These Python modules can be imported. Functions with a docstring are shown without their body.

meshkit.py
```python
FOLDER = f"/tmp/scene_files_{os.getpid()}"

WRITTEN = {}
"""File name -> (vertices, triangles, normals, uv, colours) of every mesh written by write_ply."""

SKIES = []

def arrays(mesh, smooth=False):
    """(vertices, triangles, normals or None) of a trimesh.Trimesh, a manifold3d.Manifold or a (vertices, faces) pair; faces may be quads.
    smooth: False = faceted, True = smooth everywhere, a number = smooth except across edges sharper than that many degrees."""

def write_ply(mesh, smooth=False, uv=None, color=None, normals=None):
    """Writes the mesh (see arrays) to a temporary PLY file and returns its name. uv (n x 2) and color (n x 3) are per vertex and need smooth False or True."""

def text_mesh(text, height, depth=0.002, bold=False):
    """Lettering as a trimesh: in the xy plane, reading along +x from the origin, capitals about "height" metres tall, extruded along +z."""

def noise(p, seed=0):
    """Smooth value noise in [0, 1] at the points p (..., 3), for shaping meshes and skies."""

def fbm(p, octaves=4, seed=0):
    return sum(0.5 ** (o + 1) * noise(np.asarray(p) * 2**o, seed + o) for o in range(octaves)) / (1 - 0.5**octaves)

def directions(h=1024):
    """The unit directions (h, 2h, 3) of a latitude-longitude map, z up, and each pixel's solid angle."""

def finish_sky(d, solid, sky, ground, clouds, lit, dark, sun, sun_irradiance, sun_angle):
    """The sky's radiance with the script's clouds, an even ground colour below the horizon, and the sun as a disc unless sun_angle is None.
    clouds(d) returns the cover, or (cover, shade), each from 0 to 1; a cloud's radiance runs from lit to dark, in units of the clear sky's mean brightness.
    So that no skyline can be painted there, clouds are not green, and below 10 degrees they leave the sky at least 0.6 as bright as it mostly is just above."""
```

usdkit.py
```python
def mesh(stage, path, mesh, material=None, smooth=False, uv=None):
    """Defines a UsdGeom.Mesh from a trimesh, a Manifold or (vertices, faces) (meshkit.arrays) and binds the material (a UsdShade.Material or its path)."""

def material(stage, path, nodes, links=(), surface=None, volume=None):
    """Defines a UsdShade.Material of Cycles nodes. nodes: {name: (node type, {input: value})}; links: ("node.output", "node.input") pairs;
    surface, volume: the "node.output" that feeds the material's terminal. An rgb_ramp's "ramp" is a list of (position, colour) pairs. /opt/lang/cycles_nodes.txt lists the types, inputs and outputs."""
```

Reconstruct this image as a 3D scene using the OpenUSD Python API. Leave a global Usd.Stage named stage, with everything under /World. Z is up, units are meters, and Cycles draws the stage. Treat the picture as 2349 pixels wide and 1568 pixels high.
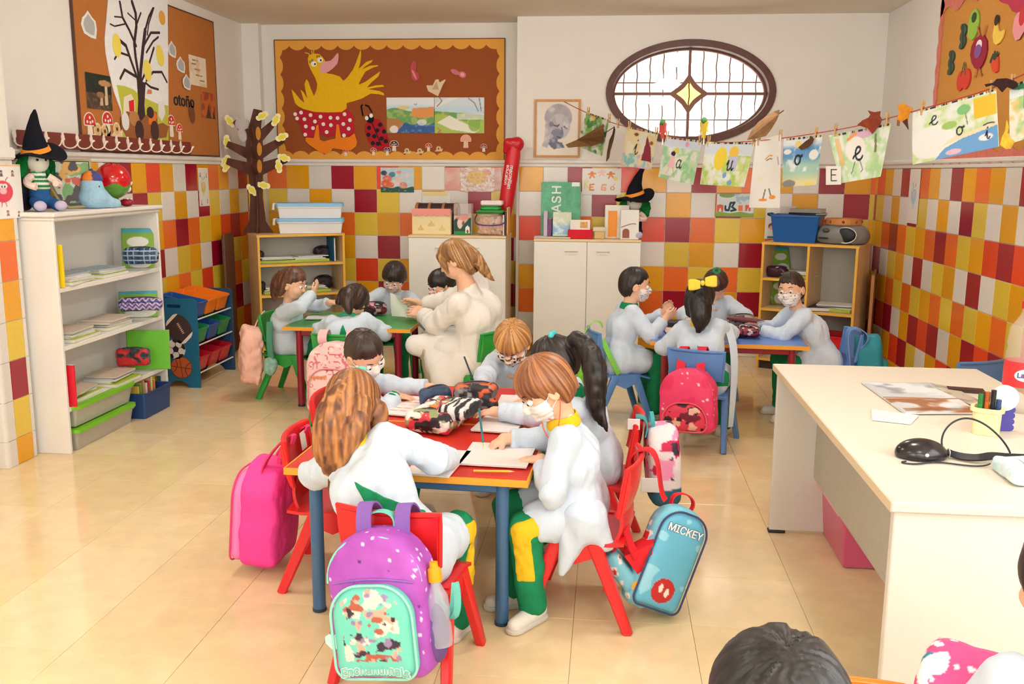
import math, random
import numpy as np, trimesh, usdkit, meshkit
import manifold3d as m3
from shapely.geometry import Polygon, Point, LineString, box as sbox
from shapely import affinity
from shapely.ops import unary_union
from pxr import Usd, UsdGeom, UsdLux, UsdShade, Gf, Sdf, Vt

stage = Usd.Stage.CreateInMemory()
UsdGeom.SetStageUpAxis(stage, 'Z'); UsdGeom.SetStageMetersPerUnit(stage, 1.0)
UsdGeom.Xform.Define(stage, '/World')
rng = np.random.default_rng(7)
random.seed(7)
PI = math.pi
V = lambda *a: np.array(a, float)

# ---------------------------------------------------------------- camera, lights, exposure
EXPOSURE = 0.26
cam = UsdGeom.Camera.Define(stage, '/World/camera')
cam.CreateProjectionAttr('perspective')
cam.CreateHorizontalApertureAttr(36.0); cam.CreateVerticalApertureAttr(36.0 * 1568 / 2349)
cam.CreateFocalLengthAttr(36.0 * 2143.33 / 2349)
cam.CreateClippingRangeAttr(Gf.Vec2f(0.05, 200))
cam.CreateExposureAttr(EXPOSURE)
_rt, _up, _bk = (0.994737, 0.102248, 0.006625), (-0.024793, 0.177461, 0.983815), (0.099417, -0.978802, 0.179062)
UsdGeom.Xformable(cam).AddTransformOp().Set(Gf.Matrix4d(*_rt, 0, *_up, 0, *_bk, 0, 0, 0, 1.5706, 1))

def lin(c):
    c = np.asarray(c, float) / 255.0
    return tuple(np.where(c <= 0.04045, c / 12.92, ((c + 0.055) / 1.055) ** 2.4))

def rect_light(name, pos, rot, w, h, power, color=(1, 1, 1)):
    l = UsdLux.RectLight.Define(stage, '/World/' + name)
    l.CreateWidthAttr(w); l.CreateHeightAttr(h); l.CreateIntensityAttr(power); l.CreateColorAttr(Gf.Vec3f(*color))
    x = UsdGeom.Xformable(l); x.AddTranslateOp().Set(Gf.Vec3d(*pos)); x.AddRotateXYZOp().Set(Gf.Vec3f(*rot))
    return l
# daylight through the two windows in the wall behind the camera and the one beside it (rect lights shine along their -z)
rect_light('daylight_window_rear', (-1.6, -1.44, 1.75), (90, 0, 180), 2.0, 1.7, 5.0, (0.94, 0.97, 1))
rect_light('daylight_window_rear_001', (0.95, -1.44, 1.75), (90, 0, 180), 2.0, 1.7, 5.0, (0.94, 0.97, 1))
rect_light('daylight_window_side', (2.17, 1.2, 1.85), (90, 0, 90), 2.2, 1.5, 3.6, (0.94, 0.97, 1))
dome = UsdLux.DomeLight.Define(stage, '/World/sky'); dome.CreateIntensityAttr(1.1); dome.CreateColorAttr(Gf.Vec3f(1, 0.98, 0.95))

# ---------------------------------------------------------------- materials
_mats = {}
def M(color, rough=0.5, spec=0.5, var=0.0, vscale=30, bump=0.0, bscale=60, trans=0.0, coat=0.0, metal=0.0, sss=0.0, stretch=None, second=None, sheen=0.0):
    """procedural principled material; var mixes in a noise tint, bump adds fine relief"""
    key = (tuple(color), rough, spec, var, vscale, bump, bscale, trans, coat, metal, sss, stretch, tuple(second) if second else None, sheen)
    if key in _mats: return _mats[key]
    c = lin(color)
    p = {'base_color': c, 'roughness': rough, 'specular_ior_level': spec, 'metallic': metal}
    if trans: p['transmission_weight'] = trans; p['ior'] = 1.4
    if coat: p['coat_weight'] = coat; p['coat_roughness'] = 0.08
    if sheen: p['sheen_weight'] = sheen
    nodes, links = {'p': ('principled_bsdf', p)}, []
    if var or bump or second:
        nodes['tc'] = ('texture_coordinate', {})
        src = 'tc.object'
        if stretch:
            nodes['mp'] = ('mapping', {'scale': stretch}); links.append(('tc.object', 'mp.vector')); src = 'mp.vector'
        if var or second:
            nodes['n'] = ('noise_texture', {'scale': float(vscale), 'detail': 4.0, 'roughness': 0.6})
            a = np.array(lin(second)) if second else np.array(c) * (1 - var)
            b = np.array(c) if second else np.clip(np.array(c) * (1 + 0.6 * var), 0, 1)
            nodes['r'] = ('rgb_ramp', {'ramp': [(0.32, tuple(a)), (0.68, tuple(b))]})
            links += [(src, 'n.vector'), ('n.fac', 'r.fac'), ('r.color', 'p.base_color')]
        if bump:
            nodes['n2'] = ('noise_texture', {'scale': float(bscale), 'detail': 5.0})
            nodes['b'] = ('bump', {'strength': float(bump), 'distance': 0.01})
            links += [(src, 'n2.vector'), ('n2.fac', 'b.height'), ('b.normal', 'p.normal')]
    m = usdkit.material(stage, '/World/Looks/look_%03d' % len(_mats), nodes, links, surface='p.BSDF')
    _mats[key] = m
    return m

def MV(rough=0.6, spec=0.4, bump=0.0, bscale=80, coat=0.0, sheen=0.0):
    """material that reads the mesh's own printed colours (primvar paint)"""
    key = ('paint', rough, spec, bump, bscale, coat, sheen)
    if key in _mats: return _mats[key]
    nodes = {'a': ('attribute', {'attribute': 'paint'}), 'p': ('principled_bsdf', {'roughness': rough, 'specular_ior_level': spec, 'coat_weight': coat, 'sheen_weight': sheen})}
    links = [('a.color', 'p.base_color')]
    if bump:
        nodes['tc'] = ('texture_coordinate', {}); nodes['n2'] = ('noise_texture', {'scale': float(bscale), 'detail': 5.0})
        nodes['b'] = ('bump', {'strength': float(bump), 'distance': 0.01})
        links += [('tc.object', 'n2.vector'), ('n2.fac', 'b.height'), ('b.normal', 'p.normal')]
    m = usdkit.material(stage, '/World/Looks/look_%03d' % len(_mats), nodes, links, surface='p.BSDF')
    _mats[key] = m
    return m

def glass_pane_mat():
    if 'pane' not in _mats:
        _mats['pane'] = usdkit.material(stage, '/World/Looks/pane', {'t': ('transparent_bsdf', {'color': (0.97, 0.98, 0.97)}), 'g': ('glossy_bsdf', {'roughness': 0.03}), 'f': ('fresnel', {'IOR': 1.45}), 'm': ('mix_closure', {})},
            [('f.fac', 'm.fac'), ('t.BSDF', 'm.closure1'), ('g.BSDF', 'm.closure2')], surface='m.closure')
    return _mats['pane']
def clear_plastic(tint=(0.95, 0.97, 0.97), mixv=0.25, color=(0.9, 0.92, 0.92)):
    key = ('clear', tint, mixv, color)
    if key not in _mats:
        _mats[key] = usdkit.material(stage, '/World/Looks/look_%03d' % len(_mats), {'t': ('transparent_bsdf', {'color': tint}), 'g': ('principled_bsdf', {'base_color': color, 'roughness': 0.15}), 'm': ('mix_closure', {'fac': mixv})},
            [('t.BSDF', 'm.closure1'), ('g.BSDF', 'm.closure2')], surface='m.closure')
    return _mats[key]

# ---------------------------------------------------------------- scene graph helpers
_used = {}
def numbered(path):
    n = _used.get(path, -1) + 1
    _used[path] = n
    return path if n == 0 else '%s_%03d' % (path, n)

def tag(p, label=None, cat=None, group=None, kind=None):
    p = p.GetPrim() if hasattr(p, 'GetPrim') else p
    for k, v in (('label', label), ('category', cat), ('group', group), ('kind', kind)):
        if v: p.SetCustomDataByKey(k, v)
    return p

class Thing:
    def __init__(self, name, label, cat, loc=(0, 0, 0), rz=0.0, group=None, kind=None):
        self.path = numbered('/World/' + name); self.loc = np.array(loc, float); self.rz = rz
        x = UsdGeom.Xform.Define(stage, self.path); x.AddTranslateOp().Set(Gf.Vec3d(*map(float, loc)))
        x.AddRotateZOp().Set(float(math.degrees(rz)))
        self.prim = x.GetPrim(); tag(self.prim, label, cat, group, kind)
        self.x = x
    def copy(self, label, loc, rz=0.0, group=None):
        t = Thing(self.path.split('/')[-1].rstrip('0123456789').rstrip('_'), label, self.prim.GetCustomDataByKey('category'), loc, rz, group or self.prim.GetCustomDataByKey('group'))
        t.prim.GetReferences().AddInternalReference(self.prim.GetPath()); t.prim.SetInstanceable(True)
        return t
    def local(self, v):
        c, s = math.cos(-self.rz), math.sin(-self.rz)
        w = np.asarray(v) - self.loc
        return np.stack([w[:, 0] * c - w[:, 1] * s, w[:, 0] * s + w[:, 1] * c, w[:, 2]], 1)

def arr(mesh):
    if hasattr(mesh, 'to_mesh'):
        m = mesh.to_mesh(); return np.array(m.vert_properties[:, :3], float), np.array(m.tri_verts)
    if isinstance(mesh, trimesh.Trimesh): return np.array(mesh.vertices), np.array(mesh.faces)
    v, f = np.asarray(mesh[0], float), np.asarray(mesh[1], int)
    if f.shape[1] == 4: f = np.vstack([f[:, [0, 1, 2]], f[:, [0, 2, 3]]])
    return v, f

def join(*ms):
    vs, fs, n = [], [], 0
    for m in ms:
        v, f = arr(m); vs.append(v); fs.append(f + n); n += len(v)
    return np.vstack(vs), np.vstack(fs)

def obj(name, mesh, mat, parent=None, smooth=30, world=False, paint=None, label=None, cat=None, group=None, kind=None):
    """ONE Mesh prim under parent (a Thing, or a part's path) or under /World. world: vertices are in world space. paint: per-vertex sRGB 0..255"""
    if parent is None: base, th = '/World', None
    elif isinstance(parent, Thing): base, th = parent.path, parent
    else: base, th = parent[0], parent[1]
    path = numbered(base + '/' + name)
    if world and th is not None:
        v, f = arr(mesh); mesh = (th.local(v), f)
    m = usdkit.mesh(stage, path, mesh, mat, smooth=True if paint is not None and smooth else smooth)
    if paint is not None:
        UsdGeom.PrimvarsAPI(m).CreatePrimvar('paint', Sdf.ValueTypeNames.Color3fArray, 'vertex').Set(Vt.Vec3fArray.FromNumpy(np.stack(lin(np.asarray(paint).T), 0).T.astype(np.float32) if False else _lin_arr(paint)))
    tag(m, label, cat, group, kind)
    return (path, th)

def _lin_arr(c):
    c = np.asarray(c, float) / 255.0
    return np.where(c <= 0.04045, c / 12.92, ((np.clip(c, 0, 1) + 0.055) / 1.055) ** 2.4).astype(np.float32)

# ---------------------------------------------------------------- shapes
def rotz(m, a, c=(0, 0, 0)):
    v, f = arr(m); c = np.array(c); w = v - c
    return np.stack([w[:, 0] * math.cos(a) - w[:, 1] * math.sin(a), w[:, 0] * math.sin(a) + w[:, 1] * math.cos(a), w[:, 2]], 1) + c, f
def move(m, d):
    v, f = arr(m); return v + np.array(d), f
def frame(m, o, x, y, z):
    """place a mesh: local axes become x, y, z at o"""
    v, f = arr(m); A = np.stack([x, y, z], 0)
    if np.linalg.det(A) < 0: f = f[:, ::-1]
    return v @ A + np.array(o), f
def unit(v): v = np.asarray(v, float); return v / max(np.linalg.norm(v), 1e-9)

def rbox(cx, cy, cz, sx, sy, sz, r=0.004):
    """box with chamfered edges, centre and full sizes"""
    r = min(r, 0.49 * min(sx, sy, sz))
    pts = []
    for X in (-1, 1):
        for Y in (-1, 1):
            for Z in (-1, 1):
                a, b, c = X * sx / 2, Y * sy / 2, Z * sz / 2
                pts += [(a - X * r, b - Y * r, c), (a - X * r, b, c - Z * r), (a, b - Y * r, c - Z * r)]
    return move(m3.Manifold.hull_points(np.array(pts)), (cx, cy, cz))
def bbox(x0, x1, y0, y1, z0, z1, r=0.003):
    return rbox((x0 + x1) / 2, (y0 + y1) / 2, (z0 + z1) / 2, abs(x1 - x0), abs(y1 - y0), abs(z1 - z0), r)
def tube(pts, r, n=8, closed=False):
    """round tube along a polyline; r a number or per-point list"""
    P = np.asarray(pts, float); k = len(P); R = np.full(k, r) if np.ndim(r) == 0 else np.asarray(r, float)
    T = np.gradient(P, axis=0) if not closed else np.roll(P, -1, 0) - np.roll(P, 1, 0)
    T /= np.maximum(np.linalg.norm(T, axis=1, keepdims=True), 1e-9)
    u = unit(np.cross(T[0], V(0, 0, 1) if abs(T[0][2]) < .9 else V(1, 0, 0))); rings = []
    a = np.arange(n) * 2 * PI / n
    for i in range(k):
        u = unit(u - T[i] * (u @ T[i])); w = np.cross(T[i], u)
        rings.append(P[i] + R[i] * (np.cos(a)[:, None] * u + np.sin(a)[:, None] * w))
    v = np.vstack(rings); f = []
    for i in range(k if closed else k - 1):
        j = (i + 1) % k
        for q in range(n):
            q2 = (q + 1) % n; f.append((i * n + q, i * n + q2, j * n + q2, j * n + q))
    f = [t for A in f for t in ((A[0], A[1], A[2]), (A[0], A[2], A[3]))]
    if not closed:
        v = np.vstack([v, P[0], P[-1]]); c0, c1 = k * n, k * n + 1
        for q in range(n):
            q2 = (q + 1) % n; f += [(c0, q2, q), (c1, (k - 1) * n + q, (k - 1) * n + q2)]
    return v, np.array(f)
def ribbon(pts, side, w, t=0.004):
    """flat strap: polyline centre pts, width along side vectors, thickness t"""
    P = np.asarray(pts, float); k = len(P); S = np.broadcast_to(np.asarray(side, float), (k, 3)); W = np.full(k, w) if np.ndim(w) == 0 else np.asarray(w)
    T = np.gradient(P, axis=0); T /= np.maximum(np.linalg.norm(T, axis=1, keepdims=True), 1e-9)
    S = S - T * (S * T).sum(1, keepdims=True); S /= np.maximum(np.linalg.norm(S, axis=1, keepdims=True), 1e-9)
    N = np.cross(T, S)
    v = np.vstack([P + S * W[:, None] / 2 + N * t / 2, P - S * W[:, None] / 2 + N * t / 2, P - S * W[:, None] / 2 - N * t / 2, P + S * W[:, None] / 2 - N * t / 2])
    f = []
    for i in range(k - 1):
        for a, b in ((0, 1), (1, 2), (2, 3), (3, 0)):
            A, B, C, D = a * k + i, b * k + i, b * k + i + 1, a * k + i + 1
            f += [(A, B, C), (A, C, D)]
    f += [(0, 2 * k, k), (0, 3 * k, 2 * k), (k - 1, 2 * k - 1, 3 * k - 1), (k - 1, 3 * k - 1, 4 * k - 1)]
    return v, np.array(f)
def spline(pts, n=24):
    P = np.asarray(pts, float)
    if len(P) < 3: return np.array([P[0] + (P[-1] - P[0]) * t for t in np.linspace(0, 1, n)])
    from scipy.interpolate import CubicSpline
    d = np.concatenate([[0], np.cumsum(np.maximum(np.linalg.norm(np.diff(P, axis=0), axis=1), 1e-6))])
    return CubicSpline(d, P)(np.linspace(0, d[-1], n))
def cyl(r, h, n=20, base=(0, 0, 0)):
    return move(trimesh.creation.cylinder(radius=r, height=h, sections=n), (base[0], base[1], base[2] + h / 2))
def lathe(profile, n=24):
    return arr(trimesh.creation.revolve(np.array(profile, float), sections=n))
def extrude(poly, d):
    ps = [g for g in getattr(poly, 'geoms', [poly]) if g.area > 1e-9]
    return join(*[trimesh.creation.extrude_polygon(g, d, engine='earcut') for g in ps])
def blob(pts, n=60):
    """smooth closed outline through points -> Polygon"""
    P = np.asarray(list(pts) + [pts[0]], float)
    from scipy.interpolate import CubicSpline
    d = np.concatenate([[0], np.cumsum(np.linalg.norm(np.diff(P, axis=0), axis=1))])
    return Polygon(CubicSpline(d, P, bc_type='periodic')(np.linspace(0, d[-1], n, endpoint=False))).buffer(0)
def sph(c, r, sub=2):
    m = trimesh.creation.icosphere(sub, 1.0); v = np.array(m.vertices) * np.asarray(r) + np.array(c)
    return v, np.array(m.faces)

# ---------------------------------------------------------------- implicit shapes
def smin(a, b, k):
    h = np.clip(0.5 + 0.5 * (b - a) / k, 0, 1)
    return b + (a - b) * h - k * h * (1 - h)
def smax(a, b, k): return -smin(-a, -b, k)
def cone(p, a, b, r1, r2):
    a, b = np.asarray(a, float), np.asarray(b, float); ba = b - a; L = ba @ ba
    h = np.clip((p - a) @ ba / max(L, 1e-12), 0, 1)
    return np.linalg.norm(p - a - h[:, None] * ba, axis=1) - (r1 + (r2 - r1) * h)
def ell(p, c, r):
    q = (p - np.asarray(c)) / np.asarray(r); k0 = np.linalg.norm(q, axis=1); k1 = np.linalg.norm(q / np.asarray(r), axis=1)
    return k0 * (k0 - 1) / np.maximum(k1, 1e-9)
def rb(p, c, s, r):
    q = np.abs(p - np.asarray(c)) - (np.asarray(s) - r)
    return np.linalg.norm(np.maximum(q, 0), axis=1) + np.minimum(q.max(1), 0) - r
def chain(p, pts, rs, k=0.01):
    d = None
    for i in range(len(pts) - 1):
        e = cone(p, pts[i], pts[i + 1], rs[i], rs[i + 1]); d = e if d is None else smin(d, e, k)
    return d

def nets(fn, lo, hi, h):
    """surface nets: the zero set of fn inside the box, cells of size h -> (vertices, triangles)"""
    lo = np.asarray(lo, float); n = np.maximum(np.ceil((np.asarray(hi) - lo) / h).astype(int) + 2, 4)
    s = 4; nc = -(-n // s) + 1
    gc = np.stack(np.meshgrid(*[np.arange(k) for k in nc], indexing='ij'), -1).reshape(-1, 3)
    dc = fn(lo + gc * (s * h)).reshape(nc)
    near = np.abs(dc) < s * h * 2.2
    act = near[:-1, :-1, :-1].copy()
    for a in (0, 1):
        for b in (0, 1):
            for c in (0, 1): act |= near[a:nc[0] - 1 + a, b:nc[1] - 1 + b, c:nc[2] - 1 + c]
    big = np.where(dc > 0, 1.0, -1.0)[:-1, :-1, :-1]
    N = (nc - 1) * s
    full = np.repeat(np.repeat(np.repeat(big, s, 0), s, 1), s, 2)
    mask = np.repeat(np.repeat(np.repeat(act, s, 0), s, 1), s, 2)
    idx = np.argwhere(mask)
    full[mask] = fn(lo + idx * h)
    D = full; S = D < 0
    cell = np.zeros(np.array(D.shape) - 1, bool); al = np.ones_like(cell)
    for a in (0, 1):
        for b in (0, 1):
            for c in (0, 1):
                q = S[a:D.shape[0] - 1 + a, b:D.shape[1] - 1 + b, c:D.shape[2] - 1 + c]; cell |= q; al &= q
    cell &= ~al
    ci = np.argwhere(cell); num = -np.ones(cell.shape, int); num[cell] = np.arange(len(ci))
    acc = np.zeros((len(ci), 3)); cnt = np.zeros(len(ci))
    corners = [(a, b, c) for a in (0, 1) for b in (0, 1) for c in (0, 1)]
    for i, A in enumerate(corners):
        for B in corners[i + 1:]:
            if sum(abs(x - y) for x, y in zip(A, B)) != 1: continue
            da = D[ci[:, 0] + A[0], ci[:, 1] + A[1], ci[:, 2] + A[2]]; db = D[ci[:, 0] + B[0], ci[:, 1] + B[1], ci[:, 2] + B[2]]
            x = (da < 0) != (db < 0); t = np.clip(da / np.where(np.abs(da - db) < 1e-12, 1, da - db), 0, 1)
            pt = np.array(A) + t[:, None] * (np.array(B) - np.array(A))
            acc[x] += pt[x]; cnt[x] += 1
    v = lo + (ci + acc / np.maximum(cnt, 1)[:, None]) * h
    F = []
    for ax in range(3):
        o1, o2 = [(1, 2), (2, 0), (0, 1)][ax]
        sl = [slice(1, -1)] * 3; sl[ax] = slice(0, D.shape[ax] - 1)
        s0 = S[tuple(sl)]; sl2 = list(sl); sl2[ax] = slice(1, D.shape[ax]); s1 = S[tuple(sl2)]
        e = np.argwhere(s0 != s1); off = np.array([1, 1, 1]); off[ax] = 0; e = e + off
        if not len(e): continue
        d1 = np.zeros(3, int); d1[o1] = 1; d2 = np.zeros(3, int); d2[o2] = 1
        ok = np.all(e < np.array(cell.shape), 1); e = e[ok]
        q = [num[tuple((e - d1 - d2).T)], num[tuple((e - d2).T)], num[tuple(e.T)], num[tuple((e - d1).T)]]
        q = np.stack(q, 1); ins = S[tuple(e.T)]
        q = np.where(ins[:, None], q, q[:, ::-1]); q = q[(q >= 0).all(1)]
        F.append(q)
    F = np.vstack(F)
    return v, np.vstack([F[:, [0, 1, 2]], F[:, [0, 2, 3]]])
def bounds(pts, pad):
    P = np.asarray(pts, float).reshape(-1, 3); return P.min(0) - pad, P.max(0) + pad
def fold(p, sc=(18, 18, 9), amp=0.006, seed=0):
    return amp * (meshkit.noise(p * np.array(sc), seed) - 0.5) + 0.5 * amp * (meshkit.noise(p * np.array(sc) * 2.3, seed + 5) - 0.5)
# ================================================================ the room
D1, D2, XR, XL, XP, CEIL, ZT, S = 8.4555, 8.1507, 2.2095, -3.293, -3.136, 2.85, 1.6153, 0.21
XJ = -0.80            # where the right part of the back wall steps forward
YF = -1.5             # wall behind the camera
plaster = M((232, 228, 221), 0.75, 0.25, var=0.02, vscale=3, bump=0.05, bscale=90)
trim_m = M((236, 232, 226), 0.4, 0.4)
grout = M((228, 220, 205), 0.8, 0.2)
TC = {'W': (233, 228, 221), 'D': (158, 14, 42), 'A': (235, 168, 22), 'Y': (231, 199, 66), 'O': (238, 112, 38), 'R': (232, 70, 36)}
TM = {k: [M(tuple(np.clip(np.array(c) * s, 0, 255)), 0.2, 0.5, var=0.05, vscale=120) for s in (1.0, 0.97, 1.02)] for k, c in TC.items()}
SEQ = ['AOAWD', 'DYWAW', 'YAODO', 'WDWYA', 'OYAOY', 'ADODW', 'DYWAR', 'YWAOA']
def tile_mesh(o, u, v, n, w, h):
    """one glazed tile: corner o, axes u (width) v (height), face normal n"""
    g, t, b = 0.002, 0.006, 0.0016
    o, u, v, n = map(np.asarray, (o, u, v, n))
    def ring(i, d): return [o + u * i + v * i + n * d, o + u * (w - i) + v * i + n * d, o + u * (w - i) + v * (h - i) + n * d, o + u * i + v * (h - i) + n * d]
    P = ring(g, -0.001) + ring(g, t - b) + ring(g + b, t)
    f = []
    for k in (0, 4):
        for i in range(4):
            j = (i + 1) % 4; f += [(k + i, k + j, k + 4 + j), (k + i, k + 4 + j, k + 4 + i)]
    f += [(8, 9, 10), (8, 10, 11)]
    f = np.array(f)
    if np.cross(u, v) @ n < 0: f = f[:, ::-1]
    return np.array(P), f
def tiles(parent, spans, o_fn, u, n, pos_fn, rows=8):
    for (c, w, off) in spans:
        for r in range(rows):
            z1 = ZT - r * S; z0 = max(ZT - (r + 1) * S, 0.0)
            k = SEQ[r][pos_fn(c) % 5]
            if k == 'O' and rng.random() < 0.4: k = 'R'
            obj('tile', tile_mesh(o_fn(off, z0), u, (0, 0, 1), n, w, z1 - z0), TM[k][rng.integers(3)], parent, smooth=False)

floor = Thing('floor', 'glossy cream floor of large square tiles', 'floor', kind='structure')
obj('slab', bbox(XL - .2, XR + .2, YF - .2, D1 + .2, -0.12, -0.004), M((196, 172, 130), 0.5), floor)
fl_m = [M(c, 0.11, 0.5, var=0.07, vscale=9) for c in ((241, 217, 172), (238, 213, 167), (243, 220, 177))]
FX, FY, FS = -1.755, 2.70, 0.4165
for i in range(-4, 10):
    for j in range(-10, 15):
        x0, x1, y0, y1 = max(FX + i * FS, XL), min(FX + (i + 1) * FS, XR), max(FY + j * FS, YF), min(FY + (j + 1) * FS, D1)
        if x1 - x0 < .01 or y1 - y0 < .01: continue
        obj('floor_tile', tile_mesh((x0, y0, -.0062), (1, 0, 0), (0, 1, 0), (0, 0, 1), x1 - x0, y1 - y0) if False else bbox(x0 + .0007, x1 - .0007, y0 + .0007, y1 - .0007, -.006, 0, .0006), fl_m[rng.integers(3)], floor, smooth=False)

ceiling = obj('ceiling', bbox(XL - .2, XR + .2, YF - .2, D1 + .2, CEIL, CEIL + .12), M((236, 227, 213), 0.8, 0.2, bump=.05, bscale=60), kind='structure', label='plain cream plaster ceiling')

# left wall with its tiled wainscot
wl = Thing('wall_left', 'left wall, white plaster above a chequered tile wainscot', 'wall', kind='structure')
obj('plaster', bbox(XL - .2, XL, YF - .2, D1 + .2, 0, CEIL), plaster, wl)
L0 = 6.6789
tiles(wl, [(i, S if i < 8 else 8.37 - (L0 + 8 * S), L0 + i * S) for i in range(-9, 8)] + [(8, 8.372 - (L0 + 8 * S), L0 + 8 * S)], lambda y, z: (XL, y, z), (0, 1, 0), (1, 0, 0), lambda c: c + 2)
# right wall
wr = Thing('wall_right', 'right wall, white plaster above a chequered tile wainscot', 'wall', kind='structure')
obj('plaster', bbox(XR, XR + .2, YF - .2, D1 + .2, 0, CEIL), plaster, wr)
R0 = 7.8742
tiles(wr, [(i, S, R0 - (i + 1) * S) for i in range(-1, 19)] + [(-2, D2 - (R0 + S), R0 + S)], lambda y, z: (XR, y, z), (0, 1, 0), (-1, 0, 0), lambda c: c - 3)
# back wall: left part, and the right part standing 30 cm further into the room, with an oval window opening
wb = Thing('wall_back', 'back wall, white plaster above a chequered tile wainscot', 'wall', kind='structure')
obj('plaster', bbox(XL - .2, XJ, D1, D1 + .2, 0, CEIL), plaster, wb)
WX, WZ, WA, WB = 0.652, 2.232, 0.700, 0.425      # window centre and outer half axes
ell_poly = lambda a, b, n=72: Polygon([(a * math.cos(t), b * math.sin(t)) for t in np.arange(n) * 2 * PI / n])
hole = sbox(XJ - WX, -WZ, XR - WX + .05, CEIL - WZ).difference(ell_poly(WA - .01, WB - .01))
obj('plaster', frame(extrude(hole, D1 + .2 - D2), (WX, D2, WZ), V(1, 0, 0), V(0, 0, 1), V(0, 1, 0)), plaster, wb, smooth=False)
A0, B0 = -2.7371, 0.4847
tiles(wb, [(i, S, A0 + i * S) for i in range(-1, 9)] + [(-2, A0 - S + 3.13, -3.13), (9, XJ - .004 - A0 - 9 * S, A0 + 9 * S)], lambda x, z: (x, D1, z), (1, 0, 0), (0, -1, 0), lambda c: c - 2)
tiles(wb, [(i, S, B0 + i * S) for i in range(-6, 8)] + [(8, XR - B0 - 8 * S, B0 + 8 * S)], lambda x, z: (x, D2, z), (1, 0, 0), (0, -1, 0), lambda c: c + 3)
obj('edge_strip', bbox(XJ, XJ + .022, D2 - .008, D2 + .02, 0, ZT), trim_m, wb)
# boxed pilaster in the left rear corner
obj('pilaster', bbox(XL, -3.133, 8.372, D1, 0, CEIL), plaster, wb)
for r in range(8):
    z1 = ZT - r * S; z0 = max(z1 - S, 0)
    obj('tile', tile_mesh((XL + .006, 8.372, z0), (1, 0, 0), (0, 0, 1), (0, -1, 0), .153, z1 - z0), TM[SEQ[r][1 if r else 0]][0], wb, smooth=False)
wf = Thing('wall_front', 'plain white wall behind the camera with two windows', 'wall', kind='structure')
obj('plaster', bbox(XL - .2, XR + .2, YF - .2, YF, 0, CEIL), plaster, wf)
# chair rail moulding along the walls
def rail(name, label, p0, p1, n):
    p0, p1, n = V(*p0), V(*p1), V(*n)
    prof = [(0, 0), (.012, 0), (.016, .012), (.016, .02), (.028, .034), (.03, .05), (.022, .058), (.006, .064), (0, .064)]
    v = np.array([q + n * a + V(0, 0, ZT + b) for q in (p0, p1) for a, b in prof]); k = len(prof)
    f = [(i, (i + 1) % k, k + (i + 1) % k, k + i) for i in range(k)]
    f = [t for A in f for t in ((A[0], A[1], A[2]), (A[0], A[2], A[3]))] + [(0, i, i + 1) for i in range(1, k - 1)] + [(k, k + i + 1, k + i) for i in range(1, k - 1)]
    m = trimesh.Trimesh(v, np.array(f), process=False); m.fix_normals()
    return obj(name, m, trim_m, kind='structure', label=label)
rail('trim_1', 'white chair rail moulding along the left wall', (XL, 4.71, 0), (XL, D1, 0), (1, 0, 0))
rail('trim_2', 'white chair rail moulding under the duck board on the back wall', (-3.133, D1, 0), (XJ, D1, 0), (0, -1, 0))
rail('trim_3', 'white chair rail moulding under the oval window', (XJ, D2, 0), (XR, D2, 0), (0, -1, 0))
rail('trim_4', 'white chair rail moulding along the right wall', (XR, 2.0, 0), (XR, D2, 0), (-1, 0, 0))
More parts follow.
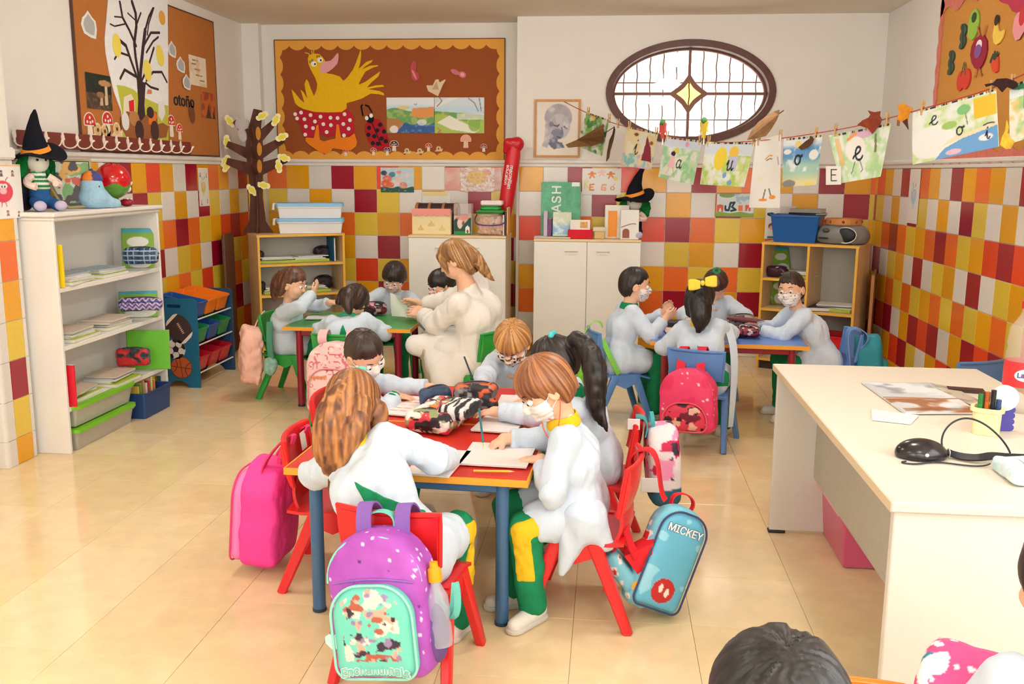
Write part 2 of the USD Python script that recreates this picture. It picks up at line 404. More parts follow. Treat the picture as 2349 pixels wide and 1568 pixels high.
# projecting tiled pier on the left, nearest the camera
pr_ = Thing('wall_pier', 'white tiled pier projecting from the left wall beside the white bookcase', 'wall', kind='structure')
PY0, PY1 = 4.47, 4.715
obj('core', bbox(XL, XP, PY0, PY1, 0, CEIL), plaster, pr_)
PK = 'WAOAYDYA'
for r in range(8):
    z1 = ZT - r * S; z0 = max(z1 - S, 0)
    obj('tile', tile_mesh((XP, PY0 + .075, z0), (0, 1, 0), (0, 0, 1), (1, 0, 0), .14, z1 - z0), TM[PK[r]][0], pr_, smooth=False)
    obj('edge_tile', tile_mesh((XP, PY1 - .03, z0), (0, 1, 0), (0, 0, 1), (1, 0, 0), .03, z1 - z0), TM['W'][0], pr_, smooth=False)
    a = np.linspace(0, PI / 2, 6); R_ = .024
    pts = [(XP + .006 - R_ + R_ * math.cos(t) , PY0 + .0 + R_ - R_ * math.sin(t) - .006) for t in a]
    out = [(XP + .006, PY0 + .073)] + pts + [(XP - .07, PY0 - .006), (XP - .07, PY0 + .02), (XP - .02, PY0 + .073)]
    obj('bullnose_tile', move(extrude(Polygon(out), z1 - z0 - .003), (0, 0, z0 + .001)), TM['W'][1], pr_, smooth=40)
    obj('tile', tile_mesh((XL, PY0, z0), (1, 0, 0), (0, 0, 1), (0, -1, 0), XP - .07 - XL, z1 - z0), TM['WADAYWDO'[r]][0], pr_, smooth=False)
obj('cap_moulding', bbox(XL, XP + .03, PY0 - .03, PY1 + .005, ZT, ZT + .064, .012), trim_m, pr_)

# ---- oval window
frame_m = M((88, 46, 34), 0.45, 0.4, var=.25, vscale=25, stretch=(1, 1, 1))
win = Thing('window_1', 'oval window with dark brown wooden frame and a diamond of yellow glass at its centre', 'window', (WX, D2, WZ), kind='structure')
XY = lambda m, y: frame(m, (0, y, 0), V(1, 0, 0), V(0, 0, 1), V(0, 1, 0))
obj('outer_frame', XY(extrude(ell_poly(WA, WB).difference(ell_poly(WA - .058, WB - .055)), .20), -.02), frame_m, win, smooth=40)
obj('sash', XY(extrude(ell_poly(WA - .045, WB - .043).difference(ell_poly(WA - .075, WB - .07)), .05), .13), M((120, 66, 46), .5), win, smooth=40)
bar_m = M((128, 74, 52), 0.5)
dm = 0.115; dmz = 0.115
star = lambda s: Polygon([(s * x, s * y) for x, y in [(0, 1), (.14, .78), (.34, .5), (.62, .26), (1, 0), (.62, -.26), (.34, -.5), (.14, -.78), (0, -1), (-.14, -.78), (-.34, -.5), (-.62, -.26), (-1, 0), (-.62, .26), (-.34, .5), (-.14, .78)]])
cross = unary_union([sbox(-.011, -WB + .06, .011, WB - .06), sbox(-WA + .06, -.011, WA - .06, .011), star(.17)]).difference(star(.105))
obj('glazing_bars', XY(extrude(cross, .03), .135), bar_m, win, smooth=40)
obj('yellow_pane', XY(extrude(star(.112), .006), .15), usdkit.material(stage, '/World/Looks/yellow_glass', {'t': ('transparent_bsdf', {'color': lin((250, 240, 175))})}, surface='t.BSDF'), win, smooth=False, label='yellow diamond pane')
for qx in (-1, 1):
    for qz in (-1, 1):
        q = ell_poly(WA - .06, WB - .055).intersection(sbox(*( (0.011, .011, 1, 1) if (qx, qz) == (1, 1) else (-1, .011, -.011, 1) if qz == 1 else (.011, -1, 1, -.011) if qx == 1 else (-1, -1, -.011, -.011)))).difference(star(.13))
        obj('pane', XY(extrude(q, .004), .15), glass_pane_mat(), win, smooth=False)
# twisted iron grille outside
gr_m = M((112, 62, 44), .6)
for k in range(-5, 6):
    x = k * .112 + .01
    if abs(x) > WA - .1: continue
    zz = WB * math.sqrt(1 - (x / WA) ** 2) - .05
    obj('grille_bar', tube([(x + .003 * math.cos(t * 40), .24 + .003 * math.sin(t * 40), t) for t in np.linspace(-zz, zz, 50)], .0055, 5), gr_m, win)
for z in (-.21, .10):
    xx = WA * math.sqrt(1 - (z / WB) ** 2) - .05
    obj('grille_bar', tube([(-xx, .24, z), (xx, .24, z)], .0055, 6), gr_m, win)
# what stands outside: a pale facade across the street
fac = Thing('neighbour_facade', 'pale pink facade across the street seen through the oval window', 'building', (1.6, 15, 0))
obj('wall', bbox(-7, 7, 0, .3, -3, 5.4), M((250, 232, 222), .8), fac)
obj('roof_edge', bbox(-7.2, 7.2, -.25, .3, 5.4, 5.6), M((238, 205, 190), .8), fac)
for x in (-2.2, .3):
    w_ = obj('window_shutter', bbox(x, x + 1.1, -.03, .02, .9, 2.2), M((236, 205, 190), .7), fac)
    for k in range(8): obj('slat', bbox(x + .05, x + 1.05, -.05, -.03, .98 + k * .15, 1.06 + k * .15), M((225, 188, 170), .7), w_)
# ceiling lamps: opal globes just under the ceiling
opal = usdkit.material(stage, '/World/Looks/opal_lamp', {'e': ('emission', {'color': (1, .98, .94), 'strength': 34.0})}, surface='e.emission')
for (x, y, w_) in ((.75, 6.2, 'rear right'), (-1.75, 6.2, 'rear left'), (.75, 3.4, 'middle right'), (-1.75, 3.4, 'middle left'), (.75, .4, 'front right'), (-1.75, .4, 'front left')):
    lamp = Thing('ceiling_lamp', 'round opal ceiling lamp above the picture at the %s of the ceiling' % w_, 'lamp', (x, y, CEIL), group='round ceiling lamps above the picture')
    obj('base', cyl(.09, .04, 24, (0, 0, -.04)), trim_m, lamp)
    obj('globe', sph((0, 0, -.10), (.17, .17, .075), 3), opal, lamp, smooth=True)
# ================================================================ furniture
RED, GRN, BLU = (226, 34, 38), (40, 158, 62), (92, 138, 200)
amber_edge = M((236, 160, 48), 0.45, 0.4)
def table(label, cx, cy, rz, w, d, top_c, leg_c, group=None):
    t = Thing('school_table', label, 'table', (cx, cy, 0), rz)
    H = .55
    obj('tabletop', rbox(0, 0, H - .0045, w - .012, d - .012, .009, .003), M(top_c, 0.35, 0.45, var=.04, vscale=60), t)
    band = sbox(-w / 2, -d / 2, w / 2, d / 2).buffer(0).difference(sbox(-w / 2 + .006, -d / 2 + .006, w / 2 - .006, d / 2 - .006))
    obj('edge_band', move(extrude(band, .024), (0, 0, H - .024)), amber_edge, t, label='amber wooden edge band')
    obj('core_board', rbox(0, 0, H - .0165, w - .0125, d - .0125, .0145, .001), amber_edge, t)
    lm = M(leg_c, 0.32, 0.5, var=.06, vscale=40); x0, y0 = w / 2 - .095, d / 2 - .055
    for sx in (-1, 1):
        for sy in (-1, 1):
            l = obj('leg', cyl(.0235, H - .03, 20, (sx * x0, sy * y0, .004)), lm, t)
            obj('foot_cap', cyl(.025, .012, 20, (sx * x0, sy * y0, 0)), M((40, 60, 80), .5), l)
    for sy in (-1, 1): obj('apron_rail', rbox(0, sy * y0, H - .045, 2 * x0, .028, .036, .004), lm, t)
    for sx in (-1, 1): obj('apron_rail', rbox(sx * x0, 0, H - .045, .028, 2 * y0, .036, .004), lm, t)
    return t
table('red-topped school table with blue legs nearest the camera', -.662, 3.345, math.radians(-2.5), .86, .67, (214, 46, 34), (62, 104, 146))
table('red-topped school table with dark red legs joined on behind the near red one', -.640, 4.02, math.radians(-2.0), .86, .67, (214, 46, 34), (120, 24, 40))
table('green-topped school table with dark red legs at the left rear', -1.705, 6.27, math.radians(.5), .86, .68, (64, 160, 78), (150, 22, 46))
table('blue-topped school table with dark red legs in front of the chequered wall', .765, 6.02, math.radians(-3), .95, .66, (96, 138, 214), (150, 34, 44))

def build_chair(label, col, loc, rz, group):
    """one-piece style moulded school chair; sitter faces +y"""
    t = Thing('school_chair', label, 'chair', loc, rz, group)
    m = M(col, 0.3, 0.5, var=.03, vscale=30)
    # seat: dished shell with rolled front edge
    n = 13; U = np.linspace(-1, 1, n); sv = []
    for zoff in (0, -.012):
        for a in U:
            for b in U:
                x = a * .165 * (1 - .06 * (b > .6)); y = b * .165 + .005
                z = .312 - .010 * (1 - a * a) * (1 - b * b) - .018 * max(b - .6, 0) / .4 + .008 * max(-b - .7, 0) / .3
                sv.append((x, y, z + zoff))
    sf = []
    q = lambda k, i, j: k * n * n + i * n + j
    for i in range(n - 1):
        for j in range(n - 1):
            sf += [(q(0, i, j), q(0, i + 1, j), q(0, i + 1, j + 1), q(0, i, j + 1)), (q(1, i, j), q(1, i, j + 1), q(1, i + 1, j + 1), q(1, i + 1, j))]
    for i in range(n - 1):
        sf += [(q(0, i, 0), q(1, i, 0), q(1, i + 1, 0), q(0, i + 1, 0)), (q(0, i, n - 1), q(0, i + 1, n - 1), q(1, i + 1, n - 1), q(1, i, n - 1)), (q(0, 0, i), q(0, 0, i + 1), q(1, 0, i + 1), q(1, 0, i)), (q(0, n - 1, i), q(1, n - 1, i), q(1, n - 1, i + 1), q(0, n - 1, i + 1))]
    obj('seat', (np.array(sv), np.array(sf)), m, t, smooth=50)
    # backrest: curved panel with a rolled lip all round
    bv = []; nb, nz = 15, 9
    for off in (0, .011):
        for zz in np.linspace(0, 1, nz):
            for a in np.linspace(-1, 1, nb):
                z = .405 + .175 * zz; x = a * (.150 + .012 * zz); y = -.165 - .028 * zz + .03 * a * a - .012 * math.sin(zz * PI)
                edge = max(abs(a) - .93, 0) / .07
                bv.append((x, y + off + .012 * edge * (0 if off else 1) * -1, z))
    bf = []; qb = lambda k, i, j: k * nb * nz + i * nb + j
    for i in range(nz - 1):
        for j in range(nb - 1): bf += [(qb(0, i, j), qb(0, i + 1, j), qb(0, i + 1, j + 1), qb(0, i, j + 1))[::-1], (qb(1, i, j), qb(1, i, j + 1), qb(1, i + 1, j + 1), qb(1, i + 1, j))[::-1]]
    for i in range(nz - 1): bf += [(qb(0, i, 0), qb(1, i, 0), qb(1, i + 1, 0), qb(0, i + 1, 0)), (qb(0, i, nb - 1), qb(0, i + 1, nb - 1), qb(1, i + 1, nb - 1), qb(1, i, nb - 1))]
    for j in range(nb - 1): bf += [(qb(0, 0, j), qb(0, 0, j + 1), qb(1, 0, j + 1), qb(1, 0, j)), (qb(0, nz - 1, j), qb(1, nz - 1, j), qb(1, nz - 1, j + 1), qb(0, nz - 1, j + 1))]
    bm = trimesh.Trimesh(np.array(bv), arr((np.array(bv), np.array(bf)))[1], process=False); bm.fix_normals()
    bk = obj('backrest', bm, m, t, smooth=40)
    rim = [(a * .162, -.193 + .03 * a * a - .001, .580) for a in np.linspace(-1, 1, 13)]
    left = [(-(.150 + .012 * z), -.165 - .028 * z + .03, .405 + .175 * z) for z in np.linspace(0, 1, 6)]
    right = [(-x, y, z) for x, y, z in left][::-1]
    obj('rolled_rim', tube(left + rim[1:-1] + right, .009, 8), m, bk)
    # narrower stem joining back to seat
    st = []
    for off in (0, .012):
        for zz in np.linspace(0, 1, 6):
            for a in np.linspace(-1, 1, 7): st.append((a * (.125 - .01 * zz), -.150 - .016 * zz + off + .02 * a * a - .02 * math.sin(zz * PI) * 0.6, .302 + .115 * zz))
    f = []; qs = lambda k, i, j: k * 42 + i * 7 + j
    for i in range(5):
        for j in range(6): f += [(qs(0, i, j), qs(0, i, j + 1), qs(0, i + 1, j + 1), qs(0, i + 1, j)), (qs(1, i, j), qs(1, i + 1, j), qs(1, i + 1, j + 1), qs(1, i, j + 1))]
    for i in range(5): f += [(qs(0, i, 0), qs(0, i + 1, 0), qs(1, i + 1, 0), qs(1, i, 0)), (qs(0, i, 6), qs(1, i, 6), qs(1, i + 1, 6), qs(0, i + 1, 6))]
    sm_ = trimesh.Trimesh(np.array(st), arr((np.array(st), np.array(f)))[1], process=False); sm_.fix_normals()
    obj('back_stem', sm_, m, t, smooth=40)
    for sx in (-1, 1):
        for (ya, yb) in ((-.055, -.185), (.075, .180)):
            A, B = V(sx * .150, ya, .305), V(sx * .186, yb, .0)
            d = unit(B - A); w = unit(np.cross(d, V(1, 0, 0)) * (1 if ya < 0 else 1)); s_ = np.cross(w, d)
            pts = []
            for P, ww, tt in ((A, .024, .018), (B, .017, .015)):
                for i in (-1, 1):
                    for j in (-1, 1):
                        for e in (.7, 1.0):
                            pts.append(P + w * ww * i * (1 if e == 1 else 1) * e + s_ * tt * j * (1.7 - e))
            hull = m3.Manifold.hull_points(np.array(pts))
            hull = hull.trim_by_plane((0, 0, 1), 0.0)
            obj('leg', hull, m, t, smooth=40)
        obj('side_gusset', extrude_x(Polygon([(-.085, .315), (.105, .315), (.085, .26), (.01, .225), (-.07, .26)]), sx * .150, .024), m, t)
    return t
def extrude_x(poly, x, th): return frame(extrude(poly, th), (x - th / 2, 0, 0), V(0, 1, 0), V(0, 0, 1), V(1, 0, 0))
ang = lambda deg: math.radians(deg - 90)      # facing direction in degrees -> rotation of a thing that faces +y
chR = build_chair('red moulded chair nearest the camera with a purple backpack hung on it', RED, (-.605, 2.755, 0), ang(81), 'red chairs')
CH = {}
CH['boyR'] = chR.copy('red moulded chair under the boy writing, blue patterned backpack beside it', (-.055, 3.235, 0), ang(172))
CH['pony'] = chR.copy('red moulded chair under the girl with the black ponytail', (-.03, 3.80, 0), ang(178))
CH['empty'] = chR.copy('empty red moulded chair with a white name sticker, bright pink backpack behind it', (-1.02, 3.40, 0), ang(3))
CH['boyL'] = chR.copy('red moulded chair under the cropped haired boy leaning over the table', (-1.10, 4.02, 0), ang(-3))
CH['blond'] = chR.copy('red moulded chair at the far end of the red tables under the blond child', (-.46, 4.66, 0), ang(-92))
chG = build_chair('green moulded chair in front of the green table with a pink printed backpack', GRN, (-1.63, 5.665, 0), ang(88), 'green chairs')
chG.copy('green moulded chair at the left end of the green table beside the pale peach bag', (-2.20, 6.30, 0), ang(-4))
chG.copy('green moulded chair behind the green table under the curly haired child', (-1.63, 6.93, 0), ang(-84))
chG.copy('green moulded chair at the right end of the green table behind the teacher', (-1.03, 6.50, 0), ang(190))
chG.copy('green moulded chair the teacher in white sits on', (-.86, 5.84, 0), ang(160))
chB = build_chair('blue moulded chair in front of the blue table with a hot pink backpack', BLU, (.568, 5.447, 0), ang(71), 'blue chairs')
chB.copy('blue moulded chair at the left of the blue table with a lime green backpack', (.085, 5.96, 0), ang(14))
chB.copy('blue moulded chair behind the blue table under the girl with the green scrunchie', (.74, 6.70, 0), ang(-90))
chB.copy('blue moulded chair at the right end of the blue table with a teal backpack', (1.42, 6.10, 0), ang(184))
chB.copy('blue moulded chair by the right wall beyond the teacher desk', (1.96, 5.33, 0), ang(115))

# ---- white bookcase against the left wall
white_l = M((238, 235, 230), 0.45, 0.4, var=.015, vscale=8)
BX0, BX1, BY0, BY1 = XL + .012, -2.957, 4.752, 5.95
bw = Thing('white_bookcase', 'tall white bookcase with four open shelves against the left wall', 'bookcase', ((BX0 + BX1) / 2, (BY0 + BY1) / 2, 0))
def bpart(n, m, mat=white_l, label=None): return obj(n, m, mat, bw, world=True, label=label)
bpart('side_panel', bbox(BX0, BX1, BY0, BY0 + .022, 0, 1.315)); bpart('side_panel', bbox(BX0, BX1, BY1 - .022, BY1, .19, 1.315))
bpart('leg', bbox(BX1 - .045, BX1, BY1 - .022, BY1, 0, .19)); bpart('leg', bbox(BX0, BX0 + .045, BY1 - .022, BY1, 0, .19))
bpart('top_board', bbox(BX0, BX1 + .025, BY0 - .022, BY1 + .022, 1.315, 1.340, .006)); bpart('cornice', bbox(BX0, BX1 + .010, BY0 - .008, BY1 + .008, 1.292, 1.316, .008))
bpart('back_panel', bbox(BX0, BX0 + .008, BY0 + .022, BY1 - .022, .24, 1.30))
SHW = [.262, .608, .930]
for z in SHW: bpart('shelf', bbox(BX0 + .008, BX1 - .003, BY0 + .02, BY1 - .02, z - .026, z))
# small portrait stickers on the back panel
for (y, z) in ((5.10, 1.165), (5.16, .845), (5.18, .535)):
    bpart('portrait_sticker', frame(extrude(unary_union([Point(0, .022).buffer(.009), sbox(-.006, .0, .006, .016), Polygon([(-.013, -.012), (.013, -.012), (.009, .006), (-.009, .006)])]), .001), (BX0 + .0095, y, z), V(0, 1, 0), V(0, 0, 1), V(1, 0, 0)), M((70, 60, 60), .7), label='tiny dark portrait sticker')

# ---- toy rack with sport balls painted on its end
tk = Thing('toy_rack', 'teal blue wooden toy rack with balls painted on its end panel', 'toy rack', (-3.10, 6.70, 0))
teal = M((26, 104, 142), 0.5, 0.35, var=.05, vscale=30); navy = M((34, 74, 112), 0.5)
TX0, TX1, TY0, TY1 = -3.262, -2.94, 6.40, 7.06
def endp(y, name, m):
    prof = sbox(TX0 + .03, .0, TX1 - .03, .655).union(sbox(TX0, 0, TX1, .62)).union(Point(TX0 + .035, .62).buffer(.035)).union(Point(TX1 - .035, .62).buffer(.035)).difference(Point((TX0 + TX1) / 2, -.04).buffer(.09)).difference(LineString([(-3.15, .60), (-3.07, .60)]).buffer(.012))
    return obj(name, frame(extrude(prof, .018), (0, y, 0), V(1, 0, 0), V(0, 0, 1), V(0, 1, 0)), m, tk, world=True)
e1 = endp(TY0, 'end_panel', teal); endp(TY1 - .018, 'end_panel', navy)
def decal(name, poly, y, m, parent, th=.0015): return obj(name, frame(extrude(poly, th), (0, y - th, 0), V(1, 0, 0), V(0, 0, 1), V(0, 1, 0)), m, parent, world=True)
fb = affinity.rotate(Point(0, 0).buffer(.1, 32).intersection(affinity.translate(Point(0, 0).buffer(.13), .045, 0)).intersection(affinity.translate(Point(0, 0).buffer(.13), -.045, 0)), 42)
fb = affinity.translate(affinity.scale(fb, 1.02, 1.12), -3.075, .435)
fo = decal('football', fb, TY0, M((62, 48, 48), .6), e1)
for dx, dz in ((-.057, .073), (.057, -.073)):
    obj('stripe', frame(extrude(fb.intersection(affinity.translate(affinity.rotate(sbox(-.1, -.011, .1, .011), 45), -3.075 + dx, .435 + dz)), .001), (0, TY0 - .0028, 0), V(1, 0, 0), V(0, 0, 1), V(0, 1, 0)), M((232, 228, 222), .6), e1, world=True)
lace = unary_union([LineString([(-3.085, .475), (-3.045, .405)]).buffer(.002)] + [LineString([(-3.085 + .04 * t - .008, .475 - .07 * t - .004), (-3.085 + .04 * t + .008, .475 - .07 * t + .004)]).buffer(.002) for t in np.linspace(0, 1, 7)])
obj('lacing', frame(extrude(lace, .001), (0, TY0 - .0028, 0), V(1, 0, 0), V(0, 0, 1), V(0, 1, 0)), M((225, 200, 180), .6), e1, world=True)
decal('soccer_ball', Point(-3.11, .285).buffer(.073, 32), TY0, M((228, 226, 222), .6), e1)
pent = lambda x, z, r, a: Polygon([(x + r * math.cos(a + k * 2 * PI / 5), z + r * math.sin(a + k * 2 * PI / 5)) for k in range(5)])
blk = unary_union([pent(-3.11, .285, .026, PI / 2)] + [pent(-3.11 + .068 * math.cos(PI / 2 + k * 2 * PI / 5 + PI / 5 * 0), .285 + .068 * math.sin(PI / 2 + k * 2 * PI / 5), .024, -PI / 2 + k * 2 * PI / 5) for k in range(5)] + [LineString([(-3.11 + .026 * math.cos(PI / 2 + k * 2 * PI / 5), .285 + .026 * math.sin(PI / 2 + k * 2 * PI / 5)), (-3.11 + .05 * math.cos(PI / 2 + k * 2 * PI / 5), .285 + .05 * math.sin(PI / 2 + k * 2 * PI / 5))]).buffer(.0015) for k in range(5)]).intersection(Point(-3.11, .285).buffer(.073, 32))
obj('soccer_patch', frame(extrude(blk, .001), (0, TY0 - .0028, 0), V(1, 0, 0), V(0, 0, 1), V(0, 1, 0)), M((24, 26, 34), .6), e1, world=True)
decal('basketball', Point(-3.075, .15).buffer(.08, 32), TY0, M((188, 88, 40), .6), e1)
bl = unary_union([LineString([(-3.155, .16), (-3.0, .14)]).buffer(.002), LineString([(-3.085, .23), (-3.068, .07)]).buffer(.002), Point(-3.165, .17).buffer(.06, 24).boundary.buffer(.002), Point(-2.985, .13).buffer(.06, 24).boundary.buffer(.002), Point(-3.075, .15).buffer(.08, 32).boundary.buffer(.002)]).intersection(Point(-3.075, .15).buffer(.08, 32))
obj('ball_seam', frame(extrude(bl, .001), (0, TY0 - .0028, 0), V(1, 0, 0), V(0, 0, 1), V(0, 1, 0)), M((70, 40, 40), .6), e1, world=True)
for zf, zb in ((.50, .56), (.31, .37), (.105, .165)):
    obj('shelf_rail', tube([(TX1 - .012, TY0 + .018, zf), (TX1 - .012, TY1 - .018, zf)], .006, 8), M((235, 232, 228), .4), tk, world=True)
    obj('shelf_rail', tube([(TX0 + .03, TY0 + .018, zb), (TX0 + .03, TY1 - .018, zb)], .006, 8), M((235, 232, 228), .4), tk, world=True)
def bin_mesh(w, d, h, t=.004, flare=.012):
    def loop(g, z, r=.02):
        r = max(r + g, .004); X, Y = w / 2 + g - r, d / 2 + g - r; out = []
        for cx, cy, a0 in ((X, Y, 0), (-X, Y, 90), (-X, -Y, 180), (X, -Y, 270)): out += [(cx + r * math.cos(math.radians(a0 + q)), cy + r * math.sin(math.radians(a0 + q)), z) for q in (0, 22, 45, 68, 90)]
        return out
    rings = [loop(-flare, 0), loop(0, h - .012), loop(.008, h - .012), loop(.008, h), loop(-t, h), loop(-flare - t, t)]
    k = min(len(r) for r in rings); rings = [r[:k] for r in rings]
    v = np.array([p for r in rings for p in r]); f = []
    for i in range(len(rings) - 1):
        for j in range(k): f.append((i * k + j, i * k + (j + 1) % k, (i + 1) * k + (j + 1) % k, (i + 1) * k + j))
    f = [t_ for A in f for t_ in ((A[0], A[1], A[2]), (A[0], A[2], A[3]))]
    c0, c1 = len(v), len(v) + 1; v = np.vstack([v, [0, 0, 0], [0, 0, t]]); L = (len(rings) - 1) * k
    for j in range(k): f += [(c0, (j + 1) % k, j), (c1, L + j, L + (j + 1) % k)]
    return v, np.array(f)
BINC = {'orange': (244, 128, 22), 'blue': (36, 88, 164), 'green': (32, 148, 84), 'red': (204, 24, 44)}
def tilt_bin(color, label, y, w, zf, zb, group):
    b = Thing('storage_bin', label, 'storage bin', (-3.10, y, 0), 0, group)
    ang_ = math.atan2(zb - zf, .29); v, f = bin_mesh(.285, w, .115)
    # tilt about y so that the front (towards +x) is lower
    x, z = v[:, 0], v[:, 2]; v = np.stack([x * math.cos(ang_) + z * math.sin(ang_), v[:, 1], (zf + zb) / 2 + .008 - x * math.sin(ang_) + z * math.cos(ang_)], 1)
    obj('tub', (v, f), M(BINC[color], .35, .5), b, smooth=40)
    return b
tilt_bin('blue', 'blue tub on the top row of the toy rack, nearest its painted end', 6.515, .165, .50, .56, 'tubs in the toy rack')
tilt_bin('orange', 'orange tub in the middle of the top row of the toy rack', 6.70, .175, .50, .56, 'tubs in the toy rack')
tilt_bin('orange', 'orange tub at the far end of the top row of the toy rack', 6.905, .185, .50, .56, 'tubs in the toy rack')
tilt_bin('green', 'green tub on the middle row of the toy rack, nearest its painted end', 6.515, .165, .31, .37, 'tubs in the toy rack')
tilt_bin('blue', 'blue tub between two green ones on the middle row of the toy rack', 6.71, .175, .31, .37, 'tubs in the toy rack')
tilt_bin('green', 'green tub at the far end of the middle row of the toy rack', 6.91, .185, .31, .37, 'tubs in the toy rack')
tilt_bin('red', 'red tub on the bottom row of the toy rack, nearest its painted end', 6.515, .165, .105, .165, 'tubs in the toy rack')
tilt_bin('red', 'red tub in the middle of the bottom row of the toy rack', 6.71, .175, .105, .165, 'tubs in the toy rack')
tilt_bin('red', 'red tub at the far end of the bottom row of the toy rack', 6.91, .185, .105, .165, 'tubs in the toy rack')

# ---- pale wood bookcases standing across the rear corners
beech = M((226, 196, 150), 0.45, 0.4, var=.10, vscale=22, stretch=(1, 1, .15)); beech_edge = M((240, 184, 70), 0.4, 0.45)
inner_g = M((198, 196, 188), 0.6, 0.3)
def wood_case(label, corner, ang_, w, d, h, shelves, div=None, rshelves=(), flip=1, side_board=None):
    """corner: front corner on the seen side; local x runs along the front, local y to the back"""
    t = Thing('wooden_bookcase', label, 'bookcase', (corner[0], corner[1], 0), ang_)
    T = .019
    def P(n, x0, x1, y0, y1, z0, z1, m=beech): return obj(n, bbox(min(x0, x1), max(x0, x1), y0, y1, z0, z1, .0015), m, t)
    def edge(n, x0, x1, z0, z1): obj('edge_strip', bbox(min(x0, x1), max(x0, x1), -.002, .0, z0, z1, .0005), beech_edge, t, label='amber edge strip')
    f = flip
    P('side_panel', 0, f * T, 0, d, 0, h); edge('e', 0, f * T, 0, h)
    P('side_panel', f * (w - T), f * w, 0, d, 0, h); edge('e', f * (w - T), f * w, 0, h)
    P('top_board', f * -.004, f * (w + .004), 0, d, h, h + T); edge('e', 0, f * w, h, h + T)
    P('back_panel', f * T, f * (w - T), d - .008, d, .06, h, inner_g)
    P('bottom_board', f * T, f * (w - T), 0, d - .01, .07, .07 + T); edge('e', f * T, f * (w - T), .07, .07 + T)
    P('plinth', f * T, f * (w - T), .03, .05, 0, .07, M((60, 44, 40), .6))
    xl = div if div else w
    for z in shelves: P('shelf', f * T, f * (xl - T / 2), .002, d - .01, z - T, z); edge('e', f * T, f * (xl - T / 2), z - T, z)
    if div:
        P('divider', f * (div - T / 2), f * (div + T / 2), 0, d - .01, .09, h); edge('e', f * (div - T / 2), f * (div + T / 2), .09, h)
        for z in rshelves: P('shelf', f * (div + T / 2), f * (w - T), .002, d - .01, z - T, z); edge('e', f * (div + T / 2), f * (w - T), z - T, z)
    return t
caseL = wood_case('pale wood bookcase with amber edges standing across the left rear corner', (-2.885, 7.495), math.atan2(.405, .62), .745, .36, 1.022, [.795, .535])
# right one: front runs from the near right corner to the far left corner; local x to the left
angR = math.atan2(-.330, .665)
caseR = wood_case('pale wood bookcase with amber edges and a divider at the right rear', (1.90, 7.352), angR, .745, .43, 1.012, [.50], div=.375, rshelves=[.745, .50], flip=-1)
def caseL_at(x, y, z): c, s = math.cos(math.atan2(.405, .62)), math.sin(math.atan2(.405, .62)); return V(-2.885 + x * c - y * s, 7.495 + x * s + y * c, z)
def caseR_at(x, y, z): c, s = math.cos(angR), math.sin(angR); return V(1.90 + x * c - y * s, 7.352 + x * s + y * c, z)
# loose boards leaning in the gaps beside them
tag(obj('wooden_board', move(rotz(rbox(0, 0, .40, .025, .5, .80, .003), -.3), (2.13, 7.72, 0)), M((176, 124, 76), .6, var=.1, vscale=20)) and stage.GetPrimAtPath('/World/wooden_board'), 'brown wooden board leaning between the right bookcase and the wall', 'board')
tag(obj('wooden_board', move(rotz(rbox(0, 0, .52, .018, .30, 1.04, .003), math.radians(8)), (-3.235, 7.74, 0)), M((112, 74, 54), .6, var=.1, vscale=20)) and stage.GetPrimAtPath('/World/wooden_board_001'), 'dark brown board standing behind the left bookcase', 'board')

# ---- two white cupboards
wc_m = M((237, 234, 227), 0.4, 0.4, var=.012, vscale=6)
def cupboard(label, x0, x1, y0, y1, h):
    t = Thing('white_cupboard', label, 'cupboard', ((x0 + x1) / 2, (y0 + y1) / 2, 0))
    P = lambda n, a, m=wc_m, par=t, **k: obj(n, bbox(*a), m, par, world=True, **k)
    P('carcass', (x0, x1, y0 + .02, y1, .05, h - .02), M((222, 206, 176), .5)); P('plinth', (x0 + .01, x1 - .01, y0 + .04, y1, 0, .05), M((60, 56, 54), .6))
    P('top_board', (x0 - .003, x1 + .003, y0 - .002, y1, h - .02, h), M((232, 205, 158), .45))
    mid = (x0 + x1) / 2
    for i, (a, b) in enumerate(((x0, mid - .0015), (mid + .0015, x1))):
        d = P('door', (a, b, y0, y0 + .019, .052, h - .022))
        hx = mid - .13 if i == 0 else mid + .13
        obj('handle', tube([(hx - .05, y0 - .004, h - .10), (hx - .05, y0 - .022, h - .10), (hx + .05, y0 - .022, h - .10), (hx + .05, y0 - .004, h - .10)], .004, 8), M((200, 198, 192), .3, metal=.6), d, world=True)
    return t
cupboard('white two-door cupboard behind the teacher, under the big red pencil', -1.645, -.835, 7.645, 8.10, 1.05)
cupboard('white two-door cupboard left of the blue table', -.605, .268, 7.70, 8.10, 1.03)

# ---- teacher's desk
dk = Thing('teacher_desk', 'large pale grey teacher desk at the right', 'desk', (1.18, 3.28, 0))
lam = M((232, 222, 206), 0.4, 0.4, var=.02, vscale=150); lam2 = M((226, 222, 214), .45, .4, var=.015, vscale=40); grey = M((190, 186, 170), .6, .3, var=.06, vscale=60)
def dp(n, m, mat, label=None): return obj(n, m, mat, dk, world=True, label=label)
DX0, DX1, DY0, DY1 = .745, 1.612, 2.385, 4.17
dp('desktop', bbox(DX0, DX1, DY0, DY1, .712, .74, .003), lam)
dp('end_panel', bbox(DX0 + .0, DX1 - .01, DY1 - .135, DY1 - .105, .012, .712), lam2); dp('end_panel', bbox(DX0 + .015, DX1 - .01, DY0 + .02, DY0 + .05, .012, .708), lam2)
dp('foot_rail', bbox(DX0 - .004, DX0 + .07, DY1 - .138, DY1 - .102, 0, .014), M((40, 44, 56), .5)); dp('foot_rail', bbox(DX0 + .01, DX0 + .08, DY0 + .017, DY0 + .053, 0, .014), M((40, 44, 56), .5))
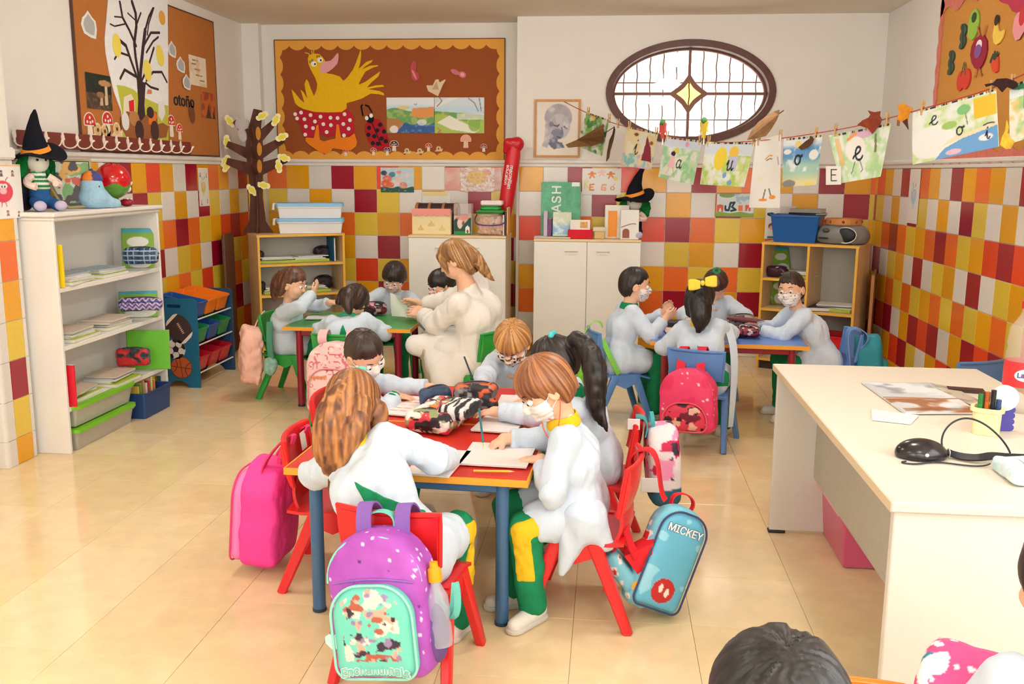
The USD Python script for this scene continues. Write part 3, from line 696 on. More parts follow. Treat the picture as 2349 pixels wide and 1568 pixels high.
dp('modesty_panel', bbox(.92, .94, DY0 + .05, DY1 - .135, .262, .71), grey, 'grey panel')
dp('edge_band', bbox(DX0 - .002, DX0, DY0, DY1, .712, .7385, .0006), M((226, 206, 174), .5))
# ================================================================ people
SKIN = M((238, 188, 156), 0.5, 0.35, var=.05, vscale=40, sss=0)
SMOCK = M((208, 222, 238), 0.8, 0.2, var=.04, vscale=25, bump=.15, bscale=220, sheen=.2)
COAT = M((240, 236, 230), 0.8, 0.2, var=.02, vscale=20, bump=.1, bscale=200)
GREEN = M((30, 140, 92), 0.8, 0.2, var=.08, vscale=30, bump=.2, bscale=300)
YELLOW = M((240, 196, 40), 0.8, 0.2, var=.05, vscale=30)
SHOE = M((236, 232, 224), 0.5, 0.4, var=.04, vscale=40); SOLE = M((214, 208, 196), .6)
EYEW, IRIS = M((240, 236, 232), .15, .5), M((40, 26, 22), .1, .6)
def basis(yaw, pitch=0, roll=0):
    """head or trunk axes: right, forward, up; yaw = facing direction in degrees, pitch = downwards, roll = leaning to its right"""
    a, p, r = math.radians(yaw), math.radians(pitch), math.radians(roll)
    F = V(math.cos(a) * math.cos(p), math.sin(a) * math.cos(p), -math.sin(p)); Rr = V(math.sin(a), -math.cos(a), 0); U = np.cross(Rr, F)
    R2 = Rr * math.cos(r) - U * math.sin(r); U2 = U * math.cos(r) + Rr * math.sin(r)
    return R2, F, U2
def head_sdf(q):
    x = np.abs(q[:, 0]); s = np.stack([x, q[:, 1], q[:, 2]], 1)
    d = ell(q, (0, -.012, .022), (.072, .090, .084))
    d = smin(d, ell(q, (0, .018, -.045), (.054, .060, .058)), .03)
    d = smin(d, ell(s, (.034, .050, -.030), (.027, .026, .025)), .015)
    d = smax(d, -(np.linalg.norm(s - V(.030, .092, .004), axis=1) - .019), .012)
    d = smin(d, cone(q, (0, .076, .002), (0, .088, -.022), .006, .010), .008)
    d = smin(d, ell(q, (0, .072, -.054), (.020, .010, .0055)), .005)
    d = smin(d, ell(q, (0, .071, -.0635), (.016, .010, .0055)), .004)
    ear = smax(ell(s, (.076, -.006, -.008), (.011, .020, .028)), -ell(s, (.086, -.001, -.006), (.008, .010, .016)), .004)
    return smin(d, ear, .005)
def skull_sdf(q, g):
    d = ell(q, (0, -.012, .024), (.072 + g, .090 + g, .084 + g))
    return smin(d, ell(q, (0, -.03, -.03), (.064 + g, .060 + g, .06 + g)), .03)
def hand_prims(w, d, n, right, curl, k, spread=1.0):
    """capsules of a hand: wrist w, finger direction d, palm normal n"""
    d = unit(d); n = unit(np.asarray(n) - d * (np.asarray(n) @ d)); s = np.cross(d, n) if right else np.cross(n, d)
    out = []; xs = [-.0215, -.0073, .0075, .0215]; fl = [.034, .044, .048, .043]
    for i in range(4):
        b = w + k * (s * xs[i] * .55 + d * .004); kn = w + k * (s * xs[i] + d * (.050 - .004 * (i in (0, 3)) - .003 * (i == 0)))
        out.append((b, kn, .0115 * k, .0088 * k)); a = 0.12 + curl * .55; p = kn; dd = d + s * xs[i] * 6 * spread * (1 - curl)
        for j, (fr, rr) in enumerate(((.46, .0070), (.30, .0063), (.24, .0056))):
            ang_ = a * (j * .9 + .6); v = unit(dd) * math.cos(ang_) + n * math.sin(ang_); e = p + k * fl[i] * 1.02 * fr * v
            out.append((p, e, rr * k, (rr - .0007) * k)); p = e
    t0 = w + k * (s * .012 + d * .010 + n * .004); t1 = w + k * (s * .033 + d * .030 + n * (.006 + .012 * curl)); t2 = t1 + k * .022 * unit(d * .85 + s * (.45 - .9 * curl) + n * .5 * curl); t3 = t2 + k * .017 * unit(d * .95 + s * (.15 - .9 * curl) + n * .5 * curl)
    out += [(t0, t1, .0110 * k, .0085 * k), (t1, t2, .0080 * k, .0068 * k), (t2, t3, .0066 * k, .0054 * k)]
    return out
def ik(a, b, l1, l2, pole):
    d = b - a; L = np.linalg.norm(d); L = min(L, (l1 + l2) * .995); d = unit(d); b = a + d * L
    x = (l1 * l1 - l2 * l2 + L * L) / (2 * L); h = math.sqrt(max(l1 * l1 - x * x, 1e-6))
    p = np.asarray(pole, float); p = unit(p - d * (p @ d))
    return a + d * x + p * h, b
HL = [(0, .052), (30, .050), (55, .030), (75, .018), (90, .004), (105, -.020), (125, -.045), (180, -.072)]
def hair_mesh(c, A, k, line, g, h, c1, c2, strands=(), part=0, freq=9.0, seed=0, fringe_bump=0.0, crown=(0, -.035)):
    line = np.array(line, float)
    def loc(p): return ((p - c) @ np.stack(A, 1)) / k
    def f(p):
        q = loc(p); th = np.degrees(np.arctan2(np.abs(q[:, 0]), q[:, 1])); az = np.arctan2(q[:, 0], q[:, 1] - crown[1])
        zl = np.interp(th, line[:, 0], line[:, 1])
        gr = meshkit.noise(np.stack([np.cos(az) * freq, np.sin(az) * freq, q[:, 2] * 7 + 3], 1), seed) - .5
        gr2 = meshkit.noise(np.stack([np.cos(az) * freq * 2.6, np.sin(az) * freq * 2.6, q[:, 2] * 9], 1), seed + 3) - .5
        zl = zl + .030 * gr2 + .02 * gr
        tp = np.clip((q[:, 2] - zl + .01) / .06, 0, 1); tp = tp * tp * (3 - 2 * tp)
        d = skull_sdf(q, .004) - (g - .004) * tp - .006 * gr * tp - .0035 * gr2
        d = smax(d, zl - q[:, 2], .008)
        r = d * k
        for pts, rs in strands:
            pts = np.asarray(pts); r = smin(r, chain(p, pts, rs, .008) - .004 * (meshkit.noise(p * np.array([110, 110, 22]), seed + 9) - .5) * 2, .012)
        return r
    allp = [c + (V(*s_) * k) @ np.stack(A, 0) for s_ in ((-.1, -.12, -.1), (.1, .11, .12), (.1, -.12, .12), (-.1, .11, .12), (.1, -.12, -.1), (-.1, .11, -.1), (.1, .11, -.1), (-.1, -.12, .12))]
    lo, hi = bounds(allp, .01)
    for pts, rs in strands:
        l2, h2 = bounds(pts, max(rs) + .015); lo, hi = np.minimum(lo, l2), np.maximum(hi, h2)
    v, fc = nets(f, lo, hi, h)
    q = loc(v); az = np.arctan2(q[:, 0], q[:, 1] - crown[1])
    t = meshkit.fbm(np.stack([np.cos(az) * 13, np.sin(az) * 13, q[:, 2] * 4], 1), 3, seed + 21)
    far = np.linalg.norm(q, axis=1) > .14
    t = np.where(far, meshkit.fbm(v * np.array([85, 85, 7]), 2, seed + 2), t)
    t = np.clip((t - .28) / .44, 0, 1)[:, None]
    return (v, fc), np.array(c1) * (1 - t) + np.array(c2) * t

def person(name, label, hip, face, head, hyaw, hpitch=20, hroll=0, k=1.0, kh=1.0, hands=(), hair=None, mask=(236, 234, 230), res=1.0, twist=0.0, collar=GREEN, smock=SMOCK, pants=GREEN, cuffs=(), legs=None, stripe=False,
           floorz=0.0, eyes=True, open_back=False, back_text=None, sleeve=.046, coat=False, loc=None, skirt=True, elbows=(None, None), shoes=True, lefty=None, mask_dots=None, bulge=.02, legs_on=True, group=None, shins_bare=False):
    hip, head = V(*hip), V(*head); Rt, Ft, _ = basis(face)
    T = Thing(name, label, 'person', (hip[0], hip[1], 0) if loc is None else loc, 0, group)
    A = basis(hyaw, hpitch, hroll); Rh, Fh, Uh = A
    sp = unit(head - hip)
    neck = head - unit(Uh * .55 + sp * .45) * .128 * k - Fh * .012
    sp = unit(neck - hip); back = unit(-Ft + sp * (Ft @ sp))
    chest = hip + (neck - hip) * .60 + back * bulge * k
    Rs = unit(Rt * math.cos(math.radians(twist)) + Ft * math.sin(math.radians(twist)) * -1); Rs = unit(Rs - sp * (Rs @ sp))
    base = neck - sp * .028 * k
    shd = [base + Rs * s * .112 * k - sp * .012 * k + np.cross(Rs, sp) * 0 for s in (1, -1)]            # right, left
    l1, l2 = .185 * k, .165 * k
    arms = []
    for i in range(2):
        hd = hands[i] if i < len(hands) else None
        if hd is None: hd = (hip + Rt * (1 if i == 0 else -1) * .13 * k + Ft * .20 * k + V(0, 0, .03), Ft, V(0, 0, -1), .3)
        w = V(*hd[0]); pole = elbows[i] if elbows[i] is not None else (Rs * (1 if i == 0 else -1) * .7 + V(0, 0, -.9) + back * .3)
        e, w = ik(shd[i], w, l1, l2, pole); arms.append((shd[i], e, w, hd))
    # ---- legs
    hj = [hip + Rt * s * .062 * k for s in (1, -1)]
    lg = []
    for i in range(2):
        s = 1 if i == 0 else -1
        if legs and legs[i] is not None: kn, an, toe = [V(*q) for q in legs[i]]
        else:
            kn = hj[i] + Ft * .25 * k + Rt * s * .035 * k + V(0, 0, -.015); an = V(*(kn[:2] + Ft[:2] * -.02), floorz + .065 * k); toe = Ft + Rt * s * .2
        lg.append((hj[i], kn, an, unit(V(toe[0], toe[1], 0))))
    hr, hh, hc = .0048 * res, .0041 * res, .0084 * res
    if coat: hc = .0095
    # ---- body: one continuous figure, finely meshed where skin shows
    loc_ = lambda p: ((p - head) @ np.stack(A, 1)) / kh
    nk0 = head + (V(0, -.022, -.055) * kh) @ np.stack(A, 0)
    def f_head(p): return smin(head_sdf(loc_(p)) * kh, chain(p, [nk0, neck, base - sp * .05 * k], [.040 * kh, .042 * k, .06 * k], .01), .018)
    hb = [head + (V(a, b, c) * kh) @ np.stack(A, 0) for a in (-.09, .09) for b in (-.11, .105) for c in (-.11, .115)] + [neck, base - sp * .03]
    parts = [nets(f_head, *bounds(hb, .03), hr)]
    for i, (s_, e, w, hd) in enumerate(arms):
        fd, fn = unit(V(*hd[1])), V(*hd[2]); pr_ = hand_prims(w, fd, fn, i == 0, hd[3], k)
        el = w + (e - w) * .55
        def f_hand(p, pr_=pr_, w=w, el=el):
            d = cone(p, el, w, .031 * k, .021 * k); m_ = None
            for q, (a, b, r1, r2) in enumerate(pr_):
                x = cone(p, a, b, r1, r2); isp = q % 4 == 0 and q < 16 or q == 16
                if isp: m_ = x if m_ is None else smin(m_, x, .010 * k)
            d = smin(d, m_, .016 * k)
            for q, (a, b, r1, r2) in enumerate(pr_):
                if not (q % 4 == 0 and q < 16 or q == 16): d = smin(d, cone(p, a, b, r1, r2), .003 * k)
            return d
        parts.append(nets(f_hand, *bounds([p_ for q in pr_ for p_ in q[:2]] + [el, w], .035 * k), hh))
    def f_core(p):
        d = smin(cone(p, hip, chest, .075 * k, .062 * k), cone(p, chest, base, .062 * k, .036 * k), .02)
        for s_, e, w, _ in arms: d = smin(d, chain(p, [s_, e, w + (e - w) * .2], [.030 * k, .026 * k, .022 * k], .01), .012)
        if legs_on:
            for a, b, c, t in lg: d = smin(d, chain(p, [a, b, c], [.055 * k, .042 * k, .03 * k], .01), .02)
        return d
    cp = [hip, chest, base] + [x for a in arms for x in a[:3]] + ([x for l in lg for x in l[:3]] if legs_on else [])
    parts.append(nets(f_core, *bounds(cp, .09 * k), .017))
    obj('body', join(*parts), SKIN, T, smooth=True, world=True)
    # ---- smock / coat
    x0 = .048 * k
    fs = Rs * x0
    def f_smock(p, g=0.0):
        fr_ = unit(np.cross(sp, Rs)) * -1
        pc = p - 0
        d = None
        for s in (1, -1):
            x = chain(p, [hip + Rt * s * .045 * k + V(0, 0, -.02), chest + Rs * s * .050 * k, shd[0 if s == 1 else 1] - Rs * s * .035 * k - sp * .012 * k], [.100 * k, .082 * k, .048 * k], .03)
            d = x if d is None else smin(d, x, .05)
        d = smin(d, cone(p, base - sp * .02 * k, neck - sp * .012 * k, .060 * k, .048 * k), .02)
        for i, (s_, e, w, _) in enumerate(arms):
            cf = w + (e - w) * .16
            ar = chain(p, [s_ - Rs * (1 if i == 0 else -1) * .012 * k, e, cf], [sleeve * 1.18 * k, sleeve * 1.05 * k, sleeve * .86 * k], .012)
            ed = unit(cf - e); cut = (p - cf) @ ed - .004
            ar = smax(ar, cut, .004)
            d = smin(d, ar + .006 * np.sin(((p - e) @ ed) * 90 / k) * np.clip(1 - np.abs((p - e) @ ed) / (.09 * k), 0, 1), .022)
        if skirt:
            for s, (a, b, c, t) in zip((1, -1), lg):
                d = smin(d, cone(p, a + V(0, 0, .01), a + (b - a) * .62 + V(0, 0, .01), .098 * k, .080 * k), .03)
        # waist gather and folds
        wz = (p - (hip + sp * .13 * k)) @ sp
        d = d + .008 * np.exp(-(wz / (.022 * k)) ** 2)
        d = d - fold(p, (30, 30, 7), .011 * min(k, 1.1), 3) - fold(p, (64, 64, 14), .004, 8)
        return np.maximum(d, floorz + .300 - p[:, 2]) if not coat else d
    sb_ = [hip + V(0, 0, -.08), hip + Rt * .12 * k, hip - Rt * .12 * k, chest, neck] + [x for a in arms for x in a[:3]] + ([a + (b - a) * .7 for a, b, _, _ in lg] if skirt else [])
    obj('smock' if not coat else 'white_coat', nets(f_smock, *bounds(sb_, .115 * k), hc), smock, T, smooth=True, world=True)
    if open_back:
        bk = unit(back - sp * (back @ sp)); top = base - sp * .11 * k; o = chest
        def f_panel(p):
            d = f_smock(p) - .0035; u = (p - top) @ Rs; vv = -((p - top) @ sp)
            u = u - open_back * vv
            return np.maximum(np.maximum(d, np.abs(u) - (vv * .36)), np.maximum(np.maximum(-vv, vv - .24 * k), -((p - hip) @ bk) + .01))
        obj('sweatshirt', nets(f_panel, *bounds([top, hip], .17 * k), .004), GREEN, T, smooth=True, world=True, label='green sweatshirt showing through the open back of the smock')
        if back_text:
            tx_, du, dv, th_ = back_text; m = meshkit.text_mesh(tx_, th_, .002, bold=True); tv = np.array(m.vertices); c0 = top - sp * dv + Rs * du
            P = c0 + Rs * (tv[:, :1] - tv[:, 0].mean()) + sp * tv[:, 1:2] + bk * .25
            for _ in range(40): P = P - bk * np.clip(f_smock(P) - .005, -.02, .05)[:, None] * .8
            obj('lettering', (P + bk * tv[:, 2:3], np.array(m.faces)), YELLOW, T, smooth=False, world=True, label='yellow lettering on the sweatshirt')
    # ---- collar, cuffs
    if collar is not None:
        def f_col(p):
            d = np.abs(cone(p, neck - sp * .022 * k, neck + unit(nk0 - neck) * .012 * k, .058 * k, .050 * k)) - .004 * k
            u = unit(nk0 - neck) ; z = (p - neck) @ u
            return smax(smax(d, z - .016 * k, .004), -.028 * k - z, .004)
        obj('collar', nets(f_col, *bounds([neck], .085 * k), .0045 * res), collar, T, smooth=True, world=True)
    for i in cuffs:
        s_, e, w, _ = arms[i]; a, b = w + (e - w) * .30, w + (e - w) * .03
        def f_cf(p):
            ed = unit(b - a); z = (p - a) @ ed
            return smax(cone(p, a, b, .038 * k, .030 * k) - .003 * np.sin(z * 160), np.maximum(z - np.linalg.norm(b - a), -z), .004)
        obj('cuff', nets(f_cf, *bounds([a, b], .05 * k), .005), GREEN, T, smooth=True, world=True, label='green cuff')
    # ---- trousers and shoes
    if legs_on:
        for i, (a, b, c, t) in enumerate(lg):
            def f_leg(p):
                d = chain(p, [a, b, c + V(0, 0, .005)], [.078 * k, .060 * k, .052 * k], .02)
                return smax(d, c[2] - .028 * k - p[:, 2], .01) - fold(p, (22, 22, 14), .014 * k, 11 + i) - fold(p, (40, 40, 40), .004 * k, 5)
            obj('trouser_leg', nets(f_leg, *bounds([a, b, c], .10 * k), .0105 * max(res, 1)), pants, T, smooth=True, world=True)
            if stripe:
                sd = Rt * (1 if i == 0 else -1); q0, q1 = a + (b - a) * .55, b + (c - b) * .62; up_ = unit(np.cross(b - a, sd)); up_ = up_ if up_[2] > 0 else -up_
                o1, o2 = sd * .066 * k + up_ * .016, sd * .050 * k
                def f_st(p): return np.maximum(np.maximum(f_leg(p) - .004, chain(p, [q0 + o1, b + (o1 + o2) / 2, q1 + o2], [.034 * k, .034 * k, .034 * k], .01)), (p - q1) @ unit(c - b))
                obj('side_stripe', nets(f_st, *bounds([q0, b, q1], .085 * k), .006), YELLOW, T, smooth=True, world=True, label='yellow side panel')
            if shoes:
                fz = floorz if c[2] < floorz + .12 * k else c[2] - .065 * k
                hl = V(c[0], c[1], fz) - t * .035 * k; to = V(c[0], c[1], fz) + t * .095 * k; sd = np.cross(t, V(0, 0, 1))
                def f_sh(p):
                    d = smin(cone(p, hl + V(0, 0, .036 * k), to + V(0, 0, .026 * k), .033 * k, .027 * k), cone(p, hl + t * .03 * k + V(0, 0, .05 * k), hl + t * .03 * k + V(0, 0, .078 * k), .032 * k, .030 * k), .02)
                    return smax(d, fz + .008 - p[:, 2], .004)
                sh_ = obj('shoe', nets(f_sh, *bounds([hl, to], .05 * k) if False else bounds([hl - t * .02, to + t * .02, hl + V(0, 0, .10 * k)], .05 * k), .006), SHOE, T, smooth=True, world=True)
                def f_so(p): return smax(cone(p, hl + V(0, 0, .012 * k), to + V(0, 0, .012 * k), .037 * k, .034 * k), np.maximum(p[:, 2] - fz - .020 * k, fz - p[:, 2]), .004)
                obj('sole', nets(f_so, *bounds([hl, to], .05 * k), .006), SOLE, sh_, smooth=True, world=True)
    # ---- hair
    if hair:
        st = [( [head + (V(*q) * kh) @ np.stack(A, 0) for q in pts] if frm == 'h' else [V(*q) for q in pts], rs) for frm, pts, rs in hair.get('strands', [])]
        st = [(spline(p_, 10), np.interp(np.linspace(0, 1, 10), np.linspace(0, 1, len(r_)), r_)) for p_, r_ in st]
        m_, col = hair_mesh(head, A, kh, hair.get('line', HL), hair.get('g', .013), hair.get('h', .0045 * res), hair['c'][0], hair['c'][1], st, seed=hair.get('seed', 1), freq=hair.get('freq', 9.0), crown=hair.get('crown', (0, -.035)))
        obj('hair', m_, MV(.42, .5), T, smooth=True, world=True, paint=col)
    toW = lambda q: head + (np.asarray(q, float) * kh) @ np.stack(A, 0)
    if eyes:
        for s in (-1, 1):
            m_ = sph((0, 0, 0), .0115 * kh, 2); ey = obj('eye', frame(m_, toW((s * .030, .0715, .004)), Rh, Fh, Uh), EYEW, T, smooth=True, world=True)
            obj('iris', frame(sph((0, 0, 0), (.0058 * kh, .003 * kh, .0058 * kh), 2), toW((s * .030, .0822, .002)), Rh, Fh, Uh), IRIS, ey, smooth=True, world=True)
            obj('eyebrow', tube([toW((s * (.018 + .026 * u), .0835 - .014 * u * u, .030 + .005 * math.sin(u * PI))) for u in np.linspace(0, 1, 6)], np.array([.0012, .0022, .0024, .0022, .0016, .0008]) * kh, 6), M((62, 42, 34), .8), T, world=True)
    if mask is not None:
        def f_mask(p):
            q = loc_(p); d = head_sdf(q) - .0065 - .004 * np.exp(-((q[:, 0] / .02) ** 2))
            d = np.maximum(d, q[:, 2] + .012 - .016 * np.clip(1 - (np.abs(q[:, 0]) / .03) ** 2, 0, 1)); d = np.maximum(d, -.094 - q[:, 2]); d = np.maximum(d, .026 - q[:, 1] + .25 * np.maximum(-(q[:, 2] + .05), 0))
            d = d - .0012 * np.sin(q[:, 2] * 330)
            return d * kh
        mm = nets(f_mask, *bounds([toW((a, b, c)) for a in (-.07, .07) for b in (.01, .11) for c in (-.1, .01)], .012), .0042 * res)
        if mask_dots is not None:
            q = loc_(mm[0]); n_ = meshkit.noise(q * 95, 4); n2 = meshkit.noise(q * 70 + 5, 9); col = np.tile(np.array(mask, float), (len(q), 1))
            for j, (c_, th) in enumerate(mask_dots): col[(n_ if j % 2 == 0 else n2) > th] = c_
            mk = obj('face_mask', mm, MV(.8, .2), T, smooth=True, world=True, paint=col)
        else: mk = obj('face_mask', mm, M(mask, .8, .2, bump=.1, bscale=200), T, smooth=True, world=True)
        for s in (-1, 1):
            obj('ear_loop', tube(spline([toW((s * .060, .032, -.018)), toW((s * .074, .010, -.002)), toW((s * .079, -.016, .006)), toW((s * .078, -.024, -.012)), toW((s * .070, 0, -.036)), toW((s * .058, .028, -.06))], 16), .0016 * kh, 6), M((240, 240, 238), .6), mk, world=True)
    return T, dict(head=head, A=A, neck=neck, base=base, sp=sp, back=back, Rs=Rs, hip=hip, arms=arms, chest=chest, toW=toW)
DOWN, UPV = V(0, 0, -1), V(0, 0, 1)
BLACK, DARK, BROWN, BLOND = ((16, 13, 14), (52, 40, 38)), ((26, 18, 16), (74, 50, 40)), ((92, 52, 30), (196, 132, 76)), ((128, 80, 40), (226, 172, 104))
HL_SHORT = [(0, .056), (35, .052), (58, .038), (70, .018), (80, .012), (92, .012), (104, -.030), (120, -.066), (180, -.086)]
HL_FRINGE = [(0, .020), (35, .018), (55, .008), (72, -.012), (88, -.020), (104, -.050), (125, -.075), (180, -.094)]
HL_BOB = [(0, .030), (30, .025), (50, .0), (65, -.03), (85, -.05), (110, -.07), (180, -.085)]
TZ = .556
# ---- red tables
girl, gi = person('girl', 'girl with long light brown hair leaning over the red table, back to the camera', (-.615, 2.735, .385), 82, (-.825, 2.955, .80), 75, 32, -14, hands=(((-.52, 3.10, .585), (-.5, .85, -.1), DOWN, .35), ((-.90, 3.13, .585), (.5, .85, -.1), DOWN, .35)),
    hair=dict(c=BROWN, line=[(0, .045), (40, .04), (60, .01), (80, -.03), (100, -.075), (180, -.10)], g=.017, strands=[('w', [(-.84, 2.885, .86), (-.875, 2.84, .76), (-.885, 2.83, .68), (-.872, 2.845, .61), (-.850, 2.85, .555)], [.05, .058, .05, .032, .012]), ('w', [(-.79, 2.875, .82), (-.81, 2.83, .72), (-.84, 2.825, .64), (-.85, 2.84, .57)], [.045, .042, .03, .01]), ('w', [(-.865, 2.84, .60), (-.872, 2.85, .545), (-.858, 2.835, .522), (-.838, 2.835, .535)], [.018, .016, .014, .006]), ('w', [(-.74, 2.93, .80), (-.735, 2.91, .73), (-.75, 2.90, .68)], [.03, .022, .006])], seed=3, h=.0042),
    collar=YELLOW, mask=None, open_back=.42, back_text=('ALAG', .07, .175, .034), eyes=False, twist=8, stripe=True, elbows=((.9, -.1, -.5), (-.9, -.1, -.5)), bulge=.035)
boyR, br = person('boy', 'fair haired boy in white mask writing at the right near side of the red tables', (-.085, 3.205, .385), 172, (-.205, 3.135, .835), 203, 36, 4, hands=(((-.365, 3.345, .592), (-.7, -.35, -.35), (-.3, -.2, -.8), .75), ((-.215, 3.165, .572), (-.93, .35, -.08), DOWN, .12)),
    hair=dict(c=((104, 58, 34), (190, 128, 82)), line=HL_FRINGE, g=.016, seed=6, h=.0038), collar=YELLOW, stripe=True, res=.95, elbows=((.2, .7, -.6), (.3, -.9, -.5)), twist=-10,
    legs=(((-.335, 3.255, .36), (-.300, 3.20, .068), (-.9, -.4, 0)), ((-.265, 3.085, .345), (-.235, 3.075, .068), (-.55, -.83, 0))))
def f_tail(p): return smin(cone(p, (-.07, 3.09, .40), (-.13, 3.06, .20), .075, .012), cone(p, (-.04, 3.10, .38), (.02, 3.09, .30), .07, .03), .03) - fold(p, (30, 30, 9), .01, 2)
obj('smock_tail', nets(f_tail, (-.25, 2.95, .14), (.14, 3.22, .50), .0065), SMOCK, boyR, smooth=True, world=True)
obj('mask_cord', tube(spline([br['toW']((-.074, -.012, -.035)), br['toW']((-.06, .05, -.12)), br['toW']((-.02, .09, -.15)), br['toW']((.0, .085, -.11)), br['toW']((-.05, .05, -.085))], 20), .0022, 6), M((226, 112, 80), .6), boyR, smooth=True, world=True)
pc_ = br['arms'][0][2]; pen_d = unit(V(-.25, .35, .9))
pony, po = person('girl', 'girl with glossy black ponytail and turquoise clip at the red tables', (-.02, 3.80, .385), 178, (-.205, 3.72, .80), 168, 30, 0, hands=(((-.33, 3.95, .585), (-.9, -.1, -.1), DOWN, .3), ((-.455, 3.705, .60), (-.95, .05, -.12), DOWN, .35)),
    hair=dict(c=BLACK, line=HL, g=.014, strands=[('w', [(-.15, 3.70, .90), (-.10, 3.66, .915), (-.055, 3.63, .86), (-.035, 3.61, .76), (-.03, 3.60, .66), (-.005, 3.59, .59)], [.022, .036, .046, .046, .036, .010]), ('w', [(-.04, 3.62, .70), (.0, 3.58, .62), (.015, 3.57, .57)], [.02, .014, .004])], seed=8), collar=GREEN, mask=(236, 234, 230), eyes=False, elbows=((.2, .8, -.6), (.2, -.9, -.5)), twist=-5)
boyL, bo = person('boy', 'boy with cropped dark hair and white mask leaning far over the red table', (-1.13, 3.99, .385), -6, (-1.055, 3.97, .775), -32, 38, 22, hands=(((-.93, 3.99, .585), (.92, .25, -.15), DOWN, .2), ((-.80, 4.16, .585), (.8, -.4, -.1), DOWN, .3)),
    hair=dict(c=DARK, line=HL_SHORT, g=.008, seed=11), collar=GREEN, cuffs=(0,), elbows=((-.2, -.9, -.3), (-.1, .9, -.5)), twist=-18)
blond, bl_ = person('boy', 'blond child in animal print mask at the far end of the red tables', (-.46, 4.68, .385), -92, (-.452, 4.46, .745), -104, 48, -6, hands=(((-.58, 4.22, .585), (.3, -.9, -.1), DOWN, .5), ((-.33, 4.14, .575), (-.6, -.7, -.1), DOWN, .3)),
    hair=dict(c=BLOND, line=HL_FRINGE, g=.018, seed=13), collar=None, mask=(232, 222, 206), mask_dots=[((140, 84, 50), .66), ((46, 34, 34), .72)], bulge=.03)
# ---- green table
grF, _ = person('girl', 'dark haired child slumped on folded arms at the front of the green table', (-1.635, 5.655, .385), 88, (-1.655, 5.99, .715), 80, 45, 8, hands=(((-1.60, 6.02, .578), (-.9, .3, 0), DOWN, .3), ((-1.75, 6.02, .578), (.9, .3, 0), DOWN, .3)),
    hair=dict(c=((20, 14, 14), (86, 56, 42)), line=HL_BOB, g=.016, seed=15, strands=[('h', [(0, -.09, .02), (.02, -.11, -.06), (.05, -.08, -.13)], [.05, .05, .02]), ('h', [(-.04, -.08, .0), (-.05, -.09, -.08)], [.045, .02])]), collar=M((60, 170, 130), .8), eyes=False, mask=None, open_back=.02, res=1.5, elbows=((.9, -.3, -.35), (-.9, -.3, -.35)), sleeve=.05)
grL, _grL = person('girl', 'brown haired girl in profile holding her hands up at the left of the green table', (-2.215, 6.29, .385), -4, (-2.125, 6.155, .805), -12, 14, 0, hands=(((-1.985, 6.15, .755), (.4, .1, .75), (-.8, 0, .2), .6), ((-1.93, 6.33, .66), (.8, .2, .2), DOWN, .4)),
    hair=dict(c=((58, 34, 26), (132, 84, 58)), line=HL, g=.015, seed=17, strands=[('h', [(0, -.10, .03), (.0, -.125, -.05), (.01, -.12, -.13)], [.045, .045, .018]), ('h', [(.06, -.03, .0), (.07, -.05, -.08)], [.03, .015])]), collar=None, eyes=True, mask=None, res=1.5, elbows=((.3, -.8, -.1), (.3, .8, -.4)))
grB, _ = person('child', 'curly haired child in pale mask facing the camera behind the green table', (-1.63, 6.95, .385), -84, (-1.575, 6.80, .79), -100, 34, -8, hands=(((-1.80, 6.56, .578), (.7, -.6, 0), DOWN, .3), ((-1.40, 6.58, .578), (-.6, -.7, 0), DOWN, .3)),
    hair=dict(c=((20, 14, 16), (70, 46, 42)), line=HL_BOB, g=.018, seed=19, freq=16), collar=None, mask=(240, 214, 206), res=1.5, elbows=((-.9, .2, -.3), (.9, .2, -.3)), mask_dots=[((216, 150, 140), .68)])
grR, _ = person('boy', 'boy with black fringe half hidden behind the teacher', (-1.02, 6.50, .385), 190, (-1.155, 6.42, .785), 222, 16, 0, hands=(((-1.33, 6.46, .578), (-.9, 0, 0), DOWN, .3), ((-1.30, 6.30, .578), (-.9, .2, 0), DOWN, .3)),
    hair=dict(c=BLACK, line=HL_FRINGE, g=.013, seed=21), collar=None, mask=(240, 216, 212), mask_dots=[((220, 96, 90), .70)], res=1.5)
# ---- teacher
tea, te = person('woman', 'teacher in a white coat with fair hair tied half up, sitting at the green table', (-.80, 5.90, .42), 162, (-.955, 5.80, 1.02), 178, 26, 0, k=1.45, kh=1.10, hands=(((-1.285, 6.22, .66), (-.9, .1, .25), (.2, -.6, -.7), .35), ((-1.205, 6.02, .645), (-.85, .35, .15), (.2, .6, -.7), .3)),
    hair=dict(c=((104, 62, 30), (214, 168, 108)), line=[(0, .05), (40, .045), (65, .02), (85, -.01), (105, -.05), (180, -.10)], g=.016, seed=23, strands=[('h', [(0, -.095, .03), (.01, -.118, -.03), (.025, -.125, -.11), (.035, -.150, -.20)], [.032, .036, .030, .006]), ('h', [(.05, -.06, -.03), (.055, -.075, -.10)], [.036, .018]), ('h', [(-.05, -.06, -.03), (-.055, -.075, -.10)], [.036, .018]), ('h', [(-.045, .06, .06), (-.07, .05, .0), (-.062, .05, -.05)], [.022, .018, .006])]),
    collar=None, smock=COAT, coat=True, mask=None, pants=M((196, 180, 156), .8, .2), res=1.45, sleeve=.045, skirt=True, legs=(((-1.17, 6.16, .43), (-1.14, 6.12, .085), (-.95, .3, 0)), ((-1.12, 5.86, .43), (-1.03, 5.84, .085), (-.95, .2, 0))), elbows=((-.1, .5, -.8), (.1, -.7, -.75)), bulge=.03)
w = te['arms'][1][2]; e = te['arms'][1][1]; wd = unit(w - e); u_ = unit(np.cross(wd, UPV))
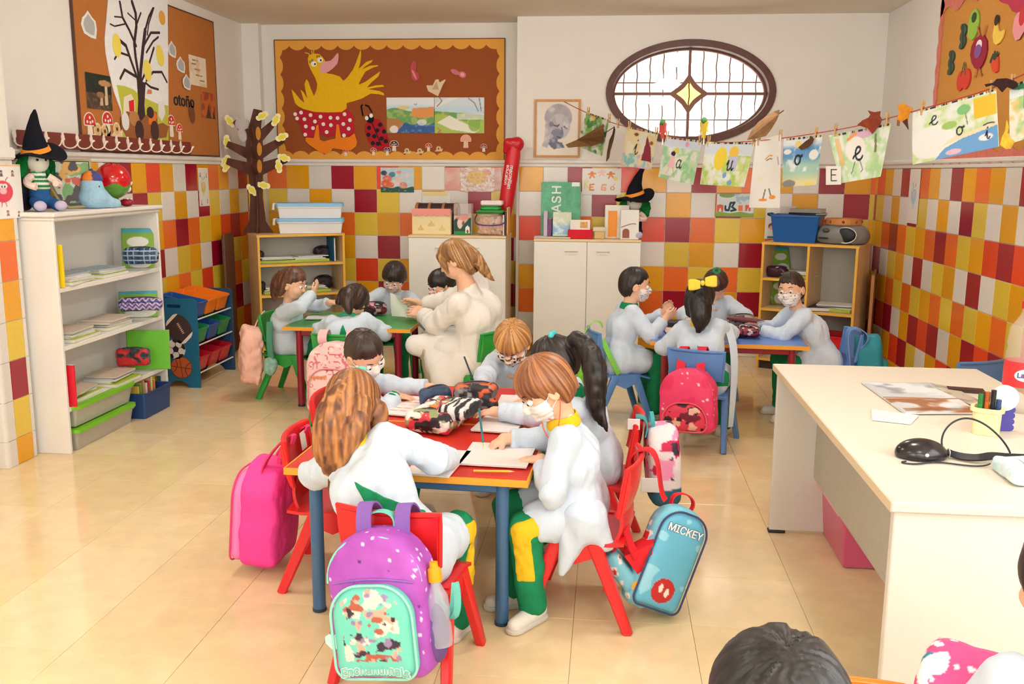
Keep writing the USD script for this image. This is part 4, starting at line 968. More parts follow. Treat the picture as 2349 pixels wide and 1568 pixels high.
wt = obj('wristwatch', tube([w - wd * .012 + .034 * (math.cos(a) * u_ + math.sin(a) * np.cross(u_, wd)) for a in np.arange(20) * 2 * PI / 20], .007, 8, closed=True), M((226, 220, 206), .3), tea, world=True)
obj('watch_face', frame(cyl(.018, .010, 20), w - wd * .012 - V(0, .030, -.012), u_, wd, unit(np.cross(u_, wd)) * 1), M((206, 190, 120), .25, metal=.5), wt, world=True)
hp = te['toW']((.012, -.112, .028))
obj('hair_tie', tube([hp + .017 * (math.cos(a) * te['A'][0] + math.sin(a) * te['A'][2]) for a in np.arange(14) * 2 * PI / 14], .009, 8, closed=True), M((232, 206, 140), .6), tea, smooth=True, world=True)
# skirt of the coat hanging over her knees and the seat
def f_flap(p):
    d = smin(cone(p, (-.84, 5.88, .46), (-1.22, 5.86, .46), .145, .07), cone(p, (-.84, 5.80, .42), (-1.0, 5.72, .26), .13, .09), .07)
    return smin(d, cone(p, (-1.05, 5.80, .36), (-.93, 5.73, .20), .10, .05), .07) - fold(p, (16, 16, 5), .010, 4)
obj('coat_skirt', nets(f_flap, (-1.36, 5.55, .12), (-.6, 6.1, .64), .012), COAT, tea, smooth=True, world=True)
# ---- blue table
blL, _ = person('boy', 'dark haired boy in profile at the left of the blue table, hands held up', (.075, 5.96, .385), 15, (.185, 6.0, .86), 2, 8, 0, hands=(((.375, 5.93, .665), (.75, .2, .45), (-.3, .6, .2), .35), ((.385, 6.10, .68), (.5, -.2, .75), (-.4, -.6, 0), .6)),
    hair=dict(c=BLACK, line=HL_SHORT, g=.013, seed=25), collar=GREEN, mask=(238, 232, 228), mask_dots=[((150, 150, 170), .74)], res=1.35, elbows=((.0, -.5, -.9), (.0, .5, -.9)), pants=GREEN)
blF, _blF = person('girl', 'girl with green scrunchie bending her head at the far side of the blue table', (.74, 6.70, .385), -90, (.745, 6.52, .805), -92, 52, 0, hands=(((.56, 6.32, .578), (.7, -.5, 0), DOWN, .3), ((.92, 6.32, .578), (-.7, -.5, 0), DOWN, .3)),
    hair=dict(c=((34, 20, 18), (88, 54, 42)), line=HL, g=.014, seed=27), collar=None, mask=None, eyes=False, res=1.45, elbows=((-.9, .2, -.3), (.9, .2, -.3)))
blG, bg = person('girl', 'girl with a big yellow bow in her long black hair, back to the camera', (.565, 5.435, .385), 72, (.55, 5.545, .835), 82, 18, -4, hands=(((.80, 5.80, .60), (.2, .9, 0), DOWN, .3), ((.42, 5.74, .59), (-.2, .95, 0), DOWN, .25)),
    hair=dict(c=((10, 8, 10), (38, 30, 34)), line=HL, g=.016, seed=29, strands=[('h', [(0, -.10, .04), (.0, -.125, -.04), (.005, -.13, -.12), (-.01, -.125, -.20)], [.055, .066, .058, .016]), ('h', [(-.05, -.06, .0), (-.055, -.07, -.09)], [.04, .025])]), collar=YELLOW, mask=None, eyes=False, res=1.1, open_back=.62, back_text=('LAGR', .105, .19, .03), stripe=False)
obj('smock_flap', ribbon(spline([(.70, 5.50, .70), (.735, 5.44, .60), (.745, 5.40, .48), (.742, 5.37, .30), (.735, 5.36, .12)], 16), (.75, .5, 0), np.linspace(.06, .035, 16), .006), SMOCK, blG, smooth=True, world=True, label='loose hanging front panel of the smock')
bowc = bg['toW']((.02, -.178, .065)); by = M((244, 214, 70), .6, .3)
for s_ in (-1, 1): obj('bow_loop', join(frame(nets(lambda p, s_=s_: rb(p, (s_ * .042, 0, .008 * s_), (.040, .012, .034), .012) + .012 * np.clip(1 - np.abs(p[:, 0]) / .05, 0, 1), (-.1, -.04, -.06), (.1, .04, .06), .005), bowc, bg['A'][0], -bg['A'][1], bg['A'][2])), by, blG, smooth=True, world=True, label='yellow hair bow')
obj('bow_knot', frame(sph((0, 0, 0), (.013, .016, .016)), bowc, bg['A'][0], -bg['A'][1], bg['A'][2]), by, blG, smooth=True, world=True)
blR, _ = person('boy', 'boy in white mask looking at the camera from the right of the blue table', (1.405, 6.10, .385), 186, (1.165, 6.05, .845), 238, 8, 6, hands=(((.955, 6.17, .60), (-.9, .0, -.15), DOWN, .35), ((.98, 6.03, .585), (-.93, .2, -.1), DOWN, .3)),
    hair=dict(c=DARK, line=HL_SHORT, g=.009, seed=31), collar=None, cuffs=(1,), mask_dots=[((170, 120, 130), .77)], mask=(240, 236, 230), res=1.0, elbows=((.1, .6, -.7), (.2, -.7, -.6)))
# ---- nearest the camera
fgB, _ = person('boy', 'close-cropped black haired boy seen from above at the bottom edge of the picture', (.21, .97, .385), 92, (.222, 1.075, .90), 90, 4, 0, hair=dict(c=((8, 7, 8), (40, 35, 36)), line=HL_SHORT, g=.011, seed=33, h=.0035, crown=(0, -.05)), mask=None, eyes=False, res=1.1, collar=GREEN, kh=1.08)
fgG, _ = person('girl', 'dark haired girl in pale blue smock cut off by the right edge of the picture', (.81, 1.56, .40), 95, (.808, 1.59, .875), 100, 8, 0, hair=dict(c=((18, 14, 14), (60, 42, 40)), line=HL_BOB, g=.014, seed=35, strands=[('h', [(-.03, -.09, .0), (-.05, -.10, -.08), (-.06, -.08, -.12)], [.04, .03, .006])]), mask=None, eyes=False, res=1.1, collar=M((206, 218, 232), .8))

# hair ornaments
def scrunchie(P, A, r, t, col, parent, name='hair_tie'): obj(name, tube([P + r * (math.cos(a) * A[0] + math.sin(a) * A[1]) * (1 + .12 * math.sin(a * 7)) for a in np.arange(28) * 2 * PI / 28], t, 8, closed=True), M(col, .8), parent, smooth=True, world=True)
scrunchie(_blF['toW']((0, -.05, .112)), _blF['A'], .020, .011, (30, 120, 66), blF)
def clip(P, A, col, parent): obj('hair_clip', join(*[frame(sph((s * .022, 0, 0), (.022, .012, .014)), P, A[0], A[1], A[2]) for s in (-1, 1)] + [frame(sph((0, 0, .004), (.010, .012, .012)), P, A[0], A[1], A[2])]), M(col, .4), parent, smooth=True, world=True)
clip(gi['toW']((.0, -.01, .122)), gi['A'], (92, 200, 184), girl)
clip(po['toW']((-.0, -.055, .112)), po['A'], (70, 190, 190), pony)
obj('hair_tie', frame(sph((0, 0, 0), (.018, .012, .014)), _grL['toW']((0, -.085, .075)), *_grL['A']), M((226, 222, 216), .5), grL, smooth=True, world=True)
# ================================================================ things on the walls
def plane(k, off):
    """origin, u axis, outward normal of a wall plane, off metres in front of it"""
    return {'L': (V(XL + off, 0, 0), V(0, 1, 0), V(1, 0, 0)), 'R': (V(XR - off, 0, 0), V(0, 1, 0), V(-1, 0, 0)), 'M': (V(0, D1 - off, 0), V(1, 0, 0), V(0, -1, 0)),
            'B': (V(0, D2 - off, 0), V(1, 0, 0), V(0, -1, 0)), 'P': (V(XP + off, 0, 0), V(0, 1, 0), V(1, 0, 0))}[k]
def cut(poly, k, off, th=.003):
    """flat cut-out of real thickness lying on a wall plane"""
    o, u, n = plane(k, off)
    m = extrude(poly, th); v, f = m
    P = o + v[:, :1] * u + v[:, 1:2] * V(0, 0, 1) + v[:, 2:3] * n
    if np.cross(u, V(0, 0, 1)) @ n < 0: f = f[:, ::-1]
    return P, f
P_ = lambda pts: Polygon(pts).buffer(0)
def EL(c, a, b, rot=0): return affinity.translate(affinity.rotate(affinity.scale(Point(0, 0).buffer(1, 24), a, b), rot), c[0], c[1])
def art(name, label, cat, poly, k, off, col, th=.003, parts=(), group=None, rough=.7):
    """a pinned cut-out: base shape and coloured pieces glued on it"""
    c = poly.centroid; o, u, n = plane(k, off); t = Thing(name, label, cat, tuple(o + u * c.x + V(0, 0, c.y)), 0, group)
    obj('sheet', cut(poly, k, off, th), M(col, rough, .3, var=.05, vscale=40), t, world=True, smooth=False)
    for i, (pn, pp, pc) in enumerate(parts): obj(pn, cut(pp, k, off + th + .0006 * (i % 5), .0012), M(pc, rough, .3), t, world=True, smooth=False)
    return t
class Paint:
    """colours for a printed sheet; u, v run from 0 to 1, v upwards; asp = width / height"""
    def __init__(s, u, v, asp, bg): s.u, s.v, s.a = u, v, asp; s.c = np.tile(np.array(bg, float), (len(u), 1))
    def put(s, m, col, al=1.0): m = np.clip(m, 0, 1)[:, None] * al; s.c = s.c * (1 - m) + np.array(col, float) * m; return s
    def ell(s, x, y, rx, ry, col, al=1.0, soft=.06): d = np.hypot((s.u - x) / rx, (s.v - y) / ry); return s.put((1 - d) / soft + .5, col, al)
    def rect(s, x0, y0, x1, y1, col, al=1.0): return s.put(((s.u > x0) & (s.u < x1) & (s.v > y0) & (s.v < y1)).astype(float), col, al)
    def below(s, f, col, al=1.0, soft=.01): return s.put((f(s.u) - s.v) / soft + .5, col, al)
    def line(s, pts, w, col, al=1.0):
        P = np.array(pts, float) * [s.a, 1]; q = np.stack([s.u * s.a, s.v], 1); d = np.full(len(q), 9.)
        for a, b in zip(P[:-1], P[1:]):
            ba = b - a; h = np.clip((q - a) @ ba / max(ba @ ba, 1e-9), 0, 1); d = np.minimum(d, np.linalg.norm(q - a - h[:, None] * ba, axis=1))
        return s.put((w - d) / .008 + .5, col, al)
    def poly(s, pts, col, al=1.0):
        P = np.array(pts, float); ins = np.zeros(len(s.u), bool)
        for (x0, y0), (x1, y1) in zip(P, np.roll(P, -1, 0)):
            c_ = ((y0 > s.v) != (y1 > s.v)); ins ^= c_ & (s.u < (x1 - x0) * (s.v - y0) / (y1 - y0 if y1 != y0 else 1e-9) + x0)
        return s.put(ins.astype(float), col, al)
    def wash(s, col, sc, th, seed, al=.6, soft=.15, where=None):
        n = meshkit.fbm(np.stack([s.u * s.a * sc, s.v * sc, s.u * 0], 1), 3, seed); m = (n - th) / soft
        if where is not None: m = m * where(s.u, s.v)
        return s.put(m, col, al)
LET = {'o': [[(.5 + .34 * math.cos(t), .45 + .42 * math.sin(t)) for t in np.linspace(1.2, 1.2 + 2 * PI, 22)] + [(.75, .80), (1.0, .88)]],
       'e': [[(-.05, .2), (.25, .42), (.62, .62), (.70, .80), (.52, .95), (.28, .78), (.20, .45), (.32, .10), (.60, .02), (.90, .25)]],
       'a': [[(.70 + .0, .75), (.50, .90), (.25, .75), (.15, .42), (.28, .08), (.52, .10), (.72, .45), (.76, .88), (.74, .40), (.80, .06), (1.0, .18)]],
       'u': [[(.0, .55), (.18, .92), (.16, .35), (.28, .02), (.50, .10), (.70, .50), (.74, .92), (.72, .30), (.82, .02), (1.0, .22)]],
       'i': [[(.2, .45), (.45, .92), (.42, .35), (.52, .02), (.78, .22)], [(.52, 1.28), (.54, 1.34)]],
       'E': [[(.8, 1), (.2, 1), (.2, 0), (.8, 0)], [(.2, .52), (.7, .52)]]}
def letter(p, ch, x, y, h, w=.012, col=(16, 22, 40)):
    for st in LET[ch]: p.line([(x + a * h / p.a, y + b * h) for a, b in (spline([(q[0], q[1], 0) for q in st], 40)[:, :2] if len(st) > 2 and ch != 'E' else st)], w, col)
def sheet_mesh(TL, TR, BR, BL, nx, ny, th=.0012, curl=0.0, nrm=None, wav=0):
    """a paper sheet between four corners, front grid plus back and rim; returns mesh and u, v of each vertex"""
    TL, TR, BR, BL = map(lambda q: np.asarray(q, float), (TL, TR, BR, BL))
    U, W = np.meshgrid(np.linspace(0, 1, nx), np.linspace(0, 1, ny), indexing='ij'); U, W = U.ravel(), W.ravel()
    Pt = (BL * ((1 - U) * (1 - W))[:, None] + BR * (U * (1 - W))[:, None] + TL * ((1 - U) * W)[:, None] + TR * (U * W)[:, None])
    n = unit(np.cross(TR - TL, TL - BL)) if nrm is None else nrm
    Pt = Pt + n * (curl * (1 - W) ** 2 + wav * np.sin(U * 5 + W * 3))[:, None]
    v = np.vstack([Pt + n * th / 2, Pt - n * th / 2]); k = nx * ny; f = []
    ii, jj = np.meshgrid(np.arange(nx - 1), np.arange(ny - 1), indexing='ij'); a = (ii * ny + jj).ravel(); b, c, d = a + ny, a + ny + 1, a + 1
    f = np.vstack([np.stack([a, b, c], 1), np.stack([a, c, d], 1), np.stack([a, c, b], 1) + k, np.stack([a, d, c], 1) + k])
    rim = list(range(0, ny)) + [i * ny + ny - 1 for i in range(1, nx)] + list(range(nx * ny - 2, (nx - 1) * ny - 1, -1)) + [i * ny for i in range(nx - 2, 0, -1)]
    r = np.array(rim); r2 = np.roll(r, -1)
    f = np.vstack([f, np.stack([r, r2, r2 + k], 1), np.stack([r, r2 + k, r + k], 1)])
    return (v, f), np.concatenate([U, U]), np.concatenate([W, W])
def sheet(name, label, cat, corners, fn, bg=(240, 238, 232), nx=60, ny=50, parent=None, group=None, rough=.5, back=(236, 232, 224), **kw):
    m, u, v = sheet_mesh(*corners, nx, ny, **kw); C4 = np.mean([np.asarray(c) for c in corners], 0)
    asp = np.linalg.norm(np.subtract(corners[1], corners[0])) / np.linalg.norm(np.subtract(corners[0], corners[3]))
    k = nx * ny; p = Paint(u[:k], v[:k], asp, bg); fn(p); col = np.vstack([p.c, np.tile(np.array(back, float), (k, 1))])
    if parent is not None: return obj(name, m, MV(rough, .4), parent, smooth=True, world=True, paint=np.clip(col, 0, 255))
    t = Thing(name, label, cat, tuple(C4), 0, group)
    obj('printed_sheet', m, MV(rough, .4), t, smooth=True, world=True, paint=np.clip(col, 0, 255))
    return t
def on(k, off, u0, u1, z0, z1):
    """corners of an upright rectangle on a wall as seen from the room"""
    o, u, n = plane(k, off); a, b = (u0, u1) if k != 'R' else (u1, u0)
    q = lambda s, z: o + u * s + V(0, 0, z)
    return q(a, z1), q(b, z1), q(b, z0), q(a, z0)
cork = lambda c: M(c, .85, .2, var=.12, vscale=220, bump=.3, bscale=300)

# ---- left notice board: autumn
LB = Thing('notice_board', 'tall brown notice board with a bare autumn tree on the left wall', 'notice board', (XL, 6.7, 1.69))
obj('cork_panel', bbox(XL, XL + .016, 5.655, 7.74, 1.685, 2.762), cork((186, 116, 58)), LB, world=True)
obj('dark_rim', frame(extrude(sbox(5.648, 1.678, 7.747, 2.769).difference(sbox(5.657, 1.687, 7.738, 2.760)), .018), (XL, 0, 0), V(0, 1, 0), V(0, 0, 1), V(1, 0, 0)), M((84, 52, 40), .6), LB, world=True)
shp = P_([(6.098, 2.737), (6.057, 2.595), (6.027, 2.496), (5.998, 2.397), (5.998, 2.315), (6.025, 2.195), (6.069, 2.074), (6.110, 2.007), (6.148, 1.953), (6.141, 1.767), (6.800, 1.757), (6.840, 2.012), (6.893, 2.486), (6.919, 2.736), (6.931, 2.836)])
grass = P_([(6.108, 2.120), (6.211, 2.123), (6.327, 2.110), (6.444, 2.070), (6.665, 2.038), (6.836, 2.037), (6.807, 1.758), (6.141, 1.767), (6.154, 1.954)])
trunk = P_([(6.385, 2.182), (6.508, 2.170), (6.469, 2.018), (6.474, 1.914), (6.492, 1.809), (6.375, 1.781), (6.293, 1.801), (6.357, 1.922), (6.385, 2.042)])
brn = []
for pts, w in (([(6.426, 2.163), (6.450, 2.253), (6.501, 2.406), (6.548, 2.529)], .03), ([(6.548, 2.529), (6.612, 2.627), (6.685, 2.698)], .016), ([(6.494, 2.405), (6.631, 2.526), (6.764, 2.545)], .014), ([(6.417, 2.191), (6.387, 2.334), (6.380, 2.419), (6.426, 2.541), (6.426, 2.627), (6.386, 2.692)], .024), ([(6.403, 2.408), (6.325, 2.498), (6.242, 2.570), (6.220, 2.663)], .018), ([(6.420, 2.540), (6.500, 2.639)], .012), ([(6.403, 2.175), (6.322, 2.297), (6.264, 2.390), (6.139, 2.429)], .020), ([(6.370, 2.201), (6.225, 2.230), (6.160, 2.167)], .016), ([(6.303, 2.329), (6.165, 2.336), (6.103, 2.286)], .012), ([(6.438, 2.164), (6.568, 2.295), (6.663, 2.426)], .015), ([(6.548, 2.382), (6.656, 2.470), (6.740, 2.511)], .012), ([(6.522, 2.186), (6.628, 2.256), (6.763, 2.270), (6.837, 2.206)], .014), ([(6.508, 2.170), (6.581, 2.147), (6.692, 2.141)], .013), ([(6.577, 2.504), (6.606, 2.582), (6.699, 2.706)], .010), ([(6.242, 2.570), (6.139, 2.559)], .008), ([(6.266, 2.531), (6.131, 2.497), (6.077, 2.503)], .008), ([(6.408, 2.581), (6.317, 2.609)], .008)):
    brn.append(LineString(pts).buffer(w * .62, cap_style=1)); 
leafp = [EL(c, .055, .075, r) for c, r in zip([(6.143, 2.377), (6.750, 2.382), (6.544, 2.257)], (0, 20, 10))]
art('tree_poster', 'white paper poster with a dark bare tree and green grass on the left notice board', 'poster', shp, 'L', .018, (236, 236, 236), parts=[('grass', grass, (188, 190, 70)), ('tree', unary_union([trunk] + brn).intersection(shp.buffer(.03)), (58, 40, 44))] + [('yellow_leaf', l, (236, 214, 92)) for l in leafp] + [('paper_sun', EL([(6.819, 2.656)][0], .05, .05), (226, 166, 70)), ('paper_figure', P_([(6.190, 2.050), (6.293, 2.078), (6.335, 2.032), (6.330, 1.950), (6.170, 1.946)]), (232, 220, 200)), ('red_dress', P_([(6.251, 2.026), (6.324, 2.043), (6.320, 1.964), (6.253, 1.957)]), (206, 44, 40)), ('white_figure', P_([(6.680, 2.048), (6.764, 2.069), (6.780, 1.977), (6.717, 1.917), (6.668, 1.955)]), (230, 228, 224)), ('red_cap', P_([(6.534, 2.128), (6.585, 2.129), (6.588, 2.102), (6.517, 2.099)]), (214, 120, 90))], th=.004)
art('leaf_collage', 'pile of brown and orange paper leaves at the foot of the poster tree', 'paper cut-out', P_([(6.143, 1.916), (6.218, 1.958), (6.336, 1.944), (6.403, 1.901), (6.561, 1.994), (6.644, 1.975), (6.647, 1.892), (6.729, 1.906), (6.816, 1.885), (6.771, 1.804), (6.437, 1.777), (6.195, 1.783), (6.123, 1.852)]), 'L', .023, (150, 92, 52), parts=[('orange_leaf', P_([(6.514, 1.976), (6.593, 1.990), (6.641, 1.953), (6.592, 1.880), (6.515, 1.886)]), (224, 118, 48)), ('dark_leaf', EL([(6.545, 1.969)][0], .05, .04), (62, 40, 42)), ('dark_leaf', EL([(6.370, 1.834)][0], .06, .07), (66, 44, 42)), ('dark_leaf', EL([(6.594, 1.844)][0], .06, .07), (70, 46, 46)), ('pale_leaf', EL([(6.180, 1.889)][0], .05, .06), (222, 220, 218)), ('tan_leaf', EL([(6.307, 1.914)][0], .07, .05), (178, 124, 72))])
for i, c in enumerate([(5.815, 2.459), (6.952, 2.450), (7.085, 2.354), (7.159, 2.232)]):
    ou = affinity.translate(P_([(-.04, .06), (.0, .10), (.05, .06), (.09, .04), (.10, -.02), (.08, -.09), (.02, -.09), (-.06, -.07), (-.09, -.01), (-.07, .04)]), c[0], c[1])
    ou = affinity.scale(ou, *((.95, .85), (.7, .62), (.78, .62), (.75, .62))[i])
    art('silver_leaf', ['crumpled silver foil leaf at the upper left of the left notice board', 'silver foil leaf right beside the tree poster edge, highest of three', 'silver foil leaf left of the printed poem sheet', 'silver foil leaf overlapping the lower corner of the poem sheet'][i], 'paper cut-out', ou, 'L', .024 if i == 3 else .018, (232, 230, 224), parts=[('foil', affinity.scale(ou, .72, .76), (176, 176, 178))], group='foil leaves')
def mush_photo(p):
    p.below(lambda u: .45 + 0 * u, (70, 52, 40)); p.wash((24, 44, 34), 6, .45, 3, .8, where=lambda u, v: v > .45); p.wash((120, 96, 76), 12, .5, 5, .8, where=lambda u, v: v < .45)
    p.poly([(.70, .15), (.82, .15), (.84, .72), (.74, .72)], (206, 184, 150)); p.ell(.74, .76, .25, .09, (184, 140, 92)); p.poly([(.5, .12), (.62, .12), (.62, .4), (.54, .4)], (196, 170, 136)); p.ell(.54, .42, .15, .09, (150, 108, 72))
sheet('mushroom_photo', 'small photograph of two tan mushrooms on the left notice board', 'picture', on('L', .019, 5.735, 6.04, 1.948, 2.168), mush_photo, (22, 30, 30), 40, 40)
def poem(p):
    p.wash((214, 170, 120), 3, .5, 4, .5)
    for y, x0, x1 in ((.85, .2, .55), (.72, .15, .4), (.55, .3, .62), (.36, .35, .75), (.2, .6, .85)): p.line([(x0 + t * (x1 - x0), y + .018 * math.sin(t * 40)) for t in np.linspace(0, 1, 30)], .012, (96, 70, 56))
sheet('poem_sheet', 'cream poem sheet pinned at the right of the left notice board', 'paper sheet', on('L', .019, 7.235, 7.55, 2.225, 2.452), poem, (236, 224, 200), 40, 50)
def fire(p): p.wash((206, 110, 40), 5, .45, 8, .8); p.poly([(.3, 0), (.42, .35), (.5, .6), (.55, .3), (.7, 0)], (60, 30, 30)); p.poly([(.75, 0), (.8, .3), (.95, 0)], (50, 30, 30))
sheet('autumn_picture', 'rust red autumn picture at the right edge of the left notice board', 'picture', on('L', .019, 7.425, 7.70, 1.985, 2.19), fire, (150, 56, 34), 30, 30)
tx = meshkit.text_mesh('otoño', .068, .003, bold=True); tx.apply_scale([1.42, 1.15, 1]); tw = Thing('word_letters', 'dark felt letters spelling otoño on the left notice board', 'lettering', (XL + .017, 6.93, 2.04))
obj('letters', frame(tx, (XL + .017, 6.935, 2.052), V(0, 1, 0), V(0, 0, 1), V(1, 0, 0)), M((34, 28, 34), .8), tw, world=True, smooth=False)
art('brown_leaf', 'single brown dried leaf under the otoño letters', 'leaf', EL([(7.239, 2.011)][0], .055, .085, 15), 'L', .018, (120, 72, 44), th=.002)
def mushroom(c, k, s, off, label, cap=(200, 52, 44), stem=(236, 224, 206), dots=True, tall=1.0, group=None):
    x, z = c; a = s
    st = P_([(x - .3 * a, z - a * tall), (x + .3 * a, z - a * tall), (x + .2 * a, z + .1 * a), (x - .2 * a, z + .1 * a)]); cp = EL((x, z + .15 * a), a * .8, .75 * a).intersection(sbox(x - 2 * a, z - .05 * a, x + 2 * a, z + 2 * a))
    art('paper_mushroom', label, 'paper cut-out', unary_union([st.buffer(.12 * a), cp.buffer(.1 * a)]), k, off, stem, th=.003, parts=[('cap', cp, cap)] + ([('spot', EL((x + q * a, z + r * a), .13 * a, .13 * a), (238, 232, 224)) for q, r in ((-.4, .2), (0, .55), (.38, .25), (.02, .15))] if dots else []), group=group)
for i, (c, s, t, lb) in enumerate(zip([(5.747, 1.848), (5.964, 1.867), (6.875, 1.903), (7.008, 1.861)], (.075, .075, .07, .055), (1.1, 1, 1.2, 1.1), ('tall red and white paper mushroom at the lower left of the autumn board', 'red spotted paper mushroom with a ring next to the snails', 'red paper mushroom to the right of the leaf pile', 'small red paper mushroom rightmost above the coat hooks'))):
    mushroom(c, 'L', s, .018, lb, tall=t, group='mushrooms on the autumn board')
def snail(c, k, s, off, label, col=(214, 176, 120), group=None):
    x, z = c; body = unary_union([EL((x, z), s, s), P_([(x - 1.5 * s, z - s), (x + 1.3 * s, z - s), (x + 1.6 * s, z), (x + 1.1 * s, z - .4 * s), (x - .8 * s, z - .5 * s)]).buffer(.1 * s)])
    art('paper_snail', label, 'paper cut-out', body, k, off, (232, 206, 166), th=.003, parts=[('shell', EL((x, z), .75 * s, .75 * s), col), ('shell_centre', EL((x, z), .28 * s, .28 * s), (96, 60, 40))], group=group)
for c, lb in zip([(5.835, 1.817), (5.919, 1.812), (6.075, 1.833)], ('leftmost paper snail on the autumn board', 'middle paper snail below the ringed mushroom', 'paper snail at the left foot of the poster tree')): snail(c, 'L', .045, .018, lb, group='snails on the autumn board')

# ---- coat rack
rack = Thing('coat_rack', 'long dark red coat rack with a row of white hooks on the left wall', 'coat rack', (XL, 6.07, 1.73))
obj('backboard', bbox(XL + .018, XL + .038, 4.985, 7.155, 1.686, 1.782, .004), M((124, 52, 42), .45, .4, var=.08, vscale=20), rack, world=True)
for (y, z) in [(4.957, 1.722), (5.099, 1.717), (5.253, 1.717), (5.422, 1.717), (5.576, 1.719), (5.734, 1.718), (5.885, 1.717), (6.043, 1.718), (6.192, 1.716), (6.355, 1.718), (6.513, 1.719), (6.671, 1.719), (6.830, 1.720), (6.990, 1.721)]:
    y = y - .02; hk = obj('hook_plate', frame(extrude(unary_union([EL((0, .012), .016, .022), EL((0, .036), .010, .010), sbox(-.007, -.03, .007, .02)]), .005), (XL + .038, y, 1.742), V(0, 1, 0), V(0, 0, 1), V(1, 0, 0)), M((238, 228, 214), .35, .5), rack, world=True)
    obj('hook', tube(spline([(XL + .040, y, 1.725), (XL + .050, y + .004, 1.700), (XL + .080, y + .02, 1.693), (XL + .105, y + .035, 1.712), (XL + .110, y + .045, 1.735), (XL + .112, y + .065, 1.742)], 14), [.0045] * 10 + [.005, .0065, .0075, .006], 8), M((238, 228, 214), .35, .5), hk, world=True)
# ---- posters on the tiles of the left side
def bug(p, body, x=.36, y=.5, rx=.26, ry=.24):
    p.ell(x, y, rx, ry, body, soft=.04); p.ell(x - .03, y + .10, .07, .05, (240, 236, 232)); p.ell(x + .08, y + .10, .07, .05, (240, 236, 232)); p.ell(x - .01, y + .09, .02, .02, (20, 20, 30)); p.ell(x + .07, y + .09, .02, .02, (20, 20, 30)); p.ell(x + .02, y + .01, .10, .06, (240, 190, 200))
    p.line([(x - .08, y + ry), (x - .14, y + ry + .07)], .008, (120, 40, 60)); p.line([(x + .1, y + ry), (x + .17, y + ry + .06)], .008, (120, 40, 60)); p.line([(x - .05, y - ry), (x - .06, y - ry - .07)], .012, body); p.line([(x + .06, y - ry), (x + .08, y - ry - .07)], .012, body)
def kids(p, pts):
    for i, (x, y) in enumerate(pts): p.ell(x, y, .035, .028, (60, 44, 44)); p.ell(x, y - .012, .026, .022, (206, 160, 136)); p.poly([(x - .05, y - .085), (x + .05, y - .085), (x + .03, y - .03), (x - .03, y - .03)], ((96, 96, 110), (160, 120, 110))[i % 2])
def bug1(p): p.rect(0, .965, 1, 1, (232, 190, 130)); bug(p, (224, 76, 96), .42, .50, .30, .20); kids(p, [(.42, .86), (.75, .86), (.22, .16), (.52, .13), (.85, .10)])
sheet('bug_poster', 'white poster with a red bug and tiny portraits on the left pier', 'poster', on('P', .010, 4.49, 4.770, 1.312, 1.592), bug1, (240, 238, 234), 70, 70)
def bug2(p): bug(p, (222, 206, 96), .45, .53, .24, .18); kids(p, [(.2, .85), (.8, .84), (.22, .12), (.8, .15)])
sheet('bug_card', 'narrow white card with a yellow bug on the left wall tiles', 'poster', on('L', .010, 7.315, 7.505, 1.278, 1.585), bug2, (238, 236, 230), 40, 50)

# ---- middle notice board: duck
MB = Thing('notice_board', 'wide brown notice board with an amber scalloped border and a big yellow duck', 'notice board', (-1.97, D1, 1.67))
obj('cork_panel', bbox(-3.01, -.94, D1 - .018, D1, 1.672, 2.712), cork((158, 84, 44)), MB, world=True)
inner = sbox(-2.965, 1.705, -.985, 2.675)
sc = [EL((x, 2.70), .085, .075) for x in np.arange(-2.95, -.95, .148)] + [EL((x, 1.675), .085, .07) for x in np.arange(-2.95, -.95, .148)] + [EL((-3.0, z), .06, .085) for z in np.arange(1.75, 2.7, .148)] + [EL((-.95, z), .06, .085) for z in np.arange(1.75, 2.7, .148)]
obj('scalloped_border', cut(sbox(-3.01, 1.672, -.94, 2.712).difference(inner).union(unary_union(sc)).intersection(sbox(-3.01, 1.672, -.94, 2.712)), 'M', .018, .003), M((228, 162, 58), .7), MB, world=True, smooth=False)
obj('dark_rim', cut(sbox(-3.016, 1.666, -.934, 2.718).difference(sbox(-3.008, 1.674, -.942, 2.710)), 'M', 0, .022), M((110, 62, 40), .6), MB, world=True, smooth=False)
